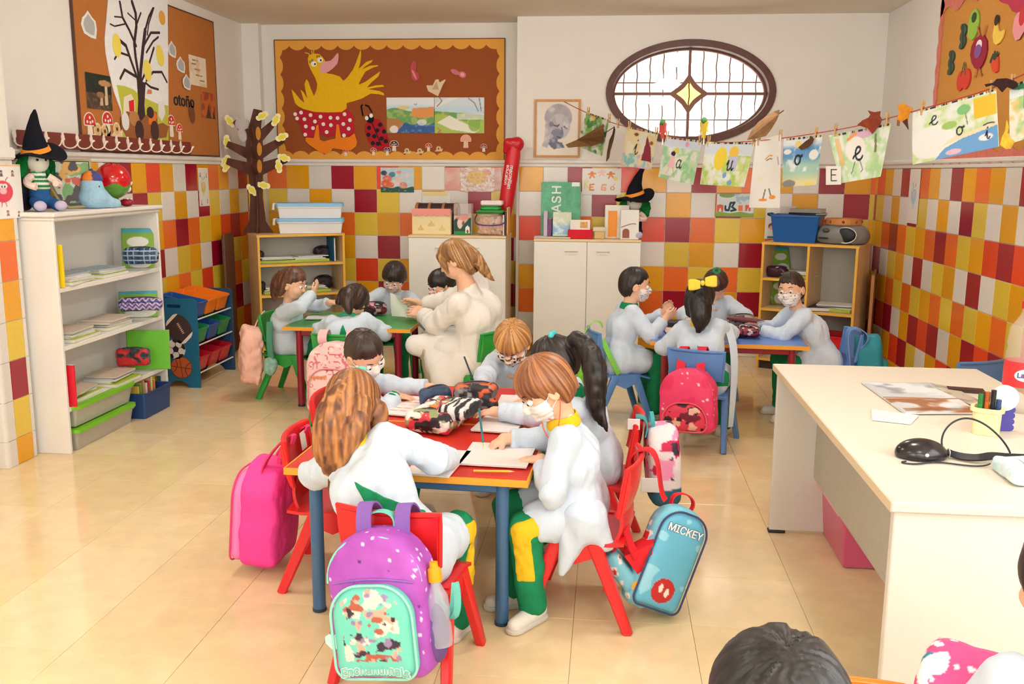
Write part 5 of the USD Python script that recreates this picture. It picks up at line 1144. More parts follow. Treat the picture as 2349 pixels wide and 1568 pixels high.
duck = P_([(-2.707, 2.554), (-2.696, 2.582), (-2.649, 2.596), (-2.598, 2.591), (-2.569, 2.563), (-2.544, 2.526), (-2.575, 2.515), (-2.582, 2.448), (-2.522, 2.423), (-2.481, 2.418), (-2.421, 2.399), (-2.386, 2.359), (-2.350, 2.389), (-2.297, 2.456), (-2.265, 2.523), (-2.222, 2.632), (-2.220, 2.580), (-2.230, 2.513), (-2.247, 2.461), (-2.174, 2.522), (-2.113, 2.541), (-2.129, 2.517), (-2.185, 2.484), (-2.216, 2.456), (-2.145, 2.489), (-2.074, 2.495), (-2.064, 2.486), (-2.115, 2.473), (-2.186, 2.437), (-2.223, 2.379), (-2.250, 2.326), (-2.188, 2.350), (-2.116, 2.398), (-2.050, 2.441), (-2.066, 2.398), (-2.127, 2.350), (-2.174, 2.302), (-2.088, 2.321), (-2.027, 2.324), (-2.017, 2.309), (-2.088, 2.302), (-2.159, 2.288), (-2.058, 2.271), (-2.023, 2.254), (-2.018, 2.233), (-2.069, 2.244), (-2.140, 2.249), (-2.222, 2.206), (-2.304, 2.182), (-2.361, 2.167), (-2.365, 2.119), (-2.409, 2.089), (-2.532, 2.085), (-2.655, 2.089), (-2.758, 2.114), (-2.808, 2.138), (-2.838, 2.167), (-2.857, 2.236), (-2.867, 2.289), (-2.835, 2.255), (-2.796, 2.206), (-2.751, 2.167), (-2.764, 2.216), (-2.783, 2.284), (-2.758, 2.265), (-2.722, 2.201), (-2.737, 2.274), (-2.745, 2.332), (-2.726, 2.376), (-2.708, 2.352), (-2.690, 2.294), (-2.661, 2.226), (-2.633, 2.293), (-2.627, 2.332), (-2.646, 2.390), (-2.684, 2.458), (-2.703, 2.506)])
beak = P_([(-2.580, 2.515), (-2.550, 2.526), (-2.498, 2.534), (-2.467, 2.562), (-2.436, 2.600), (-2.424, 2.590), (-2.427, 2.543), (-2.438, 2.505), (-2.480, 2.466), (-2.522, 2.438), (-2.563, 2.424), (-2.593, 2.433), (-2.597, 2.477)])
pants_ = P_([(-2.852, 2.070), (-2.836, 2.094), (-2.789, 2.114), (-2.655, 2.089), (-2.532, 2.085), (-2.409, 2.089), (-2.362, 2.119), (-2.327, 2.089), (-2.297, 2.031), (-2.295, 1.933), (-2.311, 1.894), (-2.353, 1.874), (-2.394, 1.874), (-2.434, 1.904), (-2.497, 1.879), (-2.549, 1.869), (-2.599, 1.893), (-2.641, 1.883), (-2.704, 1.864), (-2.745, 1.863), (-2.776, 1.883), (-2.793, 1.981), (-2.834, 2.011)])
feet = P_([(-2.644, 1.972), (-2.626, 1.977), (-2.617, 1.844), (-2.581, 1.829), (-2.508, 1.849), (-2.472, 1.854), (-2.458, 1.982), (-2.437, 1.977), (-2.420, 1.864), (-2.342, 1.870), (-2.295, 1.904), (-2.272, 1.826), (-2.283, 1.786), (-2.335, 1.751), (-2.407, 1.756), (-2.500, 1.770), (-2.521, 1.736), (-2.574, 1.721), (-2.635, 1.745), (-2.716, 1.799), (-2.752, 1.834), (-2.745, 1.863), (-2.673, 1.859)])
dt = art('felt_duck', 'big yellow felt duck in red polka dot trousers on the middle notice board', 'felt cut-out', duck, 'M', .018, (238, 188, 26), th=.006, rough=.9, parts=[('beak', beak, (232, 166, 170))])
tr_ = obj('trousers', cut(pants_, 'M', .022, .004), M((188, 26, 46), .9), dt, world=True, smooth=False)
for c in [(-2.784, 2.084), (-2.823, 2.032), (-2.755, 2.026), (-2.697, 2.062), (-2.658, 2.006), (-2.605, 2.048), (-2.513, 2.039), (-2.448, 2.036), (-2.383, 2.070), (-2.334, 2.018), (-2.396, 1.984), (-2.511, 1.974), (-2.581, 1.982), (-2.744, 1.962), (-2.678, 1.947), (-2.552, 1.913), (-2.348, 1.943), (-2.752, 1.890), (-2.393, 1.884), (-2.839, 2.070)]: obj('polka_dot', cut(EL(c, .017, .017), 'M', .0262, .0012), M((240, 236, 230), .9), tr_, world=True, smooth=False)
obj('feet', cut(feet, 'M', .0266, .004), M((240, 130, 20), .9), dt, world=True, smooth=False)
for c, q in zip([(-2.652, 2.506), (-2.595, 2.541)], [(-2.642, 2.505), (-2.587, 2.538)]):
    e_ = obj('eye', cut(EL(c, .026, .024), 'M', .0245, .002), M((242, 240, 236), .6), dt, world=True, smooth=False); obj('pupil', cut(EL(q, .008, .009), 'M', .0266, .001), M((20, 18, 24), .5), e_, world=True, smooth=False)
lash = unary_union([LineString(l).buffer(.0025) for l in ([(-2.686, 2.515), (-2.689, 2.533)], [(-2.674, 2.523), (-2.676, 2.541)], [(-2.662, 2.530), (-2.663, 2.548)], [(-2.622, 2.560), (-2.623, 2.576)], [(-2.610, 2.563), (-2.611, 2.580)], [(-2.597, 2.563), (-2.597, 2.578)])])
obj('eyelashes', cut(lash, 'M', .0245, .002), M((50, 30, 20), .6), dt, world=True, smooth=False)
obj('tuft', cut(unary_union([LineString(l).buffer(.005) for l in ([(-2.681, 2.575), (-2.700, 2.597), (-2.728, 2.604)], [(-2.665, 2.587), (-2.671, 2.616)], [(-2.655, 2.587), (-2.651, 2.630)])]), 'M', .02, .003), M((226, 170, 50), .9), dt, world=True, smooth=False)
lb = P_([(-2.175, 2.012), (-2.114, 2.031), (-2.063, 2.022), (-2.033, 1.983), (-2.009, 1.924), (-1.984, 1.856), (-1.975, 1.797), (-1.996, 1.763), (-2.058, 1.753), (-2.129, 1.777), (-2.174, 1.836), (-2.198, 1.914), (-2.197, 1.973)])
lt = art('felt_ladybird', 'red felt ladybird with black spots beside the duck', 'felt cut-out', lb, 'M', .018, (178, 26, 40), th=.006, rough=.9, parts=[('head', EL([(-2.149, 2.029)][0], .036, .036), (22, 20, 28)), ('wing_seam', LineString([(-2.140, 2.012), (-2.052, 1.797)]).buffer(.004), (30, 20, 26)), ('antennae', unary_union([LineString([(-2.215, 2.060), (-2.229, 2.138), (-2.218, 2.150)]).buffer(.007), LineString([(-2.133, 2.090), (-2.162, 2.140), (-2.188, 2.148)]).buffer(.007)]), (22, 20, 28))])
for c in [(-2.161, 1.951), (-2.168, 1.890), (-2.114, 1.877), (-2.085, 1.929), (-2.059, 1.978), (-2.024, 1.919), (-2.048, 1.858), (-2.128, 1.816), (-2.082, 1.811), (-2.010, 1.834)]: obj('spot', cut(EL(c, .019, .019), 'M', .025, .0016), M((24, 22, 30), .9), lt, world=True, smooth=False)
for c in [(-2.180, 2.036), (-2.139, 2.057)]: obj('eye', cut(EL(c, .017, .019), 'M', .0268, .0016), M((240, 238, 234), .6), lt, world=True, smooth=False)
def pond(p):
    p.put((p.v - .72) / .1, (238, 242, 244), .8); p.below(lambda u: .66 + .05 * np.sin(u * 9), (104, 160, 84)); p.wash((178, 198, 110), 8, .5, 3, .7, where=lambda u, v: v < .66)
    p.poly([(.55, .7), (1, .74), (1, .45), (.7, .42), (.5, .5)], (222, 148, 76)); p.poly([(0, .42), (.25, .4), (.38, .25), (.3, .05), (0, .02)], (180, 124, 70)); p.below(lambda u: .26 - 1.0 * np.maximum(.38 - u, 0) + .03 * np.sin(u * 20), (38, 86, 154)); p.wash((120, 170, 210), 14, .55, 5, .6, where=lambda u, v: (v < .25) & (u > .3))
    p.ell(.15, .1, .09, .11, (236, 230, 220)); p.ell(.36, .72, .13, .06, (228, 206, 130), .8); p.ell(.58, .36, .07, .1, (170, 190, 110), .8); p.ell(.74, .3, .10, .09, (236, 236, 234), .8); p.line([(.58, .82), (.62, .79), (.64, .84)], .008, (90, 110, 120))
def field(p):
    p.put((p.v - .7) / .1, (214, 228, 236), .9); p.below(lambda u: .62 - .1 * u, (100, 158, 76)); p.wash((214, 200, 90), 6, .5, 6, .7, where=lambda u, v: v < .6); p.below(lambda u: .42 + .1 * np.sin(u * 5 + 1), (170, 196, 86)); p.poly([(.05, .3), (.35, .1), (.8, 0), (.9, .1), (.5, .35), (.3, .5)], (240, 238, 224)); p.ell(.8, .25, .12, .2, (130, 178, 70), .8)
    p.poly([(0, .7), (.5, 1), (.3, 1), (0, .82)], (238, 240, 238), .8); p.rect(.45, .38, 1, .55, (236, 238, 234), .7)
    for a in ([(.88, .62), (.80, .85), (.68, .98)], [(.94, .62), (.90, .98)], [(.05, .75), (.15, .9), (.1, 1)]): p.line(a, .012, (128, 92, 76))
    p.line([(.05, .15), (.12, .08), (.06, .03), (.15, .0)], .01, (190, 70, 60))
u0 = [(-1.998, 2.215), (-1.565, 1.906), (-1.117, 1.905)]
sheet('watercolour_print', 'watercolour print of a pond landscape on the duck board', 'picture', on('M', .022, u0[0][0], u0[1][0] - .002, u0[1][1], u0[0][1]), pond, (196, 222, 236), 80, 60)
sheet('watercolour_print', 'watercolour print of green fields with a white path on the duck board', 'picture', on('M', .022, u0[1][0] + .002, u0[2][0], u0[2][1], u0[0][1]), field, (196, 222, 236), 80, 60)
c1, c2, c3 = [(-1.741, 2.430), (-1.340, 2.424), (-1.553, 2.303)]
art('pink_butterfly', 'dusky pink felt butterfly standing upright above the white bird', 'felt cut-out', unary_union([EL((c1[0] - .006, c1[1] + .04), .026, .062, -8), EL((c1[0] + .01, c1[1] - .035), .036, .04, 12)]), 'M', .02, (190, 78, 92), th=.012, rough=.9, parts=[('wing_mark', EL((c1[0], c1[1] - .02), .010, .045, 25), (226, 140, 146))])
art('pink_butterfly', 'pale pink felt butterfly lying sideways at the top right of the duck board', 'felt cut-out', unary_union([EL((c2[0] - .035, c2[1] + .008), .042, .020, -25), EL((c2[0] + .03, c2[1] - .015), .034, .028, -20)]), 'M', .02, (214, 116, 130), th=.012, rough=.9, parts=[('wing_mark', EL((c2[0] + .03, c2[1] - .015), .02, .016, -20), (236, 166, 172))])
art('paper_dove', 'cream paper bird with spread wings above the pond print', 'paper cut-out', unary_union([P_([(c3[0] - .075, c3[1] + .01), (c3[0] - .06, c3[1] - .03), (c3[0] + .02, c3[1] - .07), (c3[0] + .06, c3[1] + .02), (c3[0] + .085, c3[1] + .06), (c3[0] + .04, c3[1] + .035), (c3[0] + .005, c3[1] + .06), (c3[0] - .02, c3[1] + .01)]).buffer(.006), EL((c3[0] + .01, c3[1] + .03), .02, .04, -20)]), 'M', .02, (226, 204, 168), th=.006, parts=[('wing', P_([(c3[0] - .03, c3[1] - .02), (c3[0] + .01, c3[1] + .05), (c3[0] + .03, c3[1] - .02)]), (196, 164, 124))])
for c, s, lb_, kw in zip([(-2.382, 1.736), (-2.125, 1.745), (-1.620, 1.784), (-1.282, 1.839), (-1.121, 1.781), (-1.997, 1.748), (-1.934, 1.797)], (.030, .032, .034, .055, .033, .035, .045), ('red spotted paper mushroom under the duck feet', 'red spotted paper mushroom below the ladybird', 'red paper mushroom between the two snails', 'tall pale pink paper mushroom at the right of the duck board', 'white and wine paper mushroom rightmost on the duck board', 'brown mushroom with white spots, the lower of a leaning pair', 'brown mushroom with white spots, the upper of a leaning pair'), ({}, {}, {}, dict(cap=(232, 170, 150), stem=(236, 196, 170), dots=False), dict(cap=(150, 60, 70)), dict(cap=(84, 40, 48)), dict(cap=(84, 40, 48)))): mushroom(c, 'M', s, .022, lb_, group='mushrooms on the duck board', **kw)
for c, lb_ in zip([(-1.818, 1.751), (-1.701, 1.751), (-1.529, 1.770)], ('pale paper snail right of the brown mushrooms', 'paper snail with a dark ringed shell on the duck board', 'pale paper snail with a yellow leaf on the duck board')): snail(c, 'M', .022, .022, lb_, group='snails on the duck board')

# ---- pictures on the tiles of the back wall
def party(p):
    p.below(lambda u: .2 + .03 * np.sin(u * 15), (20, 84, 70)); 
    for x, y, r, c in ((.1, .78, .09, (40, 50, 80)), (.35, .72, .10, (50, 130, 160)), (.2, .55, .14, (226, 110, 90)), (.15, .35, .14, (230, 90, 50)), (.45, .38, .12, (240, 226, 220)), (.68, .28, .12, (224, 130, 110)), (.55, .82, .07, (236, 130, 110)), (.8, .7, .1, (222, 214, 214)), (.3, .3, .1, (232, 100, 60)), (.55, .5, .1, (236, 200, 190))): p.ell(x, y, r, r * 1.1, c, .9)
    p.wash((240, 240, 240), 16, .6, 3, .5)
b = [(-2.066, 1.601), (-1.759, 1.381)]
sheet('children_picture', 'bright plastic coated picture of playing figures on the tiles under the duck board', 'picture', on('M', .012, b[0][0], b[1][0], b[1][1], b[0][1]), party, (196, 218, 226), 60, 50, rough=.25)
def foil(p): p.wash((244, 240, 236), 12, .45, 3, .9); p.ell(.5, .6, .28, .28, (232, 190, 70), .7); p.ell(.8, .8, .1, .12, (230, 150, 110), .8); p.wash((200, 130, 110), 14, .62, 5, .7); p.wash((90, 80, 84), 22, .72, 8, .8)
b = [(-1.339, 1.606), (-1.023, 1.392), (-1.478, 1.605), (-0.963, 1.404)]
sheet('glossy_picture', 'shiny plastic coated picture half whitened by glare above the plastic buckets', 'picture', on('M', .014, b[0][0], b[1][0], b[1][1], b[0][1]), foil, (226, 190, 176), 60, 50, rough=.15)
sheet('pink_poster', 'pale pink plastic poster behind the glossy picture', 'poster', on('M', .0105, b[2][0], b[3][0], b[3][1], b[2][1]), lambda p: p.wash((240, 220, 212), 3, .45, 4, .6), (228, 164, 152), 12, 12, rough=.15)
b = [(-1.687, 1.386), (-1.428, 1.232)]
sheet('notice_sheet', 'white notice with a pale yellow heading behind the wooden box', 'paper sheet', on('M', .010, b[0][0], b[1][0], b[1][1] - .05, b[0][1]), lambda p: (p.rect(.02, .84, .9, .98, (240, 222, 160)), [p.line([(.1, y), (.85, y)], .008, (206, 206, 204)) for y in (.7, .62, .5, .42)]), (238, 236, 232), 20, 20)
def rego(p):
    for x, y, c in ((.25, .78, (226, 140, 80)), (.73, .78, (226, 140, 80)), (.5, .85, (240, 200, 196))):
        p.ell(x, y + .05, .045, .06, c); p.line([(x - .09, y), (x + .09, y + .02)], .03, c); p.line([(x, y), (x - .05, y - .14)], .03, c); p.line([(x, y), (x + .06, y - .12)], .03, c)
    p.ell(.86, .62, .06, .08, (238, 214, 130)); p.line([(.07, .25), (.07, .55), (.16, .5), (.08, .42), (.16, .24)], .02, (226, 214, 130)); p.line([(.30, .40), (.20, .38), (.20, .18), (.30, .18)], .03, (232, 150, 90)); p.line([(.20, .29), (.28, .29)], .025, (232, 150, 90)); p.line([(.62, .38), (.52, .38), (.50, .2), (.60, .17), (.60, .27), (.55, .27)], .03, (240, 170, 150)); p.ell(.78, .25, .06, .08, (222, 160, 110)); p.ell(.78, .25, .03, .04, (238, 236, 230)); p.line([(.80, .34), (.84, .42)], .012, (222, 160, 110))
b = [(-0.232, 1.604), (0.100, 1.382)]
sheet('gingerbread_sheet', 'white sheet with orange paper dolls and big letters between window and tiles', 'paper sheet', on('B', .012, b[0][0], b[1][0], b[1][1], b[0][1]), rego, (238, 236, 230), 80, 60)
def masa(p):
    p.below(lambda u: .18 + .03 * np.sin(u * 12), (140, 178, 80)); p.ell(.3, .95, .2, .12, (120, 168, 80), .9); p.wash((150, 196, 222), 5, .5, 4, .7, where=lambda u, v: (v > .55) & (u > .4)); p.rect(0, .2, .05, 1, (206, 104, 50))
    p.poly([(.06, .22), (.06, .5), (.13, .54), (.22, .5), (.22, .22), (.17, .22), (.16, .36), (.12, .36), (.11, .22)], (222, 100, 70)); p.line([(.27, .45), (.28, .28), (.36, .28), (.40, .6), (.5, .62), (.44, .42), (.54, .3), (.42, .25)], .045, (24, 70, 76)); p.poly([(.6, .25), (.6, .5), (.72, .5), (.72, .25)], (232, 130, 84)); p.poly([(.78, .25), (.78, .52), (.92, .52), (.92, .25), (.87, .25), (.87, .38), (.84, .38), (.83, .25)], (224, 104, 74))
b = [(0.895, 1.400), (1.220, 1.210)]
sheet('letters_picture', 'picture of fat coloured letters on grass right of the centre tiles', 'picture', on('B', .012, b[0][0], b[1][0], b[1][1], b[0][1]), masa, (226, 234, 240), 80, 60)
b = [(1.320, 1.280), (1.417, 1.036), (1.518, 1.037)]
sheet('small_card', 'narrow white card with a red haired figure behind the blue tub', 'paper sheet', on('B', .012, b[0][0], b[1][0] + .02, b[1][1] - .01, b[0][1]), lambda p: (p.ell(.45, .42, .22, .10, (150, 60, 50)), p.ell(.45, .37, .14, .07, (230, 190, 170)), p.rect(.2, 0, .8, .1, (70, 120, 150))), (238, 236, 230), 24, 40)
sheet('grey_card', 'grey card with faint writing behind the blue tub', 'paper sheet', on('B', .010, b[1][0] + .03, b[2][0] + .05, b[1][1] - .01, b[0][1] + .02), lambda p: [p.line([(.1, y), (.9, y)], .01, (170, 168, 164)) for y in (.3, .45, .6, .75)], (206, 202, 196), 20, 30)
# ---- framed portrait
pf = Thing('framed_picture', 'wood framed grey drawing of a girl looking down, left of the oval window', 'picture', (-.452, D2, 1.935))
obj('frame', cut(sbox(-.648, 1.694, -.256, 2.176).difference(sbox(-.630, 1.712, -.274, 2.158)), 'B', 0, .022), M((196, 142, 84), .5, .4, var=.1, vscale=40), pf, world=True, smooth=False)
def face_(p):
    p.poly([(.28, .22), (.42, .12), (.68, .15), (.62, .24), (.52, .26), (.46, .45), (.3, .55)], (84, 92, 120), .9)
    p.ell(.52, .70, .32, .25, (168, 162, 168)); p.ell(.55, .54, .25, .23, (188, 182, 186)); p.poly([(.22, .62), (.20, .3), (.14, .18), (.28, .14), (.34, .4), (.36, .6)], (176, 170, 176)); p.ell(.5, .40, .15, .10, (108, 112, 136), .8); p.wash((150, 146, 156), 9, .5, 3, .5, where=lambda u, v: (np.hypot((u - .52) / .32, (v - .7) / .25) < 1))
    p.line([(.42, .56), (.50, .54), (.54, .57)], .012, (60, 62, 84)); p.line([(.66, .54), (.72, .50)], .012, (60, 62, 84)); p.line([(.60, .52), (.63, .42), (.58, .41)], .010, (96, 98, 120)); p.line([(.50, .35), (.58, .33)], .012, (70, 70, 96)); p.ell(.36, .58, .05, .05, (90, 92, 112), .6); p.wash((236, 234, 230), 7, .58, 9, .5)
sheet('drawing', None, None, on('B', .010, -.634, -.270, 1.708, 2.162), face_, (228, 220, 206), 70, 80, parent=pf)

# ---- right notice board: fruit
RB = Thing('notice_board', 'amber notice board with crinkled pink border and paper fruit on the right wall', 'notice board', (XR, 5.8, 1.66))
obj('cork_panel', bbox(XR - .016, XR, 4.75, 6.83, 1.665, 2.73), cork((206, 146, 70)), RB, world=True)
cr = []
for u, z in [(6.81 + .012 * math.sin(i * 2.1), zz) for i, zz in enumerate(np.linspace(1.68, 2.72, 24))]: cr.append((u + .03, z))
cr2 = [(6.775 + .014 * math.sin(i * 3.3 + 1), zz) for i, zz in enumerate(np.linspace(1.68, 2.72, 24))]
bd = P_(cr + cr2[::-1]); bt = P_([(u, 1.645 + .008 * math.sin(u * 40)) for u in np.linspace(4.75, 6.83, 40)] + [(u, 1.72 + .02 * math.sin(u * 23)) for u in np.linspace(6.83, 4.75, 40)]); tp = P_([(u, 2.745 + .006 * math.sin(u * 40)) for u in np.linspace(4.75, 6.83, 40)] + [(u, 2.63 + .025 * math.sin(u * 19)) for u in np.linspace(6.83, 4.75, 40)])
for q in (bd, bt, tp): obj('paper_border', cut(q, 'R', .017, .006), M((214, 120, 104), .7, var=.15, vscale=30), RB, world=True, smooth=False)
def fruit(name, label, poly, col, parts=(), cat='paper cut-out'): return art(name, label, cat, poly, 'R', .018, col, th=.008, parts=parts)
bp = P_([(6.094, 2.393), (6.025, 2.383), (5.973, 2.348), (5.955, 2.296), (5.970, 2.249), (6.005, 2.212), (6.066, 2.189), (6.127, 2.208), (6.183, 2.248), (6.216, 2.295), (6.207, 2.345), (6.159, 2.381)])
fruit('paper_beetle', 'dark red paper beetle among the fruit on the right notice board', bp, (150, 24, 52), [('eye', EL([(6.083, 2.335)][0], .045, .032), (240, 232, 236)), ('mouth', EL([(6.093, 2.301)][0], .055, .04), (130, 80, 150)), ('legs', unary_union([LineString(l).buffer(.008) for l in ([(6.089, 2.192), (6.103, 2.159), (6.114, 2.156)], [(6.038, 2.190), (6.026, 2.164), (6.007, 2.156)], [(6.094, 2.395), (6.129, 2.444)], [(6.031, 2.384), (6.000, 2.433)])]), (196, 110, 60))])
fruit('paper_lime', 'green paper fruit at the top of the right notice board', EL([(6.210, 2.472)][0], .085, .09, 20), (150, 190, 70), [('leaf', EL([(6.203, 2.513)][0], .04, .03), (50, 80, 40))])
fruit('paper_banana', 'yellow paper banana right of the beetle', P_([(5.867, 2.429), (5.853, 2.431), (5.828, 2.392), (5.802, 2.368), (5.760, 2.363), (5.737, 2.367), (5.745, 2.341), (5.779, 2.318), (5.823, 2.312), (5.863, 2.329), (5.883, 2.368)]).buffer(.008), (240, 206, 84), [('stalk', EL([(5.850, 2.443)][0], .03, .03), (50, 36, 34))])
fruit('paper_carrot', 'orange red paper carrot below the banana', P_([(5.869, 2.225), (5.851, 2.235), (5.787, 2.228), (5.774, 2.195), (5.775, 2.157), (5.805, 2.154), (5.838, 2.164), (5.869, 2.205)]).buffer(.006), (224, 74, 44), [('leaves', unary_union([LineString(l).buffer(.012) for l in ([(5.835, 2.234), (5.854, 2.248), (5.878, 2.220)], [(5.824, 2.232), (5.831, 2.261)], [(5.814, 2.231), (5.794, 2.253)])]), (52, 66, 50))])
fruit('paper_cherries', 'pair of red paper cherries on green stalks', unary_union([EL([(6.345, 2.152)][0], .06, .06), EL([(6.255, 2.157)][0], .07, .062)]), (214, 58, 44), [('stalk', unary_union([LineString(l).buffer(.006) for l in ([(6.340, 2.182), (6.304, 2.257)], [(6.261, 2.183), (6.298, 2.257)])]), (70, 100, 60))])
for c, l_ in zip([(6.370, 2.424), (6.544, 2.284)], ('upper dark green paper leaf sprig on the right notice board', 'lower dark green paper leaf sprig on the right notice board')): fruit('paper_sprig', l_, unary_union([EL((c[0], c[1] + dz), .055, .026, r) for dz, r in ((.05, 20), (.02, -20), (-.015, 20), (-.045, -15))]), (60, 84, 66), [('vein', LineString([(c[0] - .02, c[1] - .07), (c[0] + .01, c[1] + .07)]).buffer(.004), (30, 40, 36))])
fruit('paper_blossom', 'big dark pink and pale pink paper shape cut off at the top right corner', P_([(5.883, 2.575), (5.812, 2.535), (5.707, 2.506), (5.638, 2.456), (5.540, 2.433), (5.413, 2.420), (5.339, 2.465), (5.437, 2.518)]), (190, 50, 84), [('petal', P_([(5.600, 2.416), (5.560, 2.440), (5.496, 2.437), (5.446, 2.337), (5.507, 2.293), (5.561, 2.293), (5.612, 2.349)]), (236, 156, 166)), ('red_spot', EL([(5.499, 2.411)][0], .04, .05), (206, 50, 60))])
b = [(7.241, 1.609), (7.004, 1.608), (6.951, 1.220), (7.180, 1.224)]
sheet('bug_card', 'narrow white card with a pale blue bug on the right wall tiles', 'poster', on('R', .010, b[1][0], b[0][0], b[2][1], b[0][1]), lambda p: bug(p, (170, 206, 226), .5, .52, .25, .16), (236, 230, 224), 30, 60)
# ================================================================ the washing line of letter sheets
LA, LD = V(-.37, 8.1, 0), unit(V(2.57, -3.9, 0)); LN = V(LD[1], -LD[0], 0); LN = LN if LN[1] < 0 else -LN
def lp(u, z, off=0.0): return LA + LD * u + V(0, 0, z) + LN * off
ln = [(-0.117, 2.179), (0.308, 2.049), (0.787, 1.933), (1.051, 1.885), (1.557, 1.807), (1.935, 1.774), (2.336, 1.773), (2.585, 1.784), (2.865, 1.806), (3.122, 1.831), (3.385, 1.871), (3.560, 1.902), (3.772, 1.940), (3.979, 1.987), (4.104, 2.029), (4.244, 2.092)]
line = Thing('string_line', 'thin red cord strung from the portrait to the right wall carrying pegged sheets', 'string', tuple(lp(2.3, 1.8)))
obj('cord', tube(spline([lp(u, z) for u, z in ln], 80), .003, 6), M((176, 60, 50), .7), line, world=True)
LI = lambda u: float(np.interp(u, [q[0] for q in ln], [q[1] for q in ln]))
def hang(name, label, q, fn, bg, curl=.0, off=.004, nx=70, ny=60, cat='letter sheet', strip=True, wav=.004):
    t = sheet(name, label, cat, [lp(u, z, off) for u, z in q], fn, bg, nx, ny, curl=curl, nrm=LN, wav=wav, group='sheets pegged on the line', rough=.45)
    return t
def top(p, seed=1): p.put(((p.v > .965) & (meshkit.noise(np.stack([p.u * 30, p.u * 0, p.u * 0], 1), seed) > .35)).astype(float), (30, 44, 60)); p.put((p.v > .965) & (meshkit.noise(np.stack([p.u * 60, p.u * 0, p.u * 0], 1), seed + 4) > .62), (206, 190, 120))
def wash_bg(p, sky, land, land2, seed, hor=.6):
    p.put((p.v - hor) / .1, sky, .9); p.wash(land, 5, .42, seed, .9, .2, where=lambda u, v: v < hor + .05); p.wash(land2, 7, .52, seed + 3, .8, .15, where=lambda u, v: v < hor)
def s1(p): wash_bg(p, (206, 222, 232), (120, 178, 84), (60, 120, 60), 3, .95); p.ell(.25, .75, .12, .16, (70, 140, 60)); p.ell(.3, .9, .1, .08, (226, 200, 90)); p.wash((236, 230, 220), 7, .55, 9, .9); p.ell(.3, .15, .1, .1, (240, 236, 226)); top(p)
def si(p):
    p.wash((228, 208, 156), 4, .4, 5, .8); p.wash((196, 220, 222), 5, .5, 8, .7, where=lambda u, v: v < .3); p.wash((214, 170, 214), 6, .52, 12, .9, where=lambda u, v: v < .35); p.wash((130, 196, 190), 6, .55, 15, .9, where=lambda u, v: v < .35); p.poly([(.68, .88), (.62, .22), (.95, .20), (.86, .55)], (140, 44, 66)); p.ell(.52, .72, .07, .12, (226, 228, 222)); p.ell(.32, .85, .07, .04, (130, 70, 50)); p.ell(.85, .7, .06, .05, (170, 84, 50)); letter(p, 'i', .30, .34, .28, .016); top(p)
def sa(p):
    wash_bg(p, (206, 218, 236), (150, 206, 150), (196, 226, 180), 21, .72); p.poly([(.35, .1), (.6, .45), (.72, .62), (.66, .64), (.3, .5), (0, .1)], (236, 238, 226), .8); p.ell(.36, .70, .06, .07, (230, 206, 90)); p.ell(.30, .62, .06, .06, (46, 40, 56)); p.poly([(.2, .30), (.42, .28), (.36, .56), (.26, .58)], (240, 196, 204)); p.line([(.28, .3), (.22, .14)], .01, (220, 150, 140)); p.line([(.36, .3), (.46, .08)], .01, (220, 150, 140)); p.ell(.62, .88, .05, .06, (232, 160, 180)); letter(p, 'a', .42, .30, .22, .016); top(p)
def su(p):
    wash_bg(p, (208, 220, 232), (176, 210, 90), (216, 228, 150), 31, .66); p.ell(.36, .62, .13, .26, (236, 210, 70)); p.ell(.62, .78, .10, .13, (240, 200, 80)); p.poly([(.55, .68), (.74, .68), (.72, .35), (.56, .36)], (196, 200, 226)); p.wash((238, 238, 230), 6, .55, 35, .8, where=lambda u, v: v < .35); p.ell(.52, .25, .04, .07, (130, 170, 210)); p.ell(.66, .08, .05, .06, (120, 166, 206)); letter(p, 'u', .52, .36, .24, .019); top(p)
def sg(p):
    p.line([(.50, .26), (.46, .14)], .008, (60, 60, 70)); p.line([(.62, .27), (.70, .16)], .008, (60, 60, 70)); p.ell(.45, .115, .13, .022, (240, 150, 60)); p.ell(.74, .15, .10, .03, (240, 150, 60)); p.line([(.42, .70), (.55, .745), (.66, .735)], .009, (214, 150, 70)); p.line([(.46, .68), (.58, .70), (.66, .69)], .006, (70, 50, 50)); p.ell(.3, .42, .08, .03, (240, 230, 190), .6); p.line([(.88, .70), (.92, .60)], .010, (150, 160, 180))
def so(p):
    p.put((.86 - p.v) / .1, (84, 146, 200), .9); p.put((.62 - p.v) / .2, (176, 214, 190), .9); p.put((.28 - p.v) / .2, (236, 222, 170), .9); p.wash((236, 240, 242), 6, .56, 41, .9, where=lambda u, v: v > .3); p.ell(.82, .62, .13, .10, (238, 240, 240)); p.ell(.12, .72, .1, .05, (236, 240, 242)); p.ell(.38, .86, .08, .07, (232, 210, 130)); p.ell(.2, .06, .2, .08, (120, 120, 130), .8); p.ell(.78, .04, .12, .04, (240, 220, 110)); letter(p, 'o', .30, .44, .22, .022); top(p)
def se(p):
    wash_bg(p, (206, 222, 220), (170, 212, 150), (196, 226, 170), 51, .92); p.ell(.55, .92, .22, .10, (216, 180, 206)); p.poly([(.76, .85), (.79, .85), (.82, .5), (.77, .5)], (120, 130, 90)); p.ell(.42, .62, .18, .26, (240, 240, 234)); p.line([(.30, .84), (.44, .94)], .03, (236, 160, 90)); p.poly([(.08, .9), (.16, .9), (.2, .35), (.1, .35)], (232, 190, 130), .8); p.line([(.40, .38), (.34, .2), (.3, .16)], .010, (60, 90, 90)); p.line([(.50, .38), (.56, .2), (.52, .16)], .010, (60, 90, 90)); letter(p, 'e', .38, .40, .28, .022); top(p)
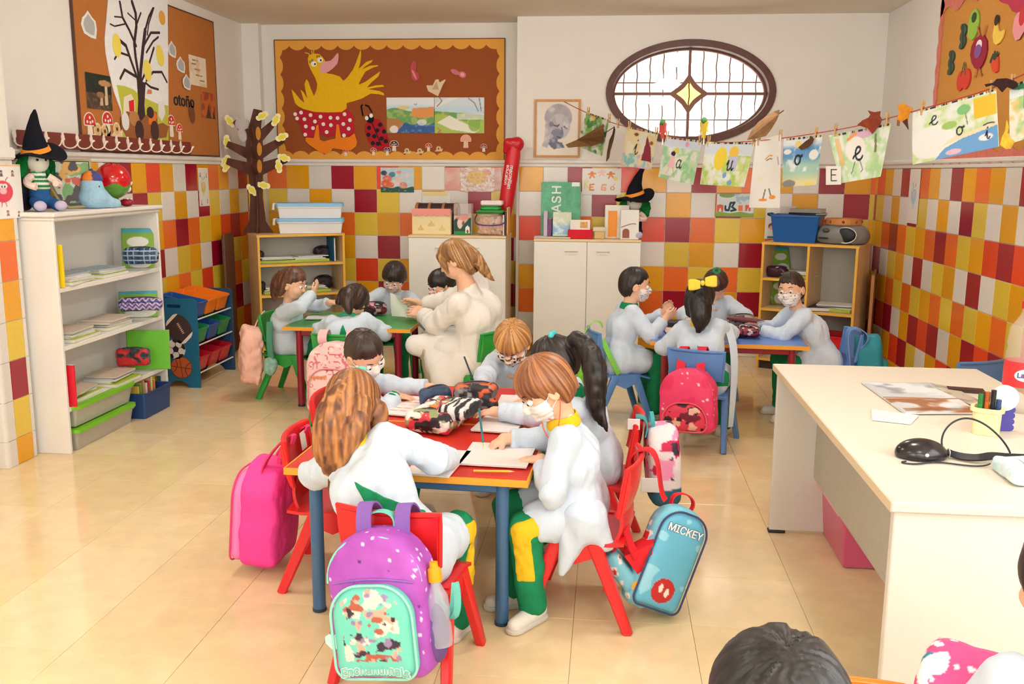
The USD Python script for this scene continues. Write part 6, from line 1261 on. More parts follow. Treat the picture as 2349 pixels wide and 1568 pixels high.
def seoi(p):
    wash_bg(p, (222, 234, 236), (196, 222, 150), (236, 240, 236), 61, .9); p.ell(.24, .35, .26, .30, (240, 240, 238)); p.rect(.74, .58, 1, .93, (240, 196, 60)); p.ell(.62, .80, .08, .09, (130, 194, 130)); p.line([(.64, .72), (.66, .52)], .01, (110, 110, 80)); p.ell(.45, .58, .09, .07, (160, 200, 110)); p.poly([(.28, .0), (.40, .18), (.62, .30), (1.0, .40), (1.0, .0)], (110, 166, 222)); p.poly([(.36, .22), (.48, .34), (1.0, .46), (1, .39), (.6, .29)], (236, 226, 196)); p.ell(.86, .22, .08, .06, (230, 238, 244)); p.ell(.50, .08, .09, .05, (232, 190, 210)); p.line([(.84, .43), (.90, .455), (.96, .44)], .012, (60, 66, 60)); letter(p, 'e', .22, .66, .18, .013); letter(p, 'o', .52, .36, .17, .014); letter(p, 'i', .84, .18, .15, .012); top(p)
def send(p): wash_bg(p, (222, 232, 236), (150, 196, 120), (236, 196, 120), 71, .7); p.poly([(.30, 1), (.42, 1), (.5, .3), (.34, .3)], (118, 92, 74)); p.ell(.4, .98, .4, .12, (60, 130, 90)); top(p)
hang('letter_sheet', 'small landscape sheet at the left end of the line under a big brown leaf', [(0.321, 2.052), (0.664, 1.975), (0.557, 1.695), (0.174, 1.791)], s1, (226, 234, 226), nx=44)
hang('letter_sheet', 'letter sheet with a cursive i and a dark red pointed hat', [(0.912, 1.915), (1.309, 1.854), (1.227, 1.590), (0.832, 1.626)], si, (232, 226, 204), nx=56)
hang('letter_sheet', 'letter sheet with a cursive a on a running pink figure', [(1.399, 1.827), (1.812, 1.786), (1.723, 1.489), (1.322, 1.540)], sa, (232, 238, 230))
hang('letter_sheet', 'letter sheet with a cursive u in front of a yellow haired figure', [(1.853, 1.779), (2.333, 1.762), (2.245, 1.483), (1.803, 1.494)], su, (232, 238, 230), nx=84)
hang('letter_sheet', 'tall white sheet with only orange shoes at its foot', [(2.340, 1.772), (2.564, 1.806), (2.578, 1.362), (2.304, 1.355)], sg, (240, 239, 234), nx=50, ny=110, cat='drawing sheet')
hang('letter_sheet', 'letter sheet with a cursive o on a blue sea', [(2.581, 1.779), (2.900, 1.793), (2.868, 1.507), (2.594, 1.489)], so, (222, 232, 238))
hang('letter_sheet', 'letter sheet with a large cursive e on a white hen', [(2.941, 1.787), (3.380, 1.839), (3.329, 1.558), (3.059, 1.519)], se, (230, 238, 228), nx=90)
hang('letter_sheet', 'small white card with a capital E below the hen sheet', [(2.943, 1.615), (3.057, 1.614), (3.066, 1.512), (2.952, 1.508)], lambda p: letter(p, 'E', .25, .22, .6, .03, (40, 44, 56)), (240, 239, 235), nx=30, ny=36, off=.012, cat='letter card', wav=0)
hang('letter_sheet', 'widest sheet on the line with e, o and i, a yellow house and the sea', [(3.508, 1.887), (3.976, 1.972), (4.014, 1.704), (3.534, 1.620)], seoi, (232, 238, 236), nx=110, ny=80)
hang('letter_sheet', 'sheet with a brown tree trunk cut off by the right edge of the picture', [(4.041, 1.983), (4.250, 2.035), (4.281, 1.768), (4.071, 1.715)], send, (236, 232, 216), nx=50)
peg_m = M((206, 168, 116), .6, .3, var=.1, vscale=60)
for i, (x, y) in enumerate([(0.341, 2.051), (0.651, 1.985), (0.775, 1.940), (0.930, 1.915), (1.277, 1.858), (1.409, 1.826), (1.779, 1.789), (1.872, 1.778), (2.312, 1.770), (2.360, 1.775), (2.547, 1.796), (2.839, 1.802), (2.987, 1.814), (3.347, 1.854), (3.451, 1.881), (3.563, 1.902), (3.946, 1.976), (4.049, 1.994)]):
    pg = Thing('clothes_peg', 'small wooden clothes peg, ' + ('first second third fourth fifth sixth seventh eighth ninth tenth eleventh twelfth thirteenth fourteenth fifteenth sixteenth seventeenth eighteenth'.split())[i] + ' from the left on the red cord', 'clothes peg', tuple(lp(x, y)), 0, 'wooden pegs on the cord')
    for s in (-1, 1):
        a = .10 * s; m = rbox(0, s * .0055, .004, .010, .006, .072, .0015); v, f = m; v = np.stack([v[:, 0], v[:, 1] + np.maximum(v[:, 2], 0) * .09 * s, v[:, 2]], 1)
        obj('jaw', frame((v, f), lp(x, y), LD, LN, V(0, 0, 1)), peg_m, pg, world=True, smooth=False)
    obj('spring', tube([lp(x, y + .006) + LD * .007 + .005 * (math.cos(t) * LN + math.sin(t) * V(0, 0, 1)) for t in np.arange(10) * 2 * PI / 10], .0014, 5, closed=True), M((150, 150, 150), .3, metal=.8), pg, world=True)
def leaf(name, label, pts, col, off=.02, th=.004, cat='dried leaf', vein=None, curl=.03):
    poly = P_(pts); c = poly.centroid; m = extrude(poly, th); v, f = m; w = np.array([lp(a, b, off + d + curl * (((a - c.x) / .12) ** 2)) for a, b, d in v])
    t = Thing(name, label, cat, tuple(lp(c.x, c.y)), 0); obj('blade', (w, f), M(col, .8, .2, var=.2, vscale=30), t, world=True, smooth=False)
    if vein is not None: obj('vein', tube([lp(a, b, off + .006) for a, b in vein], .003, 5), M((90, 60, 44), .8), t, world=True)
    return t
leaf('dried_leaf', 'large long brown dried leaf hanging over the first sheet', [(0.275, 1.791), (0.343, 1.829), (0.491, 1.880), (0.663, 1.921), (0.775, 1.935), (0.776, 1.901), (0.723, 1.850), (0.611, 1.807), (0.466, 1.779), (0.345, 1.773), (0.291, 1.766)], (128, 92, 56), vein=[(0.283, 1.782), (0.523, 1.840), (0.762, 1.917)])
leaf('dried_leaf', 'narrow rolled dark leaf hanging straight down beside the oval window', [(0.775, 1.924), (0.797, 1.893), (0.767, 1.818), (0.722, 1.735), (0.710, 1.681), (0.679, 1.655), (0.687, 1.728), (0.711, 1.820), (0.750, 1.864)], (92, 66, 46), off=.03)
leaf('dried_leaf', 'big pale feathery dried leaf pointing up at the right of the oval window', [(2.595, 1.948), (2.589, 1.919), (2.557, 1.891), (2.525, 1.868), (2.492, 1.840), (2.443, 1.799), (2.363, 1.783), (2.318, 1.778), (2.337, 1.827), (2.382, 1.886), (2.442, 1.920), (2.510, 1.941)], (158, 120, 84), vein=[(2.331, 1.784), (2.454, 1.883), (2.591, 1.945)])
leaf('dried_leaf', 'red brown star shaped maple leaf pegged above the hen sheet', [(3.232, 1.911), (3.272, 1.900), (3.319, 1.903), (3.317, 1.879), (3.335, 1.860), (3.326, 1.830), (3.296, 1.813), (3.271, 1.786), (3.241, 1.815), (3.178, 1.836), (3.205, 1.860), (3.239, 1.873), (3.250, 1.888)], (140, 62, 40))
leaf('dried_leaf', 'bright amber leaf pegged left of the widest sheet', [(3.427, 1.922), (3.451, 1.938), (3.490, 1.921), (3.528, 1.904), (3.505, 1.882), (3.500, 1.853), (3.469, 1.836), (3.430, 1.856), (3.441, 1.891)], (224, 146, 42))
leaf('dried_leaf', 'dark brown pointed leaf tip under the amber leaf', [(3.472, 1.842), (3.500, 1.856), (3.513, 1.799), (3.500, 1.814)], (84, 54, 44), off=.03, curl=0)
leaf('dried_leaf', 'small brown leaf bit at the left end of the widest sheet', [(3.430, 1.856), (3.445, 1.855), (3.445, 1.820), (3.429, 1.823)], (150, 100, 60), curl=0)
leaf('dried_leaf', 'dark curled leaf lying across the o sheet', [(2.736, 1.724), (2.780, 1.757), (2.833, 1.783), (2.853, 1.769), (2.837, 1.743), (2.802, 1.723), (2.756, 1.709)], (96, 62, 46), off=.02)
leaf('dried_leaf', 'very dark crumpled leaf at the right end of the line', [(3.943, 1.993), (3.978, 1.998), (3.995, 2.015), (4.042, 2.014), (4.097, 1.994), (4.108, 1.972), (4.083, 1.961), (4.047, 1.974), (4.025, 1.952), (3.999, 1.978), (3.974, 1.988), (3.950, 1.981)], (58, 36, 34), off=.03)
leaf('paper_banana', 'yellow paper banana beside the widest sheet', [(4.042, 1.828), (4.058, 1.790), (4.052, 1.764), (4.082, 1.763), (4.095, 1.725), (4.078, 1.693), (4.054, 1.691), (4.022, 1.711), (4.027, 1.748), (4.039, 1.775)], (238, 200, 70), cat='paper cut-out', off=.0)
for (x, y), c, l_ in zip([(1.375, 1.882), (1.838, 1.874)], ((214, 90, 76), (232, 200, 70)), ('little peg doll with green head and pink felt dress above the a sheet', 'little peg doll with green head and yellow felt dress above the u sheet')):
    d_ = Thing('peg_doll', l_, 'doll', tuple(lp(x, y, .015)))
    obj('head', sph(lp(x, y + .045, .02), (.020, .020, .022), 2), M((86, 140, 70), .8, var=.2, vscale=90), d_, smooth=True, world=True)
    st = P_([(x - .035, y + .04), (x - .012, y + .028), (x, y + .045), (x + .012, y + .028), (x + .035, y + .04), (x + .03, y), (x + .04, y - .03), (x + .014, y - .03), (x + .012, y - .07), (x - .012, y - .07), (x - .014, y - .03), (x - .04, y - .03), (x - .03, y)])
    m, f = extrude(st, .014); obj('dress', (np.array([lp(a, b, .01 + e) for a, b, e in m]), f), M(c, .9), d_, world=True, smooth=False)
    obj('leg', frame(cyl(.006, .05, 10), lp(x, y - .115, .016), LD, LN, V(0, 0, 1)), M((236, 226, 214), .8), d_, world=True)
# ================================================================ school bags hung on the chairs
def bag_frame(o, yaw, tilt=0, roll=0):
    """bag axes: X across, Y outwards (the printed front), Z up; yaw = direction the front looks"""
    a = math.radians(yaw); Yv = V(math.cos(a), math.sin(a), 0); Xv = np.cross(Yv, V(0, 0, 1)); Z = V(0, 0, 1)
    t = math.radians(tilt); Yv, Z = Yv * math.cos(t) + Z * math.sin(t), Z * math.cos(t) - Yv * math.sin(t)
    r = math.radians(roll); Xv, Z = Xv * math.cos(r) - Z * math.sin(r), Z * math.cos(r) + Xv * math.sin(r)
    return V(*o), Xv, Yv, Z
def bag_sdf(q, w, h, d, rt=.45, bulge=.012, y0=0.0, z0=0.0):
    """rounded satchel: arched top, soft faces; centre at (0, y0, z0)"""
    x, y, z = np.abs(q[:, 0]), q[:, 1] - y0, q[:, 2] - z0
    R_ = np.where(z > 0, rt * w, .16 * w)
    qx, qz = x - (w / 2 - R_), np.abs(z) - (h / 2 - R_)
    d2 = np.hypot(np.maximum(qx, 0), np.maximum(qz, 0)) + np.minimum(np.maximum(qx, qz), 0) - R_
    dd = np.abs(y) - d / 2 - bulge * np.clip(1 - (x / (w / 2)) ** 2, 0, 1) * np.clip(1 - (z / (h / 2)) ** 2, 0, 1)
    return smax(d2, dd, .035)
def bag_outline(w, h, rt=.45, n=10, z0=0.0, inset=0.0):
    w, h = w - 2 * inset, h - 2 * inset; R_, r2 = rt * w, .16 * w; pts = []
    for cx, cz, r, a0 in ((w / 2 - R_, h / 2 - R_, R_, 0), (-w / 2 + R_, h / 2 - R_, R_, 90), (-w / 2 + r2, -h / 2 + r2, r2, 180), (w / 2 - r2, -h / 2 + r2, r2, 270)):
        pts += [(cx + r * math.cos(math.radians(a0 + t)), z0 + cz + r * math.sin(math.radians(a0 + t))) for t in np.linspace(0, 90, n)]
    return pts
class Bag:
    def __init__(s, label, fr, w, h, d, paint, h_=.007, name='backpack', rt=.45, crease=.006, seed=0, group=None, rough=.6):
        s.o, s.X, s.Y, s.Z = fr; s.w, s.h, s.d = w, h, d; s.rt = rt
        s.t = Thing(name, label, 'backpack', tuple(s.o - s.Z * h / 2), 0, group)
        f = lambda p: bag_sdf(s.loc(p), w, h, d, rt) - fold(s.loc(p), (22, 22, 12), crease, seed)
        s.f = f; B = [s.at(a * w / 2, b * d / 2, c * h / 2) for a in (-1, 1) for b in (-1, 1) for c in (-1, 1)]
        v, fc = nets(f, *bounds(B, .03), h_); q = s.loc(v)
        obj('body', (v, fc), MV(rough, .4, .15, 200), s.t, smooth=True, world=True, paint=paint(q)) if callable(paint) else obj('body', (v, fc), M(paint, rough, .4, bump=.2, bscale=180), s.t, smooth=True, world=True)
    def loc(s, p): return (p - s.o) @ np.stack([s.X, s.Y, s.Z], 1)
    def at(s, x, y, z): return s.o + s.X * x + s.Y * y + s.Z * z
    def pocket(s, z0, w, h, d, paint, name='front_pocket', h_=.006, rt=.4, pipe=None, label=None, depth=None):
        y0 = s.d / 2 + (depth if depth is not None else d * .25)
        f = lambda p: bag_sdf(s.loc(p), w, h, d, rt, .010, y0, z0)
        B = [s.at(a * w / 2, y0 + b * d / 2, z0 + c * h / 2) for a in (-1, 1) for b in (-1, 1) for c in (-1, 1)]
        v, fc = nets(f, *bounds(B, .03), h_); q = s.loc(v)
        r = obj(name, (v, fc), MV(.5, .4), s.t, smooth=True, world=True, paint=paint(q), label=label) if callable(paint) else obj(name, (v, fc), M(paint, .6, .4), s.t, smooth=True, world=True, label=label)
        if pipe is not None:
            pts = [s.at(x, y0 + d / 2 - .006, z) for x, z in bag_outline(w, h, rt, z0=z0)]
            obj('piping', tube(pts, .004, 6, closed=True), M(pipe, .5), r, world=True)
        return y0 + d / 2
    def zip(s, z0, col, y=None, span=.96):
        """zipper arching over the upper body"""
        pts = [(x, z) for x, z in bag_outline(s.w * span, s.h * .94, s.rt) if z > z0]
        y = s.d / 2 - .012 if y is None else y
        obj('zipper', tube([s.at(x * 1.0, y, z) for x, z in pts], .0055, 6), M(col, .4), s.t, world=True)
    def strap(s, pts, w, col, name='strap', th=.006, side=None, world=True):
        obj(name, ribbon(spline([V(*p) for p in pts], 22), s.X if side is None else side, w, th), M(col, .7, bump=.2, bscale=300), s.t, smooth=40, world=True)
    def handle(s, col, w=.016):
        obj('handle', ribbon(spline([s.at(-.035, -s.d * .3, s.h / 2 - .02), s.at(-.03, -s.d * .3, s.h / 2 + .035), s.at(.03, -s.d * .3, s.h / 2 + .035), s.at(.035, -s.d * .3, s.h / 2 - .02)], 16), s.Y, w, .005), M(col, .7), s.t, smooth=40, world=True)
def dots(q, sc, seed, th=.74):
    """random small dots on a surface; returns a mask"""
    c = np.floor(q * sc); hsh = lambda k: np.modf(np.abs(np.sin(c @ V(12.9898, 78.233, 37.719) + k * 19.19) * 43758.5453))[0]
    ctr = (c + .25 + .5 * np.stack([hsh(1), hsh(2), hsh(3)], 1)) / sc
    return (np.linalg.norm(q - ctr, axis=1) < (.12 + .16 * hsh(4)) / sc) & (hsh(5) > th - .5)
def mixc(base, *layers):
    c = np.tile(np.array(base, float), (len(layers[0][0]), 1)) if np.ndim(base) == 1 else base
    for m, col in layers: c[np.asarray(m, bool)] = col
    return c
def glob(q, sc, seed, th): return meshkit.fbm(q * sc, 2, seed) > th
def label_text(bag, text, x, y, z, h, col, edge=None, slant=0, arc=0):
    m = meshkit.text_mesh(text, h, .0016, bold=True); m.apply_translation([-m.bounds[:, 0].mean(), 0, 0])
    v = np.array(m.vertices); v[:, 1] += arc * v[:, 0] ** 2 * -1 + slant * v[:, 0]
    if edge is not None:
        g = meshkit.text_mesh(text, h, .0014, bold=True); g.apply_translation([-g.bounds[:, 0].mean(), 0, 0]); vv = np.array(g.vertices)
        for dx, dy in ((.0022, 0), (-.0022, 0), (0, .0022), (0, -.0022)): pass
        ps = join(*[(vv + np.array([dx, dy + 0, 0]), np.array(g.faces)) for dx, dy in ((.0022, 0), (-.0022, 0), (0, .0022), (0, -.0022))])
        w_ = ps[0]; w_[:, 1] += arc * w_[:, 0] ** 2 * -1 + slant * w_[:, 0]
        obj('lettering_outline', frame((w_, ps[1]), bag.at(x, y - .0012, z), -bag.X, bag.Z, bag.Y), M(edge, .5), bag.t, world=True, smooth=False)
    obj('lettering', frame((v, np.array(m.faces)), bag.at(x, y, z), -bag.X, bag.Z, bag.Y), M(col, .5), bag.t, world=True, smooth=False)

# 1 purple bag, nearest
pb = Bag('purple speckled backpack with teal printed pocket on the chair nearest the camera', bag_frame((-.617, 2.470, .352), -99, 6, 8), .295, .42, .13, lambda q: mixc(np.array((176, 84, 190)) + 26 * (meshkit.fbm(q * 9, 3, 2)[:, None] - .5) * 2 + 0 * q, (dots(q, 42, 1, .95), (236, 214, 240)), (dots(q + .013, 38, 2, 1.15), (96, 50, 120))), h_=.0045, seed=4)
def flora(q):
    c = mixc((112, 208, 190), (glob(q, 26, 5, .60), (232, 214, 206)), (glob(q, 30, 8, .63), (176, 92, 70)), (glob(q, 30, 13, .64), (240, 170, 150)), (glob(q, 34, 17, .66), (58, 44, 62)), (glob(q, 40, 23, .66), (150, 130, 170)))
    out = (np.abs(q[:, 0]) > .085) | (q[:, 2] > .065 - .05 * (q[:, 0] / .1) ** 2) | (q[:, 2] < -.135)
    c[out] = (112, 208, 190); return c
yb = pb.pocket(-.058, .245, .265, .055, flora, pipe=(150, 220, 206), h_=.004, rt=.38)
pb.zip(.03, (130, 212, 196)); pb.handle((112, 204, 190), .026)
obj('seam', tube([pb.at(x, pb.d / 2 + .012 * (1 - (x / .14) ** 2) , .085 - .9 * x * x) for x in np.linspace(-.125, .125, 14)], .004, 6), M((150, 90, 180), .6), pb.t, world=True)
label_text(pb, 'Enchantimals', .0, yb + .004, -.170, .024, (112, 196, 180), (240, 240, 240), arc=1.2)
for x in (-.062, .052): pb.strap([(-.622 + x * 1.0 + .0, 2.535, .47), (-.622 + x, 2.515, .585), (-.622 + x, 2.545, .615), (-.615 + x, 2.585, .60), (-.615 + x, 2.60, .48)], .046, (132, 92, 176))
heart = P_([(0, -.022), (.02, -.002), (.02, .012), (.01, .018), (0, .010), (-.01, .018), (-.02, .012), (-.02, -.002)]).buffer(.004)
obj('heart_charm', frame(extrude(heart, .006), pb.at(.125, .09, -.085), -pb.X, pb.Z, pb.Y), M((190, 236, 222), .4), pb.t, world=True)
obj('mesh_pocket', nets(lambda p: ell(pb.loc(p), (-.145, -.01, -.10), (.035, .05, .085)), *bounds([pb.at(-.145, -.01, -.1)], .12), .007), M((104, 74, 140), .7), pb.t, smooth=True, world=True)
pb.strap([pb.at(-.13, -.05, .04), pb.at(-.20, -.03, -.02), pb.at(-.215, -.02, .04), pb.at(-.205, -.03, -.05), pb.at(-.15, -.04, -.02)], .02, (112, 204, 190), 'webbing_loop')
# water bottle in its side pocket
wb_ = Thing('water_bottle', 'clear plastic water bottle with orange cap in the purple backpack side pocket', 'bottle', tuple(pb.at(-.165, .005, -.13)))
def put(m, b, x, y, z): return frame(m, b.at(x, y, z), b.X, b.Y, b.Z)
obj('bottle_body', put(lathe([(0, 0), (.030, 0), (.033, .01), (.033, .06), (.028, .075), (.033, .09), (.032, .14), (.015, .175), (.014, .19)], 24), pb, -.165, .005, -.13), clear_plastic((.9, .92, .95), .35, (.75, .78, .85)), wb_, smooth=50, world=True)
obj('cap', put(lathe([(0, .185), (.020, .185), (.021, .20), (.019, .22), (.013, .225), (.012, .24), (0, .242)], 20), pb, -.165, .005, -.13), M((246, 166, 20), .35), wb_, smooth=40, world=True)
# 2 bright pink bag on the empty chair
pk = Bag('bright pink backpack hanging behind the empty red chair', bag_frame((-1.315, 3.44, .245), 176, 5, 0), .27, .42, .15, (244, 66, 160), h_=.0065, crease=.012, seed=9)
pk.pocket(-.02, .25, .36, .05, (246, 130, 196), pipe=(230, 60, 130)); pk.handle((236, 60, 120)); pk.zip(.0, (236, 150, 200), y=.02)
for s in (-1, 1): pk.strap([pk.at(s * .07, -.07, .15), pk.at(s * .07, -.06, .30), pk.at(s * .07, -.11, .335), (-1.185, 3.42 + s * .07, .54)], .034, (230, 50, 110))
# 3 blue patterned bag with red straps, half open, beside the boy who writes
mb = Bag('sky blue patterned backpack with red straps standing open beside the near right chair', bag_frame((.232, 3.20, .215), -68, 6, -24), .205, .385, .085, lambda q: mixc((124, 202, 226), (glob(q, 20, 31, .63), (244, 240, 236)), (glob(q, 20, 31, .68), (214, 40, 44)), (glob(q, 24, 41, .68), (240, 190, 60)), (glob(q, 15, 47, .66), (150, 220, 240))), h_=.005, seed=12, crease=.004)
fy = mb.pocket(0, .19, .355, .03, lambda q: mixc((104, 186, 220), (glob(q, 13, 51, .62), (150, 214, 236)), (np.hypot(q[:, 0], q[:, 2] + .105) < .045, (196, 44, 44)), (np.hypot((q[:, 0] - .012) / .8, (q[:, 2] + .098) / 1.5) < .011, (240, 236, 230)), (np.hypot((q[:, 0] + .016) / .8, (q[:, 2] + .108) / 1.5) < .011, (240, 236, 230))), pipe=(60, 70, 110), h_=.0045)
label_text(mb, 'MICKEY', .0, fy + .006, .105, .026, (244, 244, 244), (80, 120, 160))
mb.handle((220, 30, 44), .022)
Sx, Sz = unit(V(.62, 0, -.78)), unit(V(.78, 0, .62))
sm, sf_ = nets(lambda p: rb((p - V(.098, 3.165, .150)) @ np.stack([Sx, V(0, 1, 0), Sz], 1), (0, 0, 0), (.115, .050, .032), .02), (-.06, 3.06, .0), (.26, 3.27, .31), .006)
q_ = (sm - V(.098, 3.165, .15)); obj('side_panel', (sm, sf_), MV(.6, .3), mb.t, smooth=True, world=True, paint=mixc((134, 206, 228), (glob(q_, 22, 61, .56), (244, 240, 236)), (glob(q_, 22, 61, .61), (206, 40, 48))))
obj('red_lining', m3.Manifold.hull_points(np.array([(.085, 3.12, .245), (.185, 3.12, .30), (.17, 3.12, .13), (.085, 3.2, .245), (.19, 3.2, .31), (.175, 3.2, .12)])), M((226, 24, 40), .7), mb.t, world=True, label='red lining of the open bag')
mb.strap([(.135, 3.30, .50), (.140, 3.26, .595), (.165, 3.245, .60), (.205, 3.22, .50), (.228, 3.21, .425)], .04, (222, 28, 42), side=V(.3, 1, 0)); mb.strap([(.10, 3.22, .40), (.055, 3.16, .27), (.03, 3.12, .18), (.015, 3.10, .12)], .03, (222, 28, 42), side=V(.2, 1, 0))
mb.strap([(.085, 3.14, .36), (.10, 3.13, .30), (.13, 3.125, .24)], .035, (222, 28, 42), side=V(.6, .8, 0))
# 4 bag on the black ponytail girl's chair
nb_ = Bag('pink and white printed backpack with teal base behind the girl with the black ponytail', bag_frame((.245, 3.76, .40), 4, 4, 0), .25, .33, .12, lambda q: mixc((236, 222, 226), (glob(q, 16, 71, .58), (244, 150, 190)), (glob(q, 22, 75, .64), (204, 30, 80)), (glob(q, 24, 79, .68), (60, 40, 60)), (q[:, 2] < -.085, (40, 100, 120))), seed=15)
nb_.handle((60, 160, 170)); nb_.strap([(.17, 3.70, .52), (.155, 3.70, .60), (.13, 3.70, .60)], .05, (70, 160, 172), side=V(0, 1, 0)); obj('name_label', rbox(.195, 3.632, .335, .075, .004, .06, .002), M((236, 232, 228), .5), nb_.t, world=True); obj('name_label', rbox(.12, 3.635, .585, .05, .004, .045, .002), M((232, 214, 214), .5), nb_.t, world=True)
# 5 pink printed bag on the green chair
gb = Bag('pale pink backpack with red drawings on the green chair in front of the green table', bag_frame((-1.615, 5.375, .345), -92, 5, 0), .33, .43, .15, lambda q: mixc((244, 204, 204), (glob(q, 20, 81, .60), (246, 222, 216)), (np.abs(meshkit.noise(q * 24, 83) - .62) < .022, (206, 70, 90)), (np.abs(meshkit.noise(q * 30, 87) - .66) < .02, (216, 120, 120))), seed=17)
gy = gb.pocket(-.06, .27, .24, .05, lambda q: mixc((246, 208, 206), (np.abs(meshkit.noise(q * 26, 93) - .62) < .025, (204, 80, 96)), (np.hypot(q[:, 0] + .09, q[:, 2] + .08) < .032, (52, 66, 100))), pipe=(226, 130, 140)); label_text(gb, 'sweet!', .07, gy + .010, -.0, .026, (232, 140, 80))
fl = unary_union([EL((.016 * math.cos(a), .016 * math.sin(a)), .011, .011) for a in np.arange(5) * 2 * PI / 5]).difference(EL((0, 0), .008, .008)); obj('flower_print', frame(extrude(fl, .002), gb.at(-.045, gy + .008, .015), -gb.X, gb.Z, gb.Y), M((200, 40, 70), .6), gb.t, world=True)
for x in (-.09, .085): gb.strap([(-1.615 + x, 5.455, .52), (-1.615 + x, 5.43, .60), (-1.615 + x, 5.48, .615), (-1.615 + x, 5.52, .58)], .055, (246, 196, 200))
# 6 peach bag and ribbon on the left green chair
pe = Bag('pale peach cloth bag hanging at the left of the green table', bag_frame((-2.44, 6.14, .315), 205, 4, 6), .20, .40, .13, (244, 190, 170), crease=.03, seed=19, name='cloth_bag', h_=.009)
pe.strap([pe.at(0, -.02, .19), (-2.40, 6.20, .56), (-2.38, 6.25, .60)], .03, (244, 200, 180)); tag(pe.t.prim, cat='bag')
sc_ = Thing('scarf', 'green and white scarf with a knotted end hanging beside the peach bag', 'scarf', (-2.27, 6.10, .2)); obj('band', ribbon(spline([(-2.29, 6.12, .55), (-2.285, 6.09, .45), (-2.28, 6.08, .36), (-2.275, 6.085, .30)], 14), (.9, -.3, 0), .045, .012), M((80, 150, 120), .8), sc_, world=True); obj('knotted_end', nets(lambda p: ell(p, (-2.285, 6.085, .245), (.045, .03, .065)) - fold(p, (30, 30, 10), .02, 3), (-2.36, 6.02, .15), (-2.2, 6.15, .34), .008), M((150, 196, 180), .8, var=.3, vscale=40), sc_, smooth=True, world=True)
# 7 hot pink bag
hb = Bag('hot pink dotted backpack with red straps on the blue chair', bag_frame((.475, 5.185, .315), -110, 6, 4), .31, .36, .14, lambda q: mixc((240, 66, 116), (dots(q, 36, 3, .9), (250, 214, 222)), (glob(q, 9, 101, .6), (232, 50, 100))), seed=21)
hb.pocket(-.085, .25, .16, .05, lambda q: mixc((226, 60, 90), (glob(q, 20, 103, .6), (60, 30, 40)), (glob(q, 22, 107, .63), (240, 190, 170)), (glob(q, 24, 109, .66), (120, 30, 50))), pipe=(246, 96, 120)); hb.zip(.0, (236, 60, 100))
for x in (-.075, .06): hb.strap([hb.at(-x, -.06, .14), hb.at(-x * .8, -.08, .24), hb.at(-x * .8, -.12, .29), hb.at(-x * .8, -.17, .27)], .05, (226, 34, 60))
# 8 lime bag
lm_ = Bag('lime green backpack hanging on the left blue chair', bag_frame((-.135, 5.905, .30), 196, 10, -14), .26, .36, .14, lambda q: mixc((126, 206, 70), (glob(q, 12, 111, .58), (104, 186, 60)), (q[:, 2] < -.13, (40, 120, 140))), seed=23, h_=.008)
lm_.pocket(-.05, .18, .16, .05, (120, 200, 66)); obj('mesh_panel', put(rbox(0, 0, 0, .006, .10, .09, .002), lm_, -.135, -.0, -.10), M((40, 60, 50), .7), lm_.t, world=True)
lm_.strap([(-.13, 5.90, .48), (-.11, 5.90, .60), (-.06, 5.90, .64), (-.02, 5.92, .60)], .03, (150, 214, 90), side=V(.2, 1, 0)); lm_.strap([(-.02, 5.80, .54), (.04, 5.78, .42), (.09, 5.80, .32)], .035, (130, 206, 80), side=V(.8, .4, .2))
# 9 teal bag
tl = Bag('teal backpack with blue flap on the right end of the blue table', bag_frame((1.68, 6.06, .36), -12, 6, 0), .26, .42, .15, lambda q: mixc((36, 138, 156), (glob(q, 10, 121, .58), (60, 160, 178)), ((q[:, 2] < -.07) & (q[:, 1] > -.02), (196, 40, 60))), seed=25, h_=.008)
tl.strap([(1.60, 5.99, .50), (1.57, 5.98, .62), (1.54, 5.98, .62), (1.52, 5.97, .48), (1.515, 5.96, .36)], .07, (110, 150, 214), side=V(0, 1, 0)); tl.pocket(-.06, .2, .22, .05, (40, 150, 160)); obj('white_piping', tube(spline([tl.at(-.13, .06, .12), tl.at(-.135, .09, .0), tl.at(-.13, .06, -.14)], 12), .004, 6), M((232, 232, 226), .5), tl.t, world=True)
# 10 bag with white stars at the bottom right, on an orange chair
chO = build_chair('orange moulded chair under the girl cut off at the right edge', (246, 128, 28), (.80, 1.60, 0), ang(95), 'orange chairs')
chO.copy('orange moulded chair under the close-cropped boy at the bottom edge', (.20, .96, 0), ang(92)); chO.copy('empty orange moulded chair whose rounded top just shows at the bottom edge', (.470, 1.575, 0), ang(-88))
bb = Bag('pink backpack with white printed shapes on the orange chair at the bottom right', bag_frame((.680, 1.70, .505), 150, 4, 0), .22, .38, .14, lambda q: mixc((240, 74, 138), (glob(q, 16, 131, .60), (244, 236, 238)), (glob(q, 26, 135, .68), (60, 130, 170)), (dots(q, 30, 9, 1.1), (250, 230, 236))), seed=27, h_=.0045)
bb.zip(.0, (246, 150, 180))
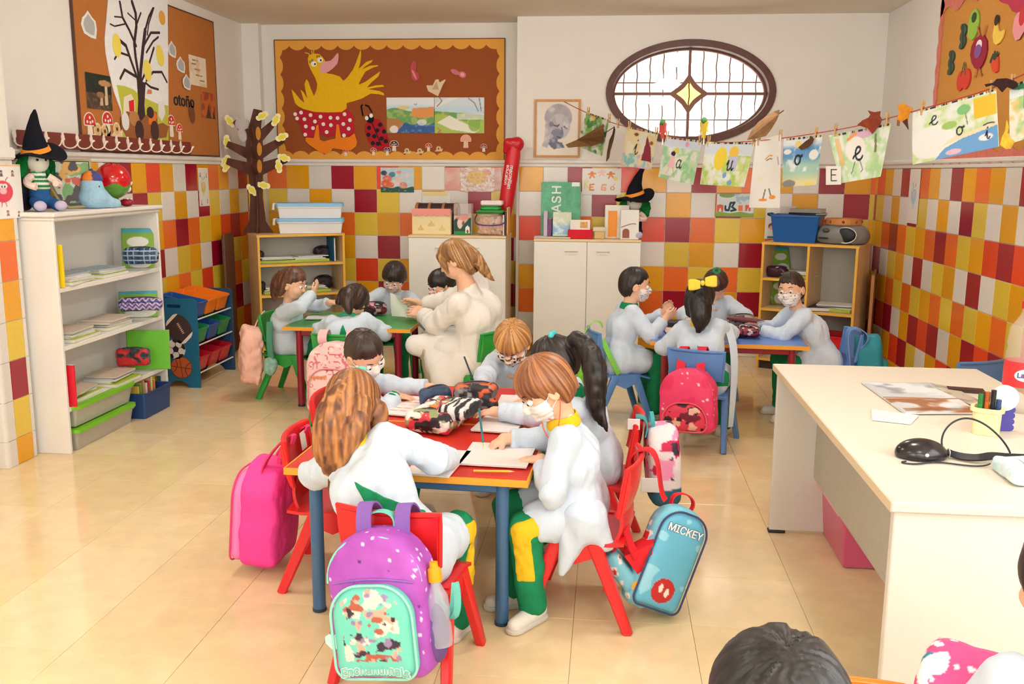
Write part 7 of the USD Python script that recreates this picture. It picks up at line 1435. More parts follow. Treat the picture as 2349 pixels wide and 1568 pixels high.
# ================================================================ things on shelves, cupboards and tables
def book(name, label, w, d, h, cover, loc, rz, pages=(232, 230, 222), group=None, cat='book'):
    t = Thing(name, label, cat, loc, rz, group)
    m = M(cover, .5, .4, var=.06, vscale=30)
    obj('cover', join(rbox(0, 0, .0008, w, d, .0016, .0004), rbox(0, 0, h - .0008, w, d, .0016, .0004), rbox(-w / 2 + .0008, 0, h / 2, .0016, d, h, .0004)), m, t)
    obj('pages', rbox(.0, 0, h / 2, w - .005, d - .005, h - .0034, .0004), M(pages, .7, .2, var=.1, vscale=90, stretch=(.02, .02, 30)), t)
    return t
ORD = ('first', 'second', 'third', 'fourth', 'fifth', 'sixth')
protos = {}
def pile(x, y, z, rz, place, kinds, jit=.012, group='exercise books in piles'):
    hh = 0
    for i, k in enumerate(kinds):
        w, d, h, c = {'g': (.235, .31, .022, (176, 196, 66)), 'w': (.20, .27, .009, (234, 234, 228)), 'p': (.20, .27, .010, (214, 196, 178)), 'b': (.19, .26, .008, (150, 168, 180)), 'k': (.20, .27, .007, (40, 44, 54))}[k]
        nm = {'g': 'lime green folder', 'w': 'white exercise book', 'p': 'tan covered exercise book', 'b': 'grey blue exercise book', 'k': 'black folder'}[k]
        lab = '%s, %s from the bottom, %s' % (nm, ORD[i], place)
        loc = (x + rng.normal(0, jit), y + rng.normal(0, jit * 1.4), z + hh); r = rz + rng.normal(0, .07)
        if k in protos: protos[k].copy(lab, loc, r, group)
        else: protos[k] = book('folder' if k in 'gk' else 'exercise_book', lab, w, d, h, c, loc, r, group=group)
        hh += h + .0005
    return hh
for z, nm, kk in ((.930, 'top', ('gwwwb', 'gwwb')), (.608, 'middle', ('gwwwp', 'gwwpp')), (.262, 'third', ('gwpp', 'gwwbp'))):
    pile(-3.085, 5.02, z, .06, 'near pile, white bookcase %s shelf' % nm, kk[0]); pile(-3.085, 5.42, z, .02, 'far pile, white bookcase %s shelf' % nm, kk[1])
def upright(label, x0, x1, y0, y1, z0, z1, c, name='folder', cat='book'):
    t = Thing(name, label, cat, ((x0 + x1) / 2, (y0 + y1) / 2, z0)); obj('cover', bbox(x0, x1, y0, y1, z0, z1, .002), M(c, .5, .4), t, world=True); obj('pages', bbox(x0 + .004, x1 - .001, y0 + .003, y1 - .003, z0 + .003, z1 + .0008, .0005), M((232, 228, 220), .8), t, world=True); return t
upright('yellow folder standing at the near end of the top shelf', -3.20, -2.945, 4.795, 4.81, .931, 1.165, (240, 208, 24)); upright('red folder standing at the near end of the third shelf', -3.20, -2.93, 4.795, 4.81, .263, .50, (226, 30, 52))
def gbook(p): p.rect(0, .88, 1, 1, (70, 170, 196)); p.ell(.5, .66, .34, .13, (232, 234, 222)); p.ell(.55, .2, .4, .22, (230, 232, 220)); p.wash((236, 236, 228), 8, .6, 4, .7, where=lambda u, v: v < .4)
gb_ = lambda label, c, n, h=.26, w=.22, lean=.05, fn=gbook: sheet('workbook', label, 'book', [V(*c) + unit(V(*n)) * -lean + np.cross(V(0, 0, 1), unit(V(*n))) * s * w / 2 + V(0, 0, zz) + (unit(V(*n)) * lean if zz == 0 else 0) for s, zz in ((-1, h), (1, h), (1, 0), (-1, 0))], fn, (132, 178, 62), 40, 50, th=.012)
gb_('green workbook with a blue top strip at the far end of the top shelf', (-3.07, 5.86, .932), (.35, -1, 0), h=.255, w=.20)
gb_('green workbook leaning behind the patterned pencil case on the middle shelf', (-3.06, 5.80, .612), (.45, -1, 0), h=.16, w=.24, lean=.09)
gb_('plain bright green folder sticking out at the far end of the third shelf', (-2.99, 5.76, .272), (.25, -1, 0), h=.26, w=.27, lean=.02, fn=lambda p: p.rect(0, 0, 1, 1, (104, 190, 50)))
def soft_case(label, c, rz, s, paint, h=.005, group=None, rough=.5, seed=0, zipc=(60, 60, 70), name='pencil_case'):
    """stuffed pencil case: soft rounded box of full size s lying at c"""
    t = Thing(name, label, 'pencil case', c, rz, group); sx, sy, sz = s
    f = lambda p: rb(p, (0, 0, sz / 2), (sx / 2, sy / 2, sz / 2), min(s) * .42) - fold(p, (26, 26, 26), .012, seed)
    v, fc = nets(f, *bounds([(-sx / 2, -sy / 2, 0), (sx / 2, sy / 2, sz)], .02), h); v[:, 2] = np.maximum(v[:, 2], .0005)
    obj('body', (v, fc), MV(rough, .45), t, smooth=True, paint=paint(v))
    obj('zipper', tube([(x, sy * .1 * math.sin(x * 20), sz * (1.0 - .25 * (2 * abs(x) / sx) ** 3) + .004) for x in np.linspace(-sx * .42, sx * .42, 12)], .004, 6), M(zipc, .4), t)
    obj('zip_pull', rbox(sx * .40, .0, sz * .80, .022, .007, .003, .001), M((190, 190, 190), .3, metal=.8), t)
    return t
plaid = lambda q: mixc((40, 76, 116), ((np.modf(np.abs(q[:, 0]) * 28)[0] < .3), (24, 44, 76)), ((np.modf(np.abs(q[:, 2]) * 34)[0] < .22), (190, 206, 220)), ((np.modf(np.abs(q[:, 0]) * 28)[0] > .86), (160, 184, 206)))
zig = lambda q: mixc((66, 76, 150), (np.modf(np.abs(q[:, 2] * 36 + .4 * np.abs(np.modf(np.abs(q[:, 0]) * 24)[0] - .5) * 4))[0] < .42, (220, 190, 214)), (np.modf(np.abs(q[:, 2] * 18))[0] < .15, (40, 44, 100)))
soft_case('blue plaid pencil case on the far end of the top bookcase shelf', (-3.00, 5.76, .965), math.radians(12), (.22, .10, .11), plaid, h=.006)
soft_case('blue and lilac zigzag pencil case on the middle bookcase shelf', (-2.99, 5.70, .672), math.radians(15), (.27, .09, .085), zig, h=.006)
soft_case('grey pencil case with red rim on the third bookcase shelf', (-3.02, 5.62, .322), math.radians(10), (.21, .07, .12), lambda q: mixc((86, 96, 108), (np.abs(q[:, 1]) > .02, (196, 40, 44)), (glob(q, 26, 141, .62) & (q[:, 1] < 0.02), (44, 50, 60))), h=.006)
# lidded boxes in the bottom of the white bookcase
for z, lb in ((0, 'lower clear plastic box with green lid under the white bookcase'), (.135, 'upper clear plastic box with green lid and a label under the white bookcase')):
    t = Thing('lidded_box', lb, 'storage box', (-3.095, 5.13, z + .002), 0, 'clear boxes with green lids')
    v, f = bin_mesh(.30, .64, .105, flare=.02); obj('tub', (v, f), clear_plastic((.93, .92, .88), .45, (.80, .78, .70)), t, smooth=40)
    obj('contents', rbox(0, 0, .045, .25, .58, .07, .01), M((214, 170, 140) if z == 0 else (196, 196, 180), .9, .1, var=.4, vscale=40), t)
    o = sbox(-.165, -.335, .165, .335).buffer(-.03).buffer(.03, 6); i_ = sbox(-.12, -.28, .12, .28).buffer(-.02).buffer(.02, 6)
    l_ = obj('lid', join(move(extrude(o.difference(i_), .022), (0, 0, .104)), move(extrude(i_, .006), (0, 0, .106))), M((122, 196, 36), .4), t, smooth=40)
    if z: obj('label_sheet', rbox(-.02, -.05, .1135, .12, .24, .0015, .0005), M((226, 224, 210), .6, var=.5, vscale=25, second=(40, 40, 40)), l_)
    obj('clasp', tube([(-.02, -.345, .112), (.03, -.35, .112), (.04, -.352, .10), (.04, -.352, .045)], .010, 8), M((238, 236, 228), .4), t)
t = Thing('storage_box', 'navy blue open box of picture books under the far end of the white bookcase', 'storage box', (-3.05, 5.69, .002)); v, f = bin_mesh(.30, .36, .165, flare=.01); obj('tub', (v, f), M((30, 66, 124), .5), t, smooth=40)
for i in range(7): upright(('yellow', 'leaf green', 'tan', 'white', 'dull red', 'cream', 'orange')[i] + ' picture book standing in the navy box under the bookcase', -3.15, -2.97, 5.56 + i * .036, 5.575 + i * .036, .02, .20 + .012 * (i % 3), ((222, 190, 70), (120, 160, 70), (190, 150, 100), (230, 226, 210), (190, 70, 60), (226, 212, 150), (224, 140, 60))[i], 'picture_book')
# ---- witch dolls
def witch(label, loc, face, s=1.0, hat=0.0, dress=None):
    t = Thing('witch_doll', label, 'doll', loc, 0); Rw, Fw, _ = basis(face); o = V(*loc)
    P = lambda x, y, z: o + (Rw * x + Fw * y + V(0, 0, z)) * s
    FR = lambda m, x=0, y=0, z=0: frame((arr(m)[0] * s, arr(m)[1]), P(x, y, z), Rw, Fw, V(0, 0, 1))
    def body(q):
        d = smin(ell(q, P(0, 0, .09), (.058 * s, .05 * s, .09 * s)), cone(q, P(0, 0, .14), P(0, 0, .20), .05 * s, .04 * s), .03 * s)
        for i in (-1, 1): d = smin(d, cone(q, P(i * .04, .03, .05), P(i * .05, .10, .03), .03 * s, .03 * s), .02 * s)
        return d
    v, f = nets(body, *bounds([P(-.1, -.1, 0), P(.1, .13, .23), P(.1, -.1, 0), P(-.1, .13, .23)], .02), .007); v[:, 2] = np.maximum(v[:, 2], o[2] + .0005)
    z = (v[:, 2] - o[2]) / s
    col = np.where((z > .115)[:, None], np.where((np.modf(z * 42)[0] < .45)[:, None], np.array([232, 232, 226]), np.array([32, 124, 62])), np.array([44, 92, 150])) if dress is None else np.tile(np.array(dress, float), (len(v), 1))
    obj('body', (v, f), MV(.9, .2), t, smooth=True, world=True, paint=col)
    obj('arm', tube(spline([P(.045, .02, .185), P(.085, .06, .15), P(.06, .11, .13)], 10), np.linspace(.022, .018, 10) * s, 8), M((238, 214, 200), .9), t, world=True); obj('arm', tube(spline([P(-.045, .02, .185), P(-.085, .05, .15), P(-.05, .10, .15)], 10), np.linspace(.022, .018, 10) * s, 8), M((238, 214, 200), .9), t, world=True)
    obj('head', sph(P(0, .01, .265), (.058 * s, .056 * s, .060 * s), 3), M((226, 226, 214), .9), t, smooth=True, world=True)
    for i in (-1, 1): obj('eye', sph(P(i * .022, .062, .275), .007 * s, 1), M((24, 22, 26), .4), t, smooth=True, world=True)
    def hr(q):
        d = None
        for i in (-1, 1):
            e = chain(q, [P(i * .05, -.01, .29), P(i * .075, -.02, .24), P(i * .085, -.01, .19)], [.03 * s, .04 * s, .03 * s], .01); d = e if d is None else np.minimum(d, e)
        return smin(d, ell(q, P(0, -.025, .28), (.06 * s, .05 * s, .06 * s)), .02) - fold(q, (90, 90, 40), .022 * s, 5)
    obj('hair', nets(hr, *bounds([P(-.13, -.1, .15), P(.13, .05, .34)], .03), .007), M((26, 120, 58), .95, .1, var=.3, vscale=120), t, smooth=True, world=True)
    pr = [(0, 0)] + [(.15 - .004, -.002), (.15, .002), (.145, .006), (.075, .012), (.068, .03), (.052, .09), (.032, .16), (.018, .21), (.006, .235), (0, .237)]
    hv, hf = lathe(pr[::-1], 28); hz = hv[:, 2].copy(); hv[:, 0] += hat * np.clip(hz, 0, 1) ** 2 * 6; hv[:, 2] += np.where(hz < .02, .05 * hv[:, 0] * 1.2 * (np.abs(hv[:, 0]) > .04) * np.sign(hat or 1) * -1 + .03 * np.sin(np.arctan2(hv[:, 1], hv[:, 0]) * 2) * (np.hypot(hv[:, 0], hv[:, 1]) / .15), 0)
    Rh_, Fh_, Uh_ = basis(face, 10, 14 if hat < 0 else -14)
    h = obj('hat', frame((hv * s, hf), P(0, .005, .305), Rh_, Fh_, Uh_), M((18, 20, 30), .9, .2), t, smooth=50, world=True)
    bv, bf = lathe([(.070, .016), (.078, .016), (.071, .040), (.063, .040), (.070, .016)], 28); bv[:, 0] += hat * np.clip(bv[:, 2], 0, 1) ** 2 * 6
    obj('hat_band', frame((bv * s, bf), P(0, .005, .305), Rh_, Fh_, Uh_), M((240, 150, 40), .8), h, smooth=40, world=True)
    for i in (-1, 1): obj('shoe', sph(P(i * .055, .13, .03), (.032 * s, .032 * s, .028 * s), 2), M((196, 186, 214), .8), t, smooth=True, world=True)
    return t
witch('witch doll in black hat and striped shirt on top of the white bookcase', (-3.13, 4.93, 1.342), -35, 1.0, -.15)
witch('witch doll in black hat half behind the white card house on the cupboard', (.215, 7.93, 1.032), -100, 1.1, -.45, (26, 28, 44))
t = Thing('dark_bag', 'black bag slumped at the near end on top of the white bookcase', 'bag', (-3.22, 4.86, 1.342)); obj('body', nets(lambda p: rb(p, (-3.215, 4.86, 1.44), (.05, .08, .10), .04) - fold(p, (20, 20, 20), .02, 2), (-3.29, 4.75, 1.342), (-3.12, 4.97, 1.57), .008), M((20, 22, 32), .6), t, smooth=True, world=True)
# plate shaped picture, plush, tomato
pt_ = Thing('picture_tray', 'rounded picture tray with a colourful print leaning on top of the white bookcase', 'picture', (-3.17, 5.26, 1.342)); N_ = unit(V(.55, -.8, .12)); Xp = unit(np.cross(V(0, 0, 1), N_)); Zp = np.cross(N_, Xp)
outl = P_([(-.11, .27), (.13, .27), (.13, .06), (.09, 0), (.0, -.005), (-.05, .03), (-.09, .12)]); obj('rim', frame(extrude(outl.buffer(.008).difference(outl.buffer(-.006)), .018), (-3.16, 5.26, 1.352), Xp, Zp, N_), M((160, 150, 96), .4), pt_, world=True, smooth=False); obj('back', frame(extrude(outl, .006), (-3.16, 5.26, 1.352), Xp, Zp, N_), M((70, 62, 60), .5), pt_, world=True, smooth=False)
prn = meshkit.noise
g = np.stack(np.meshgrid(np.linspace(-.10, .12, 50), np.linspace(.02, .26, 50), indexing='ij'), -1).reshape(-1, 2); ins = np.array([outl.buffer(-.008).contains(Point(a, b)) for a, b in g]).reshape(50, 50)
cell = ins[:-1, :-1] & ins[1:, :-1] & ins[:-1, 1:] & ins[1:, 1:]; ii, jj = np.nonzero(cell); a_ = ii * 50 + jj; ff = np.vstack([np.stack([a_, a_ + 50, a_ + 51], 1), np.stack([a_, a_ + 51, a_ + 1], 1)]); gv = np.column_stack([g, np.full(len(g), .0075)])
gc = mixc((206, 216, 196), (glob(gv, 14, 151, .52), (120, 170, 110)), (glob(gv, 18, 155, .58), (226, 170, 80)), (glob(gv, 22, 159, .62), (70, 60, 66)), (glob(gv, 20, 163, .62), (200, 90, 70)), (glob(gv, 16, 167, .64), (70, 110, 160)))
obj('print', frame((gv, ff), (-3.16, 5.26, 1.352), Xp, Zp, N_), MV(.4), pt_, smooth=True, world=True, paint=gc)
pl = Thing('plush_toy', 'pale blue plush toy with a rainbow cap on top of the white bookcase', 'plush toy', (-3.06, 5.36, 1.342)); obj('body', nets(lambda p: smin(smin(ell(p, (-3.06, 5.36, 1.40), (.085, .095, .075)), ell(p, (-3.05, 5.33, 1.475), (.062, .062, .06)), .03), cone(p, (-3.0, 5.42, 1.37), (-2.98, 5.46, 1.365), .04, .03), .03), (-3.2, 5.2, 1.342), (-2.92, 5.54, 1.56), .007), M((164, 206, 230), .95, .1, var=.1, vscale=60), pl, smooth=True, world=True)
m = sph((0, 0, 0), (.060, .060, .052), 3); a_ = np.arctan2(m[0][:, 1], m[0][:, 0]); k_ = np.floor((a_ + PI) / (2 * PI) * 6).astype(int) % 6; keep = m[0][:, 2] > -.01; fk = m[1][keep[m[1]].all(1)]
cp_ = obj('cap', (m[0] + V(-3.05, 5.335, 1.510), fk), MV(.7), pl, smooth=True, world=True, paint=np.array([(206, 60, 50), (236, 140, 50), (70, 70, 130), (60, 90, 170), (120, 60, 110), (226, 190, 70)])[k_]); obj('button', sph((-3.05, 5.335, 1.563), .010, 1), M((50, 60, 120), .6), cp_, smooth=True, world=True); obj('eye', sph((-2.995, 5.31, 1.47), .006, 1), M((20, 30, 60), .3), pl, smooth=True, world=True)
tm = Thing('tomato_toy', 'round red tomato figure with green lower half on top of the white bookcase', 'toy figure', (-3.10, 5.66, 1.342)); tv, tf = sph((0, 0, 0), (.108, .108, .112), 4); th_ = np.arctan2(tv[:, 1], tv[:, 0]); gr = tv[:, 2] < -.025 + .012 * np.sin(th_ * 5)
obj('body', (tv + V(-3.10, 5.66, 1.498), tf), MV(.15, .6, coat=.3), tm, smooth=True, world=True, paint=np.where(gr[:, None], np.array([92, 158, 54]), np.array([206, 18, 30])))
obj('leaf_crown', move(extrude(unary_union([affinity.rotate(P_([(0, -.012), (.055, 0), (0, .012)]), r, origin=(0, 0)) for r in range(0, 360, 60)]), .006), (-3.10, 5.66, 1.606)), M((110, 76, 66), .7), tm, world=True)
obj('hand', nets(lambda p: np.minimum.reduce([ell(p, (-3.025, 5.70, 1.45), (.022, .02, .024))] + [cone(p, (-3.025, 5.70, 1.455), (-3.012 + .012 * i, 5.705, 1.487), .009, .008) for i in (-1, 0, 1)]), (-3.08, 5.66, 1.41), (-2.97, 5.75, 1.51), .005), M((238, 236, 230), .4), tm, smooth=True, world=True)
for i in (-1, 1): f_ = obj('foot', sph((-3.06 + .03 * i, 5.64 + .045 * i, 1.364), (.045, .04, .024), 2), M((150, 16, 40), .3), tm, smooth=True, world=True); [obj('dot', sph((-3.06 + .03 * i + dx, 5.64 + .045 * i + dy, 1.384), .008, 1), M((238, 232, 230), .4), f_, smooth=True, world=True) for dx, dy in ((.012, -.01), (-.015, .005), (.02, .015))]
obj('stalk_leg', cyl(.02, .05, 12, (-3.09, 5.66, 1.36)), M((92, 158, 54), .5), tm, world=True)
# ---- left corner: cardboard tree and lidded tubs on the wooden bookcase
ct = Thing('cardboard_tree', 'brown cardboard tree with yellow paper leaves standing on the left corner bookcase', 'cardboard tree', (-2.985, 7.79, 1.043)); br_m = M((92, 58, 48), .8, .2, var=.3, vscale=14, stretch=(1, 1, .25))
def limb(a, b, w0, w1): d = unit(V(b[0] - a[0], b[1] - a[1], 0)); n = V(-d[1], d[0], 0); return P_([(a[0] + n[0] * w0, a[1] + n[1] * w0), (a[0] - n[0] * w0, a[1] - n[1] * w0), (b[0] - n[0] * w1, b[1] - n[1] * w1), (b[0] + n[0] * w1, b[1] + n[1] * w1)]).buffer(.006)
half = unary_union([P_([(-.13, 0), (.13, 0), (.07, .10), (.052, .30), (.06, .52), (.075, .70), (.06, .86), (-.06, .86), (-.075, .70), (-.06, .52), (-.052, .30), (-.07, .10)]), limb((0, .52), (.26, .62), .05, .022), limb((0, .52), (-.23, .60), .05, .022), limb((0, .64), (.24, .78), .045, .02), limb((0, .64), (-.22, .74), .045, .02), limb((0, .76), (.17, .92), .04, .018), limb((0, .76), (-.15, .93), .04, .018), limb((0, .82), (.04, 1.02), .05, .03)])
CF = lambda az: (V(math.cos(az), math.sin(az), 0), V(-math.sin(az), math.cos(az), 0))
for az in (math.radians(8), math.radians(98)):
    x_, y_ = CF(az); hf_ = half if az < 1 else affinity.scale(half, .78, 1, origin=(0, 0)); obj('trunk_panel', frame(extrude(hf_, .012), V(-2.985, 7.79, 1.043) - y_ * .006 * (1 if az < 1 else 1), x_, V(0, 0, 1), -y_), br_m, ct, world=True, smooth=False)
lfp = unary_union([EL((0, 0), .034, .030), EL((.02, .03), .026, .022), EL((-.02, -.03), .024, .02)])
for i, (x, z, yy) in enumerate(((-.25, .60, -.03), (-.23, .76, -.03), (-.20, .93, -.02), (.26, .63, -.03), (.25, .80, -.03), (.20, .94, -.02), (.22, .56, -.05), (-.03, .36, -.03), (.075, .40, -.03), (.09, .97, -.04), (-.24, .56, -.04))):
    cc = V(-2.985 + x, 7.79 + yy, 1.043 + z); lf = obj('paper_leaf', frame(extrude(affinity.rotate(lfp, i * 37), .003), cc, V(1, 0, 0), V(0, 0, 1), V(0, -1, 0)), M((240, 236, 190), .7), ct, world=True, smooth=False); obj('leaf_centre', frame(extrude(affinity.rotate(affinity.scale(lfp, .6, .6), i * 37), .001), cc + V(0, -.003, 0), V(1, 0, 0), V(0, 0, 1), V(0, -1, 0)), M((236, 222, 70), .7), lf, world=True, smooth=False)
obj('foil_bird', frame(extrude(unary_union([EL((0, 0), .06, .05), EL((.0, -.09), .035, .06, 12), P_([(-.05, .03), (-.09, .09), (-.02, .05)])]), .012), (-3.07, 7.755, 1.95), V(1, 0, 0), V(0, 0, 1), V(0, -1, 0)), M((196, 196, 198), .4, metal=.3), ct, world=True, smooth=False, label='grey foil bird shape')
for i, (x, z) in enumerate(((.045, .83), (.05, .70), (.045, .56))): obj('amber_leaf', frame(extrude(EL((0, 0), .022, .055), .003), (-2.985 + x, 7.765, 1.043 + z), V(1, 0, 0), V(0, 0, 1), V(0, -1, 0)), M((206, 140, 50), .7), ct, world=True, smooth=False)
aL = math.atan2(.405, .62)
for k in range(2):
    b_ = Thing('lidded_box', ('lower', 'upper')[k] + ' white tub with pale blue lid stacked beside the cardboard tree', 'storage box', tuple(caseL_at(.50, .18, 1.043 + .128 * k)), aL * .55, 'white tubs with blue lids')
    v, f = bin_mesh(.54, .30, .10, flare=.014); obj('tub', (v, f), M((236, 238, 240), .35), b_, smooth=40); o = sbox(-.285, -.165, .285, .165).buffer(-.03).buffer(.03, 6); obj('lid', move(extrude(o, .026), (0, 0, .100)), M((128, 190, 232), .35), b_, smooth=40)
    obj('clasp', tube([(-.27, -.10, .118), (-.30, -.10, .118), (-.305, -.10, .07)], .012, 8), M((238, 238, 238), .4), b_)
# piles in the corner bookcases
for z, nm in ((.797, 'top'), (.537, 'middle')):
    p1, p2 = caseL_at(.20, .19, z), caseL_at(.47, .19, z); pile(p1[0], p1[1], z, aL + PI / 2, 'left pile, left corner bookcase %s shelf' % nm, 'gwww'); hh = pile(p2[0], p2[1], z, aL + PI / 2, 'right pile, left corner bookcase %s shelf' % nm, 'gwww')
    p3 = caseL_at(.62, .25, z); soft_case('dark stuffed pencil case on the %s shelf of the left corner bookcase' % nm, tuple(p3), aL, (.16, .09, .12), lambda q: mixc((34, 30, 40), (glob(q, 30, 171, .66), (110, 40, 60))), h=.008); p4 = caseL_at(.06, .18, z); soft_case('black pencil case at the left end of the %s shelf of the left corner bookcase' % nm, tuple(p4), aL + 1.4, (.13, .06, .10), lambda q: mixc((26, 26, 34), (dots(q, 40, 2, .8), (60, 60, 70))), h=.009)
pb_ = caseL_at(.675, .17, .797); bk_ = book('picture_book', 'teal book leaning at the right end of the left corner bookcase', .016, .22, .20, (24, 110, 150), tuple(pb_), aL); pt2 = caseL_at(.655, .15, .797); cw = caseL_at(.22, .18, .09)
t = Thing('storage_box', 'orange tub of red cloth in the bottom of the left corner bookcase', 'storage box', tuple(cw), aL); v, f = bin_mesh(.30, .28, .20); obj('tub', (v, f), M((236, 110, 36), .4), t, smooth=40); obj('cloth', nets(lambda p: rb(p, (0, 0, .20), (.12, .11, .04), .03) - fold(p, (30, 30, 30), .03, 4), (-.16, -.15, .14), (.16, .15, .27), .009), M((200, 60, 56), .9), t, smooth=True)
for z, xl, pl_ in ((.747, -.54, 'left upper'), (.502, -.19, 'right middle')):
    q = caseR_at(xl + .02 if z > .6 else xl, .20, z); pile(q[0], q[1], z, angR + PI / 2, '%s shelf of the right bookcase' % pl_, 'gwww')
q = caseR_at(-.64, .10, .747); soft_case('shiny dark red pencil case on the upper left shelf of the right bookcase', tuple(q), angR, (.18, .09, .09), lambda q: mixc((58, 26, 44), (glob(q, 30, 181, .68), (196, 190, 196))), rough=.2, h=.007)
q = caseR_at(-.30, .20, .502); book('folder', 'large black folder lying open on the right middle shelf of the right bookcase', .26, .30, .03, (26, 26, 34), tuple(q), angR + .4)
for z, pl_ in ((.747, 'upper left'), (.502, 'lower left')):
    q = caseR_at(-.66, .30, z); gb_('green workbook standing in the %s compartment of the right bookcase' % pl_, tuple(q), (.45, -.9, 0), h=.22, w=.17)
q = caseR_at(-.18, .2, .092); t = Thing('storage_box', 'red tub in the bottom right of the right bookcase', 'storage box', tuple(q), angR); v, f = bin_mesh(.30, .30, .22); obj('tub', (v, f), M((214, 26, 40), .4), t, smooth=40)
# ---- on the right bookcase: blue tub, recorder books, radio and tambourine
q = caseR_at(-.53, .21, 1.033); t = Thing('storage_box', 'blue plastic tub on top of the right bookcase', 'storage box', tuple(q), angR + .1); v, f = bin_mesh(.38, .30, .215, flare=.03); obj('tub', (v, f), M((26, 96, 172), .3, .5), t, smooth=40); obj('handle', tube([(-.20, -.05, .205), (-.225, -.05, .215), (-.225, .05, .215), (-.20, .05, .205)], .012, 8), M((22, 50, 96), .4), t)
for i, (c, h_, lb) in enumerate((((40, 44, 58), .016, 'dark book lying across the blue tub'), ((150, 146, 136), .03, 'thick grey book on top of the dark one on the blue tub'))): book('book', lb, .18, .24, h_, c, tuple(caseR_at(-.45, .20, 1.25 + .017 * i)), angR + 1.3 + .3 * i)
rq = caseR_at(-.17, .20, 1.033); ra = Thing('radio', 'grey portable radio with a big dark round speaker on the right bookcase', 'radio', tuple(rq), angR)
obj('case', nets(lambda p: smax(ell(p, (0, 0, .06), (.205, .15, .125)), np.maximum(-p[:, 2], p[:, 2] - .15), .02), (-.22, -.17, -.01), (.22, .17, .17), .008), M((128, 128, 124), .35, .5, var=.08, vscale=60), ra, smooth=True)
sp_ = obj('speaker_ring', tube([(.05 + .078 * math.cos(a), -.142 + .02 * abs(math.cos(a)), .072 + .060 * math.sin(a)) for a in np.arange(28) * 2 * PI / 28], .006, 8, closed=True), M((196, 196, 190), .3, metal=.6), ra, smooth=True); obj('speaker_grille', sph((.05, -.128, .072), (.074, .022, .057), 3), M((24, 26, 34), .5), sp_, smooth=True)
obj('knob', sph((-.10, -.128, .105), (.028, .02, .018), 2), M((70, 72, 76), .4), ra, smooth=True); obj('tape_slot', rbox(-.11, -.128, .045, .085, .02, .014, .004), M((30, 32, 38), .4), ra)
tb = Thing('tambourine', 'wooden tambourine lying on top of the grey radio', 'tambourine', (rq[0], rq[1], rq[2] + .150), angR); obj('frame', lathe([(.125, 0), (.135, 0), (.135, .046), (.125, .046), (.125, 0)], 36), M((206, 136, 72), .5, .4, var=.12, vscale=20), tb, smooth=40)
for a in np.arange(8) * PI / 4 + .2: obj('jingle', sph((.130 * math.cos(a), .130 * math.sin(a), .023), (.012, .012, .013), 1), M((130, 80, 60), .4, metal=.5), tb, smooth=True)
# ---- on the left cupboard
def wbox(name, label, cat, x, y, z, w, d, h, c, **k): t = Thing(name, label, cat, (x, y, z), k.pop('rz', 0)); obj('body', rbox(0, 0, h / 2, w, d, h, .004), M(c, .6, .3, **k), t); return t
cr_ = wbox('wooden_shop_box', 'pale wooden toy shop front with a pink scalloped awning on the left cupboard', 'toy', -1.47, 7.78, 1.05, .33, .07, .20, (236, 220, 170))
obj('awning', frame(extrude(unary_union([sbox(-.165, .175, .165, .215)] + [EL((-.14 + i * .047, .176), .024, .022) for i in range(7)]), .012), (0, -.047, 0), V(1, 0, 0), V(0, 0, 1), V(0, 1, 0)), M((232, 150, 140), .6), cr_, smooth=False)
for x, z in ((-.09, .055), (.0, .09), (.09, .055)): obj('cake_motif', frame(extrude(unary_union([P_([(-.03, -.02), (.03, -.02), (.02, 0), (-.02, 0)]), P_([(-.012, .002), (.012, .002), (0, .03)])]), .0015), (x, -.0375, z), V(1, 0, 0), V(0, 0, 1), V(0, 1, 0)), M((222, 196, 120), .6), cr_, smooth=False)
tc = wbox('treasure_chest', 'dark wooden treasure chest with tan bands behind the toy shop front', 'chest', -1.45, 7.93, 1.05, .36, .20, .17, (64, 38, 36), var=.2, vscale=30); obj('lid', frame(extrude(EL((0, 0), .10, .085).intersection(sbox(-.2, 0, .2, .2)), .36), (-.18, 0, .17), V(0, 1, 0), V(0, 0, 1), V(1, 0, 0)), M((58, 34, 34), .6), tc, smooth=40)
for x in (-.165, -.06, .06, .165): obj('band', frame(extrude(EL((0, 0), .104, .089).difference(EL((0, 0), .098, .083)).intersection(sbox(-.2, 0, .2, .2)), .022), (x - .011, 0, .17), V(0, 1, 0), V(0, 0, 1), V(1, 0, 0)), M((170, 110, 60), .5), tc, smooth=40)
cl_ = Thing('clear_box', 'clear plastic carton printed with a green meadow and a small white house', 'box', (-1.205, 7.79, 1.05)); obj('case', rbox(0, 0, .13, .15, .12, .26, .006), clear_plastic((.96, .94, .94), .25, (.9, .86, .86)), cl_)
sheet('print', None, None, [V(-1.205 - .07, 7.728, 1.05 + .16), V(-1.205 + .07, 7.728, 1.05 + .16), V(-1.205 + .07, 7.728, 1.052), V(-1.205 - .07, 7.728, 1.052)], lambda p: (p.below(lambda u: .75 + .15 * np.sin(u * 8), (24, 74, 62)), p.below(lambda u: .2 + 0 * u, (40, 130, 70)), p.ell(.35, .6, .16, .28, (228, 206, 190)), p.ell(.55, .6, .08, .12, (120, 80, 80)), p.poly([(.68, .08), (.92, .08), (.92, .38), (.8, .5), (.68, .38)], (240, 238, 234)), p.ell(.80, .18, .06, .10, (150, 70, 50)), p.ell(.5, .9, .4, .14, (226, 140, 120), .7)), (206, 180, 170), 36, 40, parent=cl_)
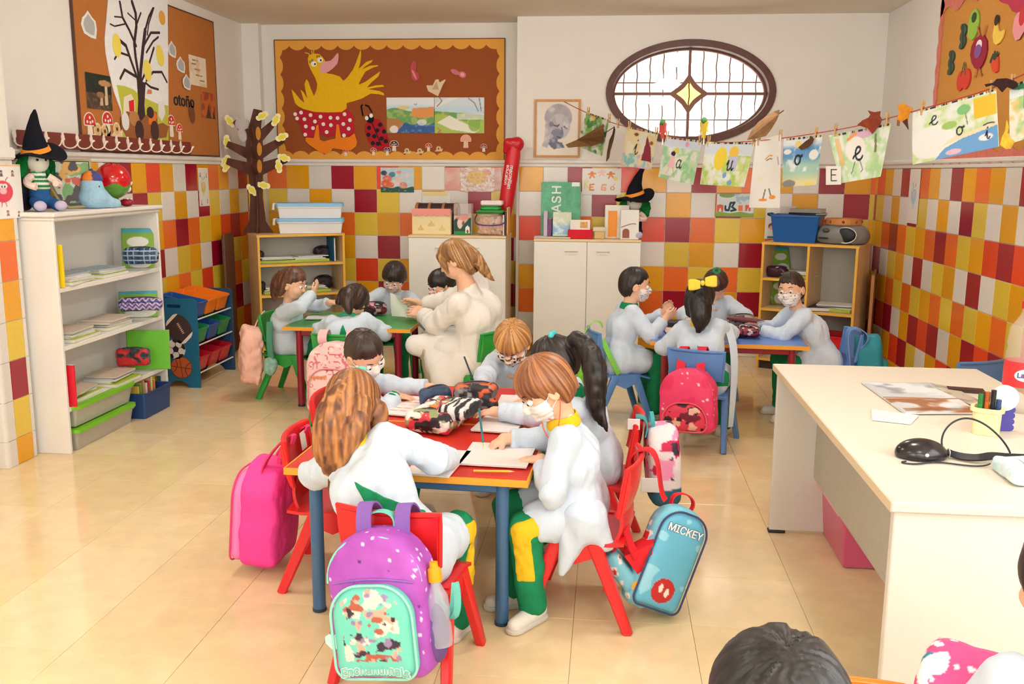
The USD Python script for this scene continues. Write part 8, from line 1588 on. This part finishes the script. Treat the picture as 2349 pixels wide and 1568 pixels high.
bu = Thing('plastic_bucket', 'clear bucket of orange toys with green rim and purple handle on the left cupboard', 'bucket', (-.975, 7.80, 1.05)); obj('tub', rbox(0, 0, .095, .215, .19, .19, .03), clear_plastic((.95, .96, .95), .22, (.8, .86, .82)), bu, smooth=40); obj('toys', nets(lambda p: rb(p, (0, 0, .075), (.095, .08, .07), .02) - fold(p, (40, 40, 40), .05, 3), (-.11, -.1, 0), (.11, .1, .16), .009), M((224, 120, 84), .6, var=.5, vscale=40, second=(240, 214, 180)), bu, smooth=True)
obj('lid', join(rbox(0, 0, .195, .235, .21, .025, .02), rbox(0, 0, .22, .17, .15, .05, .02)), M((44, 150, 70), .35), bu, smooth=40); obj('top_box', rbox(0.01, 0, .265, .18, .15, .04, .01), M((240, 222, 222), .5), bu); obj('handle', tube(spline([(-.115, -.02, .17), (-.11, -.09, .10), (0, -.115, .085), (.11, -.09, .10), (.115, -.02, .17)], 20), .006, 8), M((86, 60, 130), .4), bu, smooth=True)
for i, (c, lb) in enumerate((((226, 214, 206), 'pale upright book at the right end of the left cupboard'), ((72, 44, 44), 'dark upright book at the right end of the left cupboard'), ((214, 164, 100), 'tan upright book at the right end of the left cupboard'))): upright(lb, -.868 + i * .016, -.855 + i * .016, 7.72, 7.90, 1.051, 1.22 + .03 * i, c)
pe_ = Thing('giant_pencil', 'tall red inflatable pencil with white lettering leaning behind the left cupboard things', 'inflatable pencil', (-.89, 7.97, 1.05)); A_, B_ = V(-.895, 7.97, 1.10), V(-.80, 7.985, 1.80); d_ = unit(B_ - A_)
obj('barrel', tube([A_ + (B_ - A_) * t for t in np.linspace(0, 1, 8)], [.02, .055, .062, .064, .064, .064, .064, .05], 12), M((206, 22, 36), .35, .5), pe_, smooth=40, world=True); obj('hook_top', nets(lambda p: chain(p, [B_ + V(0, 0, -.04), B_ + V(.02, 0, .0), B_ + V(-.05, -.01, .005), B_ + V(-.075, -.01, -.06)], [.05, .055, .04, .022], .02), B_ - V(.17, .12, .15), B_ + V(.12, .12, .1), .008), M((196, 18, 34), .35, .5), pe_, smooth=True, world=True)
side = unit(np.cross(d_, V(0, -1, 0)))
for tx_, off_, hh_ in (('macmillan', -.004, .030), ('education', -.034, .026)): m = meshkit.text_mesh(tx_, hh_, .002, bold=True); obj('lettering', frame(m, A_ + d_ * .53 + side * off_ + V(0, -.0665, 0), -d_, side, V(0, -1, 0)), M((240, 228, 224), .5), pe_, world=True, smooth=False)
# ---- on the right cupboard
gbd = Thing('picture_book', 'large green board book with fat white letters standing sideways on the right cupboard', 'book', (-.40, 7.90, 1.03)); obj('cover', bbox(-.565, -.235, 7.90, 7.925, 1.032, 1.49, .003), M((96, 178, 138), .5, var=.3, vscale=12), gbd, world=True)
for k_, ch in enumerate('ASH'): m = meshkit.text_mesh(ch, .075, .003, bold=True); obj('letter', frame(m, (-.40, 7.8985, 1.235 + .075 * k_), V(0, 0, 1), V(-1, 0, 0), V(0, -1, 0)), M((224, 236, 226), .5), gbd, world=True, smooth=False)
obj('white_sticker', bbox(-.31, -.245, 7.8975, 7.90, 1.455, 1.488, .001), M((240, 240, 238), .5), gbd, world=True)
for i, (c, lb) in enumerate((((200, 180, 206), 'lilac book spine left of the pale blue book on the cupboard'), ((120, 70, 110), 'purple book spine beside the lilac one'))): upright(lb, -.535 + i * .035, -.503 + i * .035, 7.80, 7.89, 1.045, 1.25 - .06 * i, c, 'book')
sheet('picture_book', 'pale blue and green picture book leaning in front of the green board book', 'book', [V(-.46, 7.83, 1.245), V(-.305, 7.83, 1.245), V(-.30, 7.79, 1.046), V(-.46, 7.79, 1.046)], lambda p: (p.put((.6 - p.v) / .3, (130, 178, 222), .9), p.wash((236, 240, 236), 8, .55, 3, .7), p.rect(0, 0, 1, .08, (216, 224, 170))), (206, 216, 190), 30, 36, th=.02)
for i in range(2): book('exercise_book', ('lower', 'upper')[i] + ' white booklet lying at the left end of the right cupboard', .16, .30, .006, (236, 232, 222), (-.46, 7.80, 1.0312 + .0068 * i), PI / 2 + .05 * i)
rbx = wbox('card_box', 'low red box holding a white card on the right cupboard', 'box', -.23, 7.79, 1.031, .20, .12, .075, (214, 16, 44)); obj('card', rbox(0, -.03, .10, .165, .006, .11, .002), M((238, 234, 226), .6), rbx); obj('card_print', rbox(.03, -.0338, .115, .06, .001, .05, .0004), M((224, 170, 100), .6, var=.4, vscale=60), rbx)
for i, (z, c, lb) in enumerate(((1.031, (222, 190, 130), 'lower small wooden box right of the red box'), (1.092, (226, 214, 190), 'upper pale box right of the red box'))): wbox('small_box', lb, 'box', -.072, 7.81, z, .085 + .02 * i, .08, .06 if i == 0 else .035, c)
ch_ = wbox('card_house', 'white card house with an arched brown door on the right cupboard', 'card house', .175, 7.80, 1.031, .15, .09, .24, (238, 236, 230)); dr_ = obj('door', frame(extrude(unary_union([sbox(-.028, 0, .028, .05), EL((0, .05), .028, .026)]), .004), (-.03, -.049, .012), V(1, 0, 0), V(0, 0, 1), V(0, 1, 0)), M((150, 84, 62), .6), ch_, smooth=False); obj('roof_line', tube(spline([(-.07, -.047, .10), (-.04, -.047, .11), (.0, -.047, .125), (.05, -.047, .125)], 12), .0025, 5), M((120, 110, 120), .6), ch_)
oc = wbox('white_card', 'white card panel with an orange rectangle behind the card house', 'card', .07, 7.86, 1.031, .20, .02, .275, (236, 232, 222)); obj('orange_print', rbox(-.035, -.0105, .12, .075, .001, .215, .0004), M((242, 150, 56), .6), oc)
# ---- on the tables
camo = lambda cs, sc, s0: (lambda q: mixc(cs[0], *[(glob(q, sc, s0 + 7 * i, .54 + .02 * i), c) for i, c in enumerate(cs[1:])]))
C1 = ((40, 34, 44), (226, 216, 206), (206, 60, 80), (236, 130, 50), (30, 30, 36), (150, 160, 110), (236, 232, 228))
soft_case('big camouflage print pencil case flat on the red tables', (-.66, 3.64, TZ), math.radians(78), (.32, .20, .085), camo(C1, 26, 201), h=.0045, zipc=(200, 40, 80))
soft_case('black pencil case with white ribbed print beside the camouflage one', (-.575, 3.60, TZ + .05), math.radians(74), (.20, .12, .06), lambda q: mixc((34, 34, 42), (np.modf(np.abs(q[:, 1] * 34 + .6 * meshkit.noise(q * 20, 5)))[0] < .45, (226, 226, 226))), h=.0045)
soft_case('dark grey and orange pencil case standing upright on the red tables', (-.545, 3.86, TZ), math.radians(3), (.19, .075, .13), camo(((52, 52, 62), (110, 104, 106), (214, 96, 46), (40, 40, 50), (150, 146, 150)), 24, 231), h=.0045)
soft_case('navy denim pencil case left of the upright orange one', (-.735, 3.93, TZ), math.radians(40), (.15, .09, .09), lambda q: mixc((44, 62, 92), (glob(q, 14, 241, .55), (58, 78, 108))), h=.005)
soft_case('dark red glossy pencil case on the green table', (-1.665, 6.50, TZ), math.radians(10), (.20, .12, .09), camo(((70, 28, 44), (150, 40, 60), (30, 22, 30), (214, 150, 160)), 24, 251), rough=.25, h=.007)
soft_case('brown camouflage pencil case on the blue table', (.90, 6.26, TZ), math.radians(5), (.17, .10, .095), camo(((70, 52, 56), (120, 96, 90), (40, 32, 40), (160, 140, 130)), 28, 261), h=.007)
soft_case('dark red shiny pencil case nearest the camera on the blue table', (.86, 5.93, TZ), math.radians(-8), (.21, .11, .075), camo(((84, 24, 44), (160, 60, 80), (40, 20, 30), (226, 190, 196)), 24, 271), rough=.2, h=.006)
def paper(label, c, rz, w, d, fn=None, name='notebook', h=.005, c0=(240, 232, 230)):
    t = Thing(name, label, 'notebook', c, rz); obj('pages', rbox(0, 0, h / 2, w - .004, d - .004, h, .001), M((236, 232, 226), .7), t); ca, sa = math.cos(rz), math.sin(rz); q = lambda x, y: V(c[0] + x * ca - y * sa, c[1] + x * sa + y * ca, c[2] + h + .0012)
    sheet('top_page', None, None, [q(-w / 2, d / 2), q(w / 2, d / 2), q(w / 2, -d / 2), q(-w / 2, -d / 2)], fn or (lambda p: p.wash((236, 226, 226), 3, .5, 3, .4)), c0, 36, 36, parent=t, nrm=V(0, 0, 1)); return t
lines = lambda p: [p.line([(.15, y), (.85, y)], .004, (214, 196, 200)) for y in np.linspace(.15, .85, 9)]
paper('open white notebook under the hands of the boy writing', (-.376, 3.245, TZ), math.radians(-3), .245, .27, lines)
paper('white notebook in front of the girl with long hair', (-.575, 3.13, TZ), math.radians(-6), .16, .30)
def orange_page(p): p.wash((236, 140, 70), 4, .5, 5, .9, where=lambda u, v: u < .5); [p.line([(.5 + .18 * i, y), (.62 + .18 * i, y)], .012, (206, 120, 110)) for i in range(2) for y in (.2, .35, .5, .65, .8)]
paper('worksheet with an orange picture in front of the cropped haired boy', (-.89, 3.92, TZ), math.radians(-12), .24, .33, orange_page)
paper('white notebook under the arm of the black ponytail girl', (-.42, 3.66, TZ), math.radians(-8), .18, .24); paper('white sheet in front of the blond child', (-.37, 4.05, TZ), 0, .20, .22)
paper('small white book in front of the girl in profile at the green table', (-1.985, 6.30, TZ), .2, .20, .16); paper('printed worksheet at the left of the blue table', (.50, 6.12, TZ), .05, .24, .28, orange_page)
book('folder', 'black tray book at the left of the blue table', .16, .22, .035, (36, 42, 56), (.50, 6.28, TZ), 1.5); book('folder', 'dark red tablet with white edge in the hands of the boy at the blue table', .10, .22, .012, (110, 50, 60), (.90, 6.10, TZ + .078), .9)
sheet('paper_sheet', 'white paper held up by the teacher over the green table', 'paper sheet', [V(-1.50, 6.36, .735), V(-1.415, 6.27, .72), V(-1.27, 6.12, .60), V(-1.48, 6.30, .58)], lambda p: None, (232, 238, 228), 16, 16, wav=.004)
def pencil(label, a, b, c): t = Thing('pencil', label, 'pencil', tuple(a)); a, b = V(*a), V(*b); obj('shaft', tube([a + (b - a) * .12, b], .0042, 6), M(c, .4), t, world=True, smooth=False); obj('tip', tube([a, a + (b - a) * .12], [.0008, .0040], 6), M((226, 190, 140), .6), t, world=True, smooth=False); return t
pw = br['arms'][0][2]; pencil('teal pencil in the hand of the boy writing', pw + V(-.075, -.03, -.028), pw + V(-.10, .03, .105), (40, 120, 130)); pencil('dark striped pencil held upright by the blond child', (-.60, 4.20, .60), (-.655, 4.24, .72), (30, 50, 60))
pencil('yellow pencil lying on the near red table', (-.30, 3.06, TZ + .004), (-.44, 3.05, TZ + .004), (230, 180, 60)); ns = Thing('name_sticker', 'white name sticker on the back of the empty red chair', 'sticker', (-1.175, 3.45, .52)); obj('paper', frame(extrude(sbox(-.03, -.035, .03, .035), .001), (-1.176, 3.455, .525), V(0, -1, 0), V(-.14, 0, .99), V(.99, 0, .14)), M((236, 224, 218), .6), ns, world=True)
# ---- on and under the teacher's desk
DZ = .7405
def mag(p):
    p.wash((226, 230, 234), 4, .5, 3, .9); p.rect(.05, .05, .95, .12, (150, 110, 80), .7); p.wash((150, 92, 56), 5, .5, 7, .9, where=lambda u, v: v < .42); p.wash((230, 222, 210), 7, .56, 11, .9, where=lambda u, v: v < .3); p.wash((120, 124, 134), 6, .6, 15, .6, where=lambda u, v: v > .4); p.line([(0, .45), (1, .43)], .02, (176, 120, 80))
sheet('magazine', 'open magazine with brown and grey photographs on the teacher desk', 'magazine', [V(1.03, 3.80, DZ + .006), V(1.30, 3.79, DZ + .008), V(1.32, 3.34, DZ + .008), V(1.05, 3.30, DZ + .006)], mag, (200, 204, 208), 60, 60, th=.008, nrm=V(0, 0, 1), wav=.001)
sheet('magazine', 'second magazine page lying to the right of the open magazine', 'magazine', [V(1.27, 3.80, DZ + .012), V(1.37, 3.77, DZ + .004), V(1.40, 3.45, DZ + .004), V(1.325, 3.42, DZ + .012)], lambda p: p.wash((150, 130, 110), 8, .5, 4, .9), (200, 188, 170), 24, 40, th=.003, nrm=V(0, 0, 1))
sheet('face_mask', 'flat pale blue paper face mask lying on the teacher desk', 'face mask', [V(.955, 3.37, DZ + .003), V(1.095, 3.29, DZ + .003), V(1.03, 3.17, DZ + .003), V(.915, 3.21, DZ + .003)], lambda p: [p.line([(0, y), (1, y)], .012, (190, 216, 224)) for y in (.04, .5, .96)], (232, 238, 238), 20, 20, th=.004, nrm=V(0, 0, 1))
cm = Thing('camera_pouch', 'glossy black pouch with strap and cord on the teacher desk', 'pouch', (.95, 2.79, DZ)); obj('pouch', nets(lambda p: smax(ell(p, (.945, 2.795, DZ + .012), (.075, .055, .045)), DZ + .001 - p[:, 2], .006), (.85, 2.71, DZ - .01), (1.04, 2.87, DZ + .07), .0045), M((26, 20, 26), .2, .6), cm, smooth=True, world=True); obj('rivet', sph((.945, 2.742, DZ + .022), .006, 1), M((230, 226, 220), .2), cm, smooth=True, world=True)
obj('strap', ribbon(spline([(1.02, 2.80, DZ + .02), (1.06, 2.775, DZ + .012), (1.10, 2.755, DZ + .018), (1.13, 2.765, DZ + .02), (1.18, 2.785, DZ + .014), (1.28, 2.79, DZ + .012), (1.36, 2.78, DZ + .01)], 24), (.1, .8, .35), .026, .006), M((20, 22, 32), .5), cm, world=True); obj('cord', tube(spline([(1.015, 2.815, DZ + .02), (1.03, 2.85, DZ + .075), (1.09, 2.87, DZ + .105), (1.16, 2.86, DZ + .08), (1.20, 2.80, DZ + .022)], 30), .0028, 8), M((22, 24, 34), .4), cm, smooth=True, world=True)
obj('cord', tube(spline([(.885, 2.735, DZ + .004), (.87, 2.725, DZ + .003), (.89, 2.715, DZ + .003), (.96, 2.735, DZ + .004), (1.05, 2.715, DZ + .004), (1.12, 2.735, DZ + .006)], 30), .0024, 6), M((26, 40, 50), .4), cm, smooth=True, world=True); obj('metal_ring', tube([(1.022, 2.79 + .012 * math.cos(a), DZ + .018 + .012 * math.sin(a)) for a in np.arange(14) * 2 * PI / 14], .002, 6, closed=True), M((220, 214, 204), .2, metal=.9), cm, smooth=True, world=True)
pcx = Thing('pencil_box', 'cream printed card box full of markers on the teacher desk', 'pencil box', (1.245, 3.10, DZ), math.radians(-25)); obj('box', bin_mesh(.085, .075, .088, flare=.002), M((240, 226, 176), .6, .3, var=.1, vscale=60), pcx, smooth=40)
for i, (c, x, y, h) in enumerate((((40, 150, 60), -.025, .0, .125), ((236, 120, 40), .0, .01, .13), ((26, 26, 30), .012, -.005, .14), ((240, 160, 30), .02, .015, .115), ((60, 90, 160), .028, -.01, .11), ((110, 70, 50), -.005, .02, .128))):
    p_ = Thing('marker', ('green', 'orange', 'black', 'amber', 'blue', 'brown')[i] + ' marker standing in the cream card box', 'marker', tuple(V(1.245, 3.10, DZ + .005) + V(x, y, 0))); obj('barrel', cyl(.0075, h - .03, 10), M(c, .4), p_); obj('cap', cyl(.0082, .032, 10, (0, 0, h - .032)), M(tuple(np.array(c) * .8), .35), p_)
td = Thing('tape_dispenser', 'round pale blue disc above a scalloped violet stand on the teacher desk', 'desk ornament', (1.30, 3.14, DZ)); obj('disc', frame(cyl(.042, .014, 32), (1.302, 3.125, DZ + .115), V(1, 0, 0), V(0, 0, 1), V(0, -1, 0)), M((206, 228, 236), .5), td, smooth=40, world=True); obj('scalloped_stand', frame(extrude(unary_union([sbox(-.02, 0, .018, .085)] + [EL((.018, .012 + i * .02), .012, .011) for i in range(4)]), .02), (1.315, 3.15, DZ), V(1, 0, 0), V(0, 0, 1), V(0, -1, 0)), M((72, 66, 160), .4), td, smooth=False, world=True)
wbt = Thing('water_bottle', 'large clear water bottle with red label and cap on the desk', 'bottle', (1.475, 3.42, DZ)); obj('bottle_body', lathe([(0, .004), (.045, 0), (.056, .01), (.056, .05), (.052, .06), (.057, .075), (.057, .21), (.052, .23), (.056, .245), (.050, .30), (.022, .345), (.0175, .36), (.0175, .375)], 28), clear_plastic((.96, .96, .95), .16, (.9, .88, .86)), wbt, smooth=50); lbm = obj('label', lathe([(.0575, .095), (.0585, .095), (.0585, .185), (.0575, .185), (.0575, .095)], 28), M((226, 50, 54), .4), wbt, smooth=50)
obj('cap', cyl(.020, .026, 18, (0, 0, .37)), M((220, 30, 44), .35), wbt); obj('label_patch', frame(extrude(EL((0, 0), .038, .022), .002), (-.008, -.0575, .14), V(.99, -.12, 0), V(0, 0, 1), V(-.12, -.99, 0)), M((240, 238, 240), .4), lbm, smooth=False); m = meshkit.text_mesh('Lanjarón', .017, .001, bold=True); obj('lettering', frame(m, (-.040, -.0595, .133), V(.99, -.12, 0), V(0, 0, 1), V(.12, -.99, 0)), M((60, 60, 130), .4), lbm, smooth=False)
wp = Thing('wipes_pack', 'pale blue pack of wet wipes at the right edge of the teacher desk', 'wipes pack', (1.19, 2.62, DZ)); obj('pack', nets(lambda p: rb(p, (1.19, 2.625, DZ + .022), (.085, .085, .022), .02) - fold(p, (30, 30, 30), .01, 2), (1.08, 2.52, DZ - .004), (1.30, 2.73, DZ + .06), .005), M((176, 220, 230), .3, .5, var=.3, vscale=18, second=(236, 242, 242)), wp, smooth=True, world=True); obj('flap', rbox(1.20, 2.63, DZ + .047, .075, .06, .005, .002), M((242, 244, 242), .4), wp, world=True)
book('notebook', 'dark brown pen case behind the marker box on the teacher desk', .05, .13, .012, (70, 46, 40), (1.40, 3.71, DZ), 1.35)
px_ = Thing('storage_box', 'translucent pink plastic crate on the floor under the teacher desk', 'storage box', (1.16, 3.80, .0)); v, f = bin_mesh(.36, .42, .24, flare=.02); obj('tub', move((v, f), (-.02, .07, .005)), M((240, 110, 150), .25, .5, trans=.25), px_, smooth=40); obj('rim', move(extrude(sbox(-.205, -.235, .205, .235).buffer(.0).difference(sbox(-.165, -.195, .165, .195)), .018), (-.02, .07, .236)), M((246, 170, 170), .3), px_)
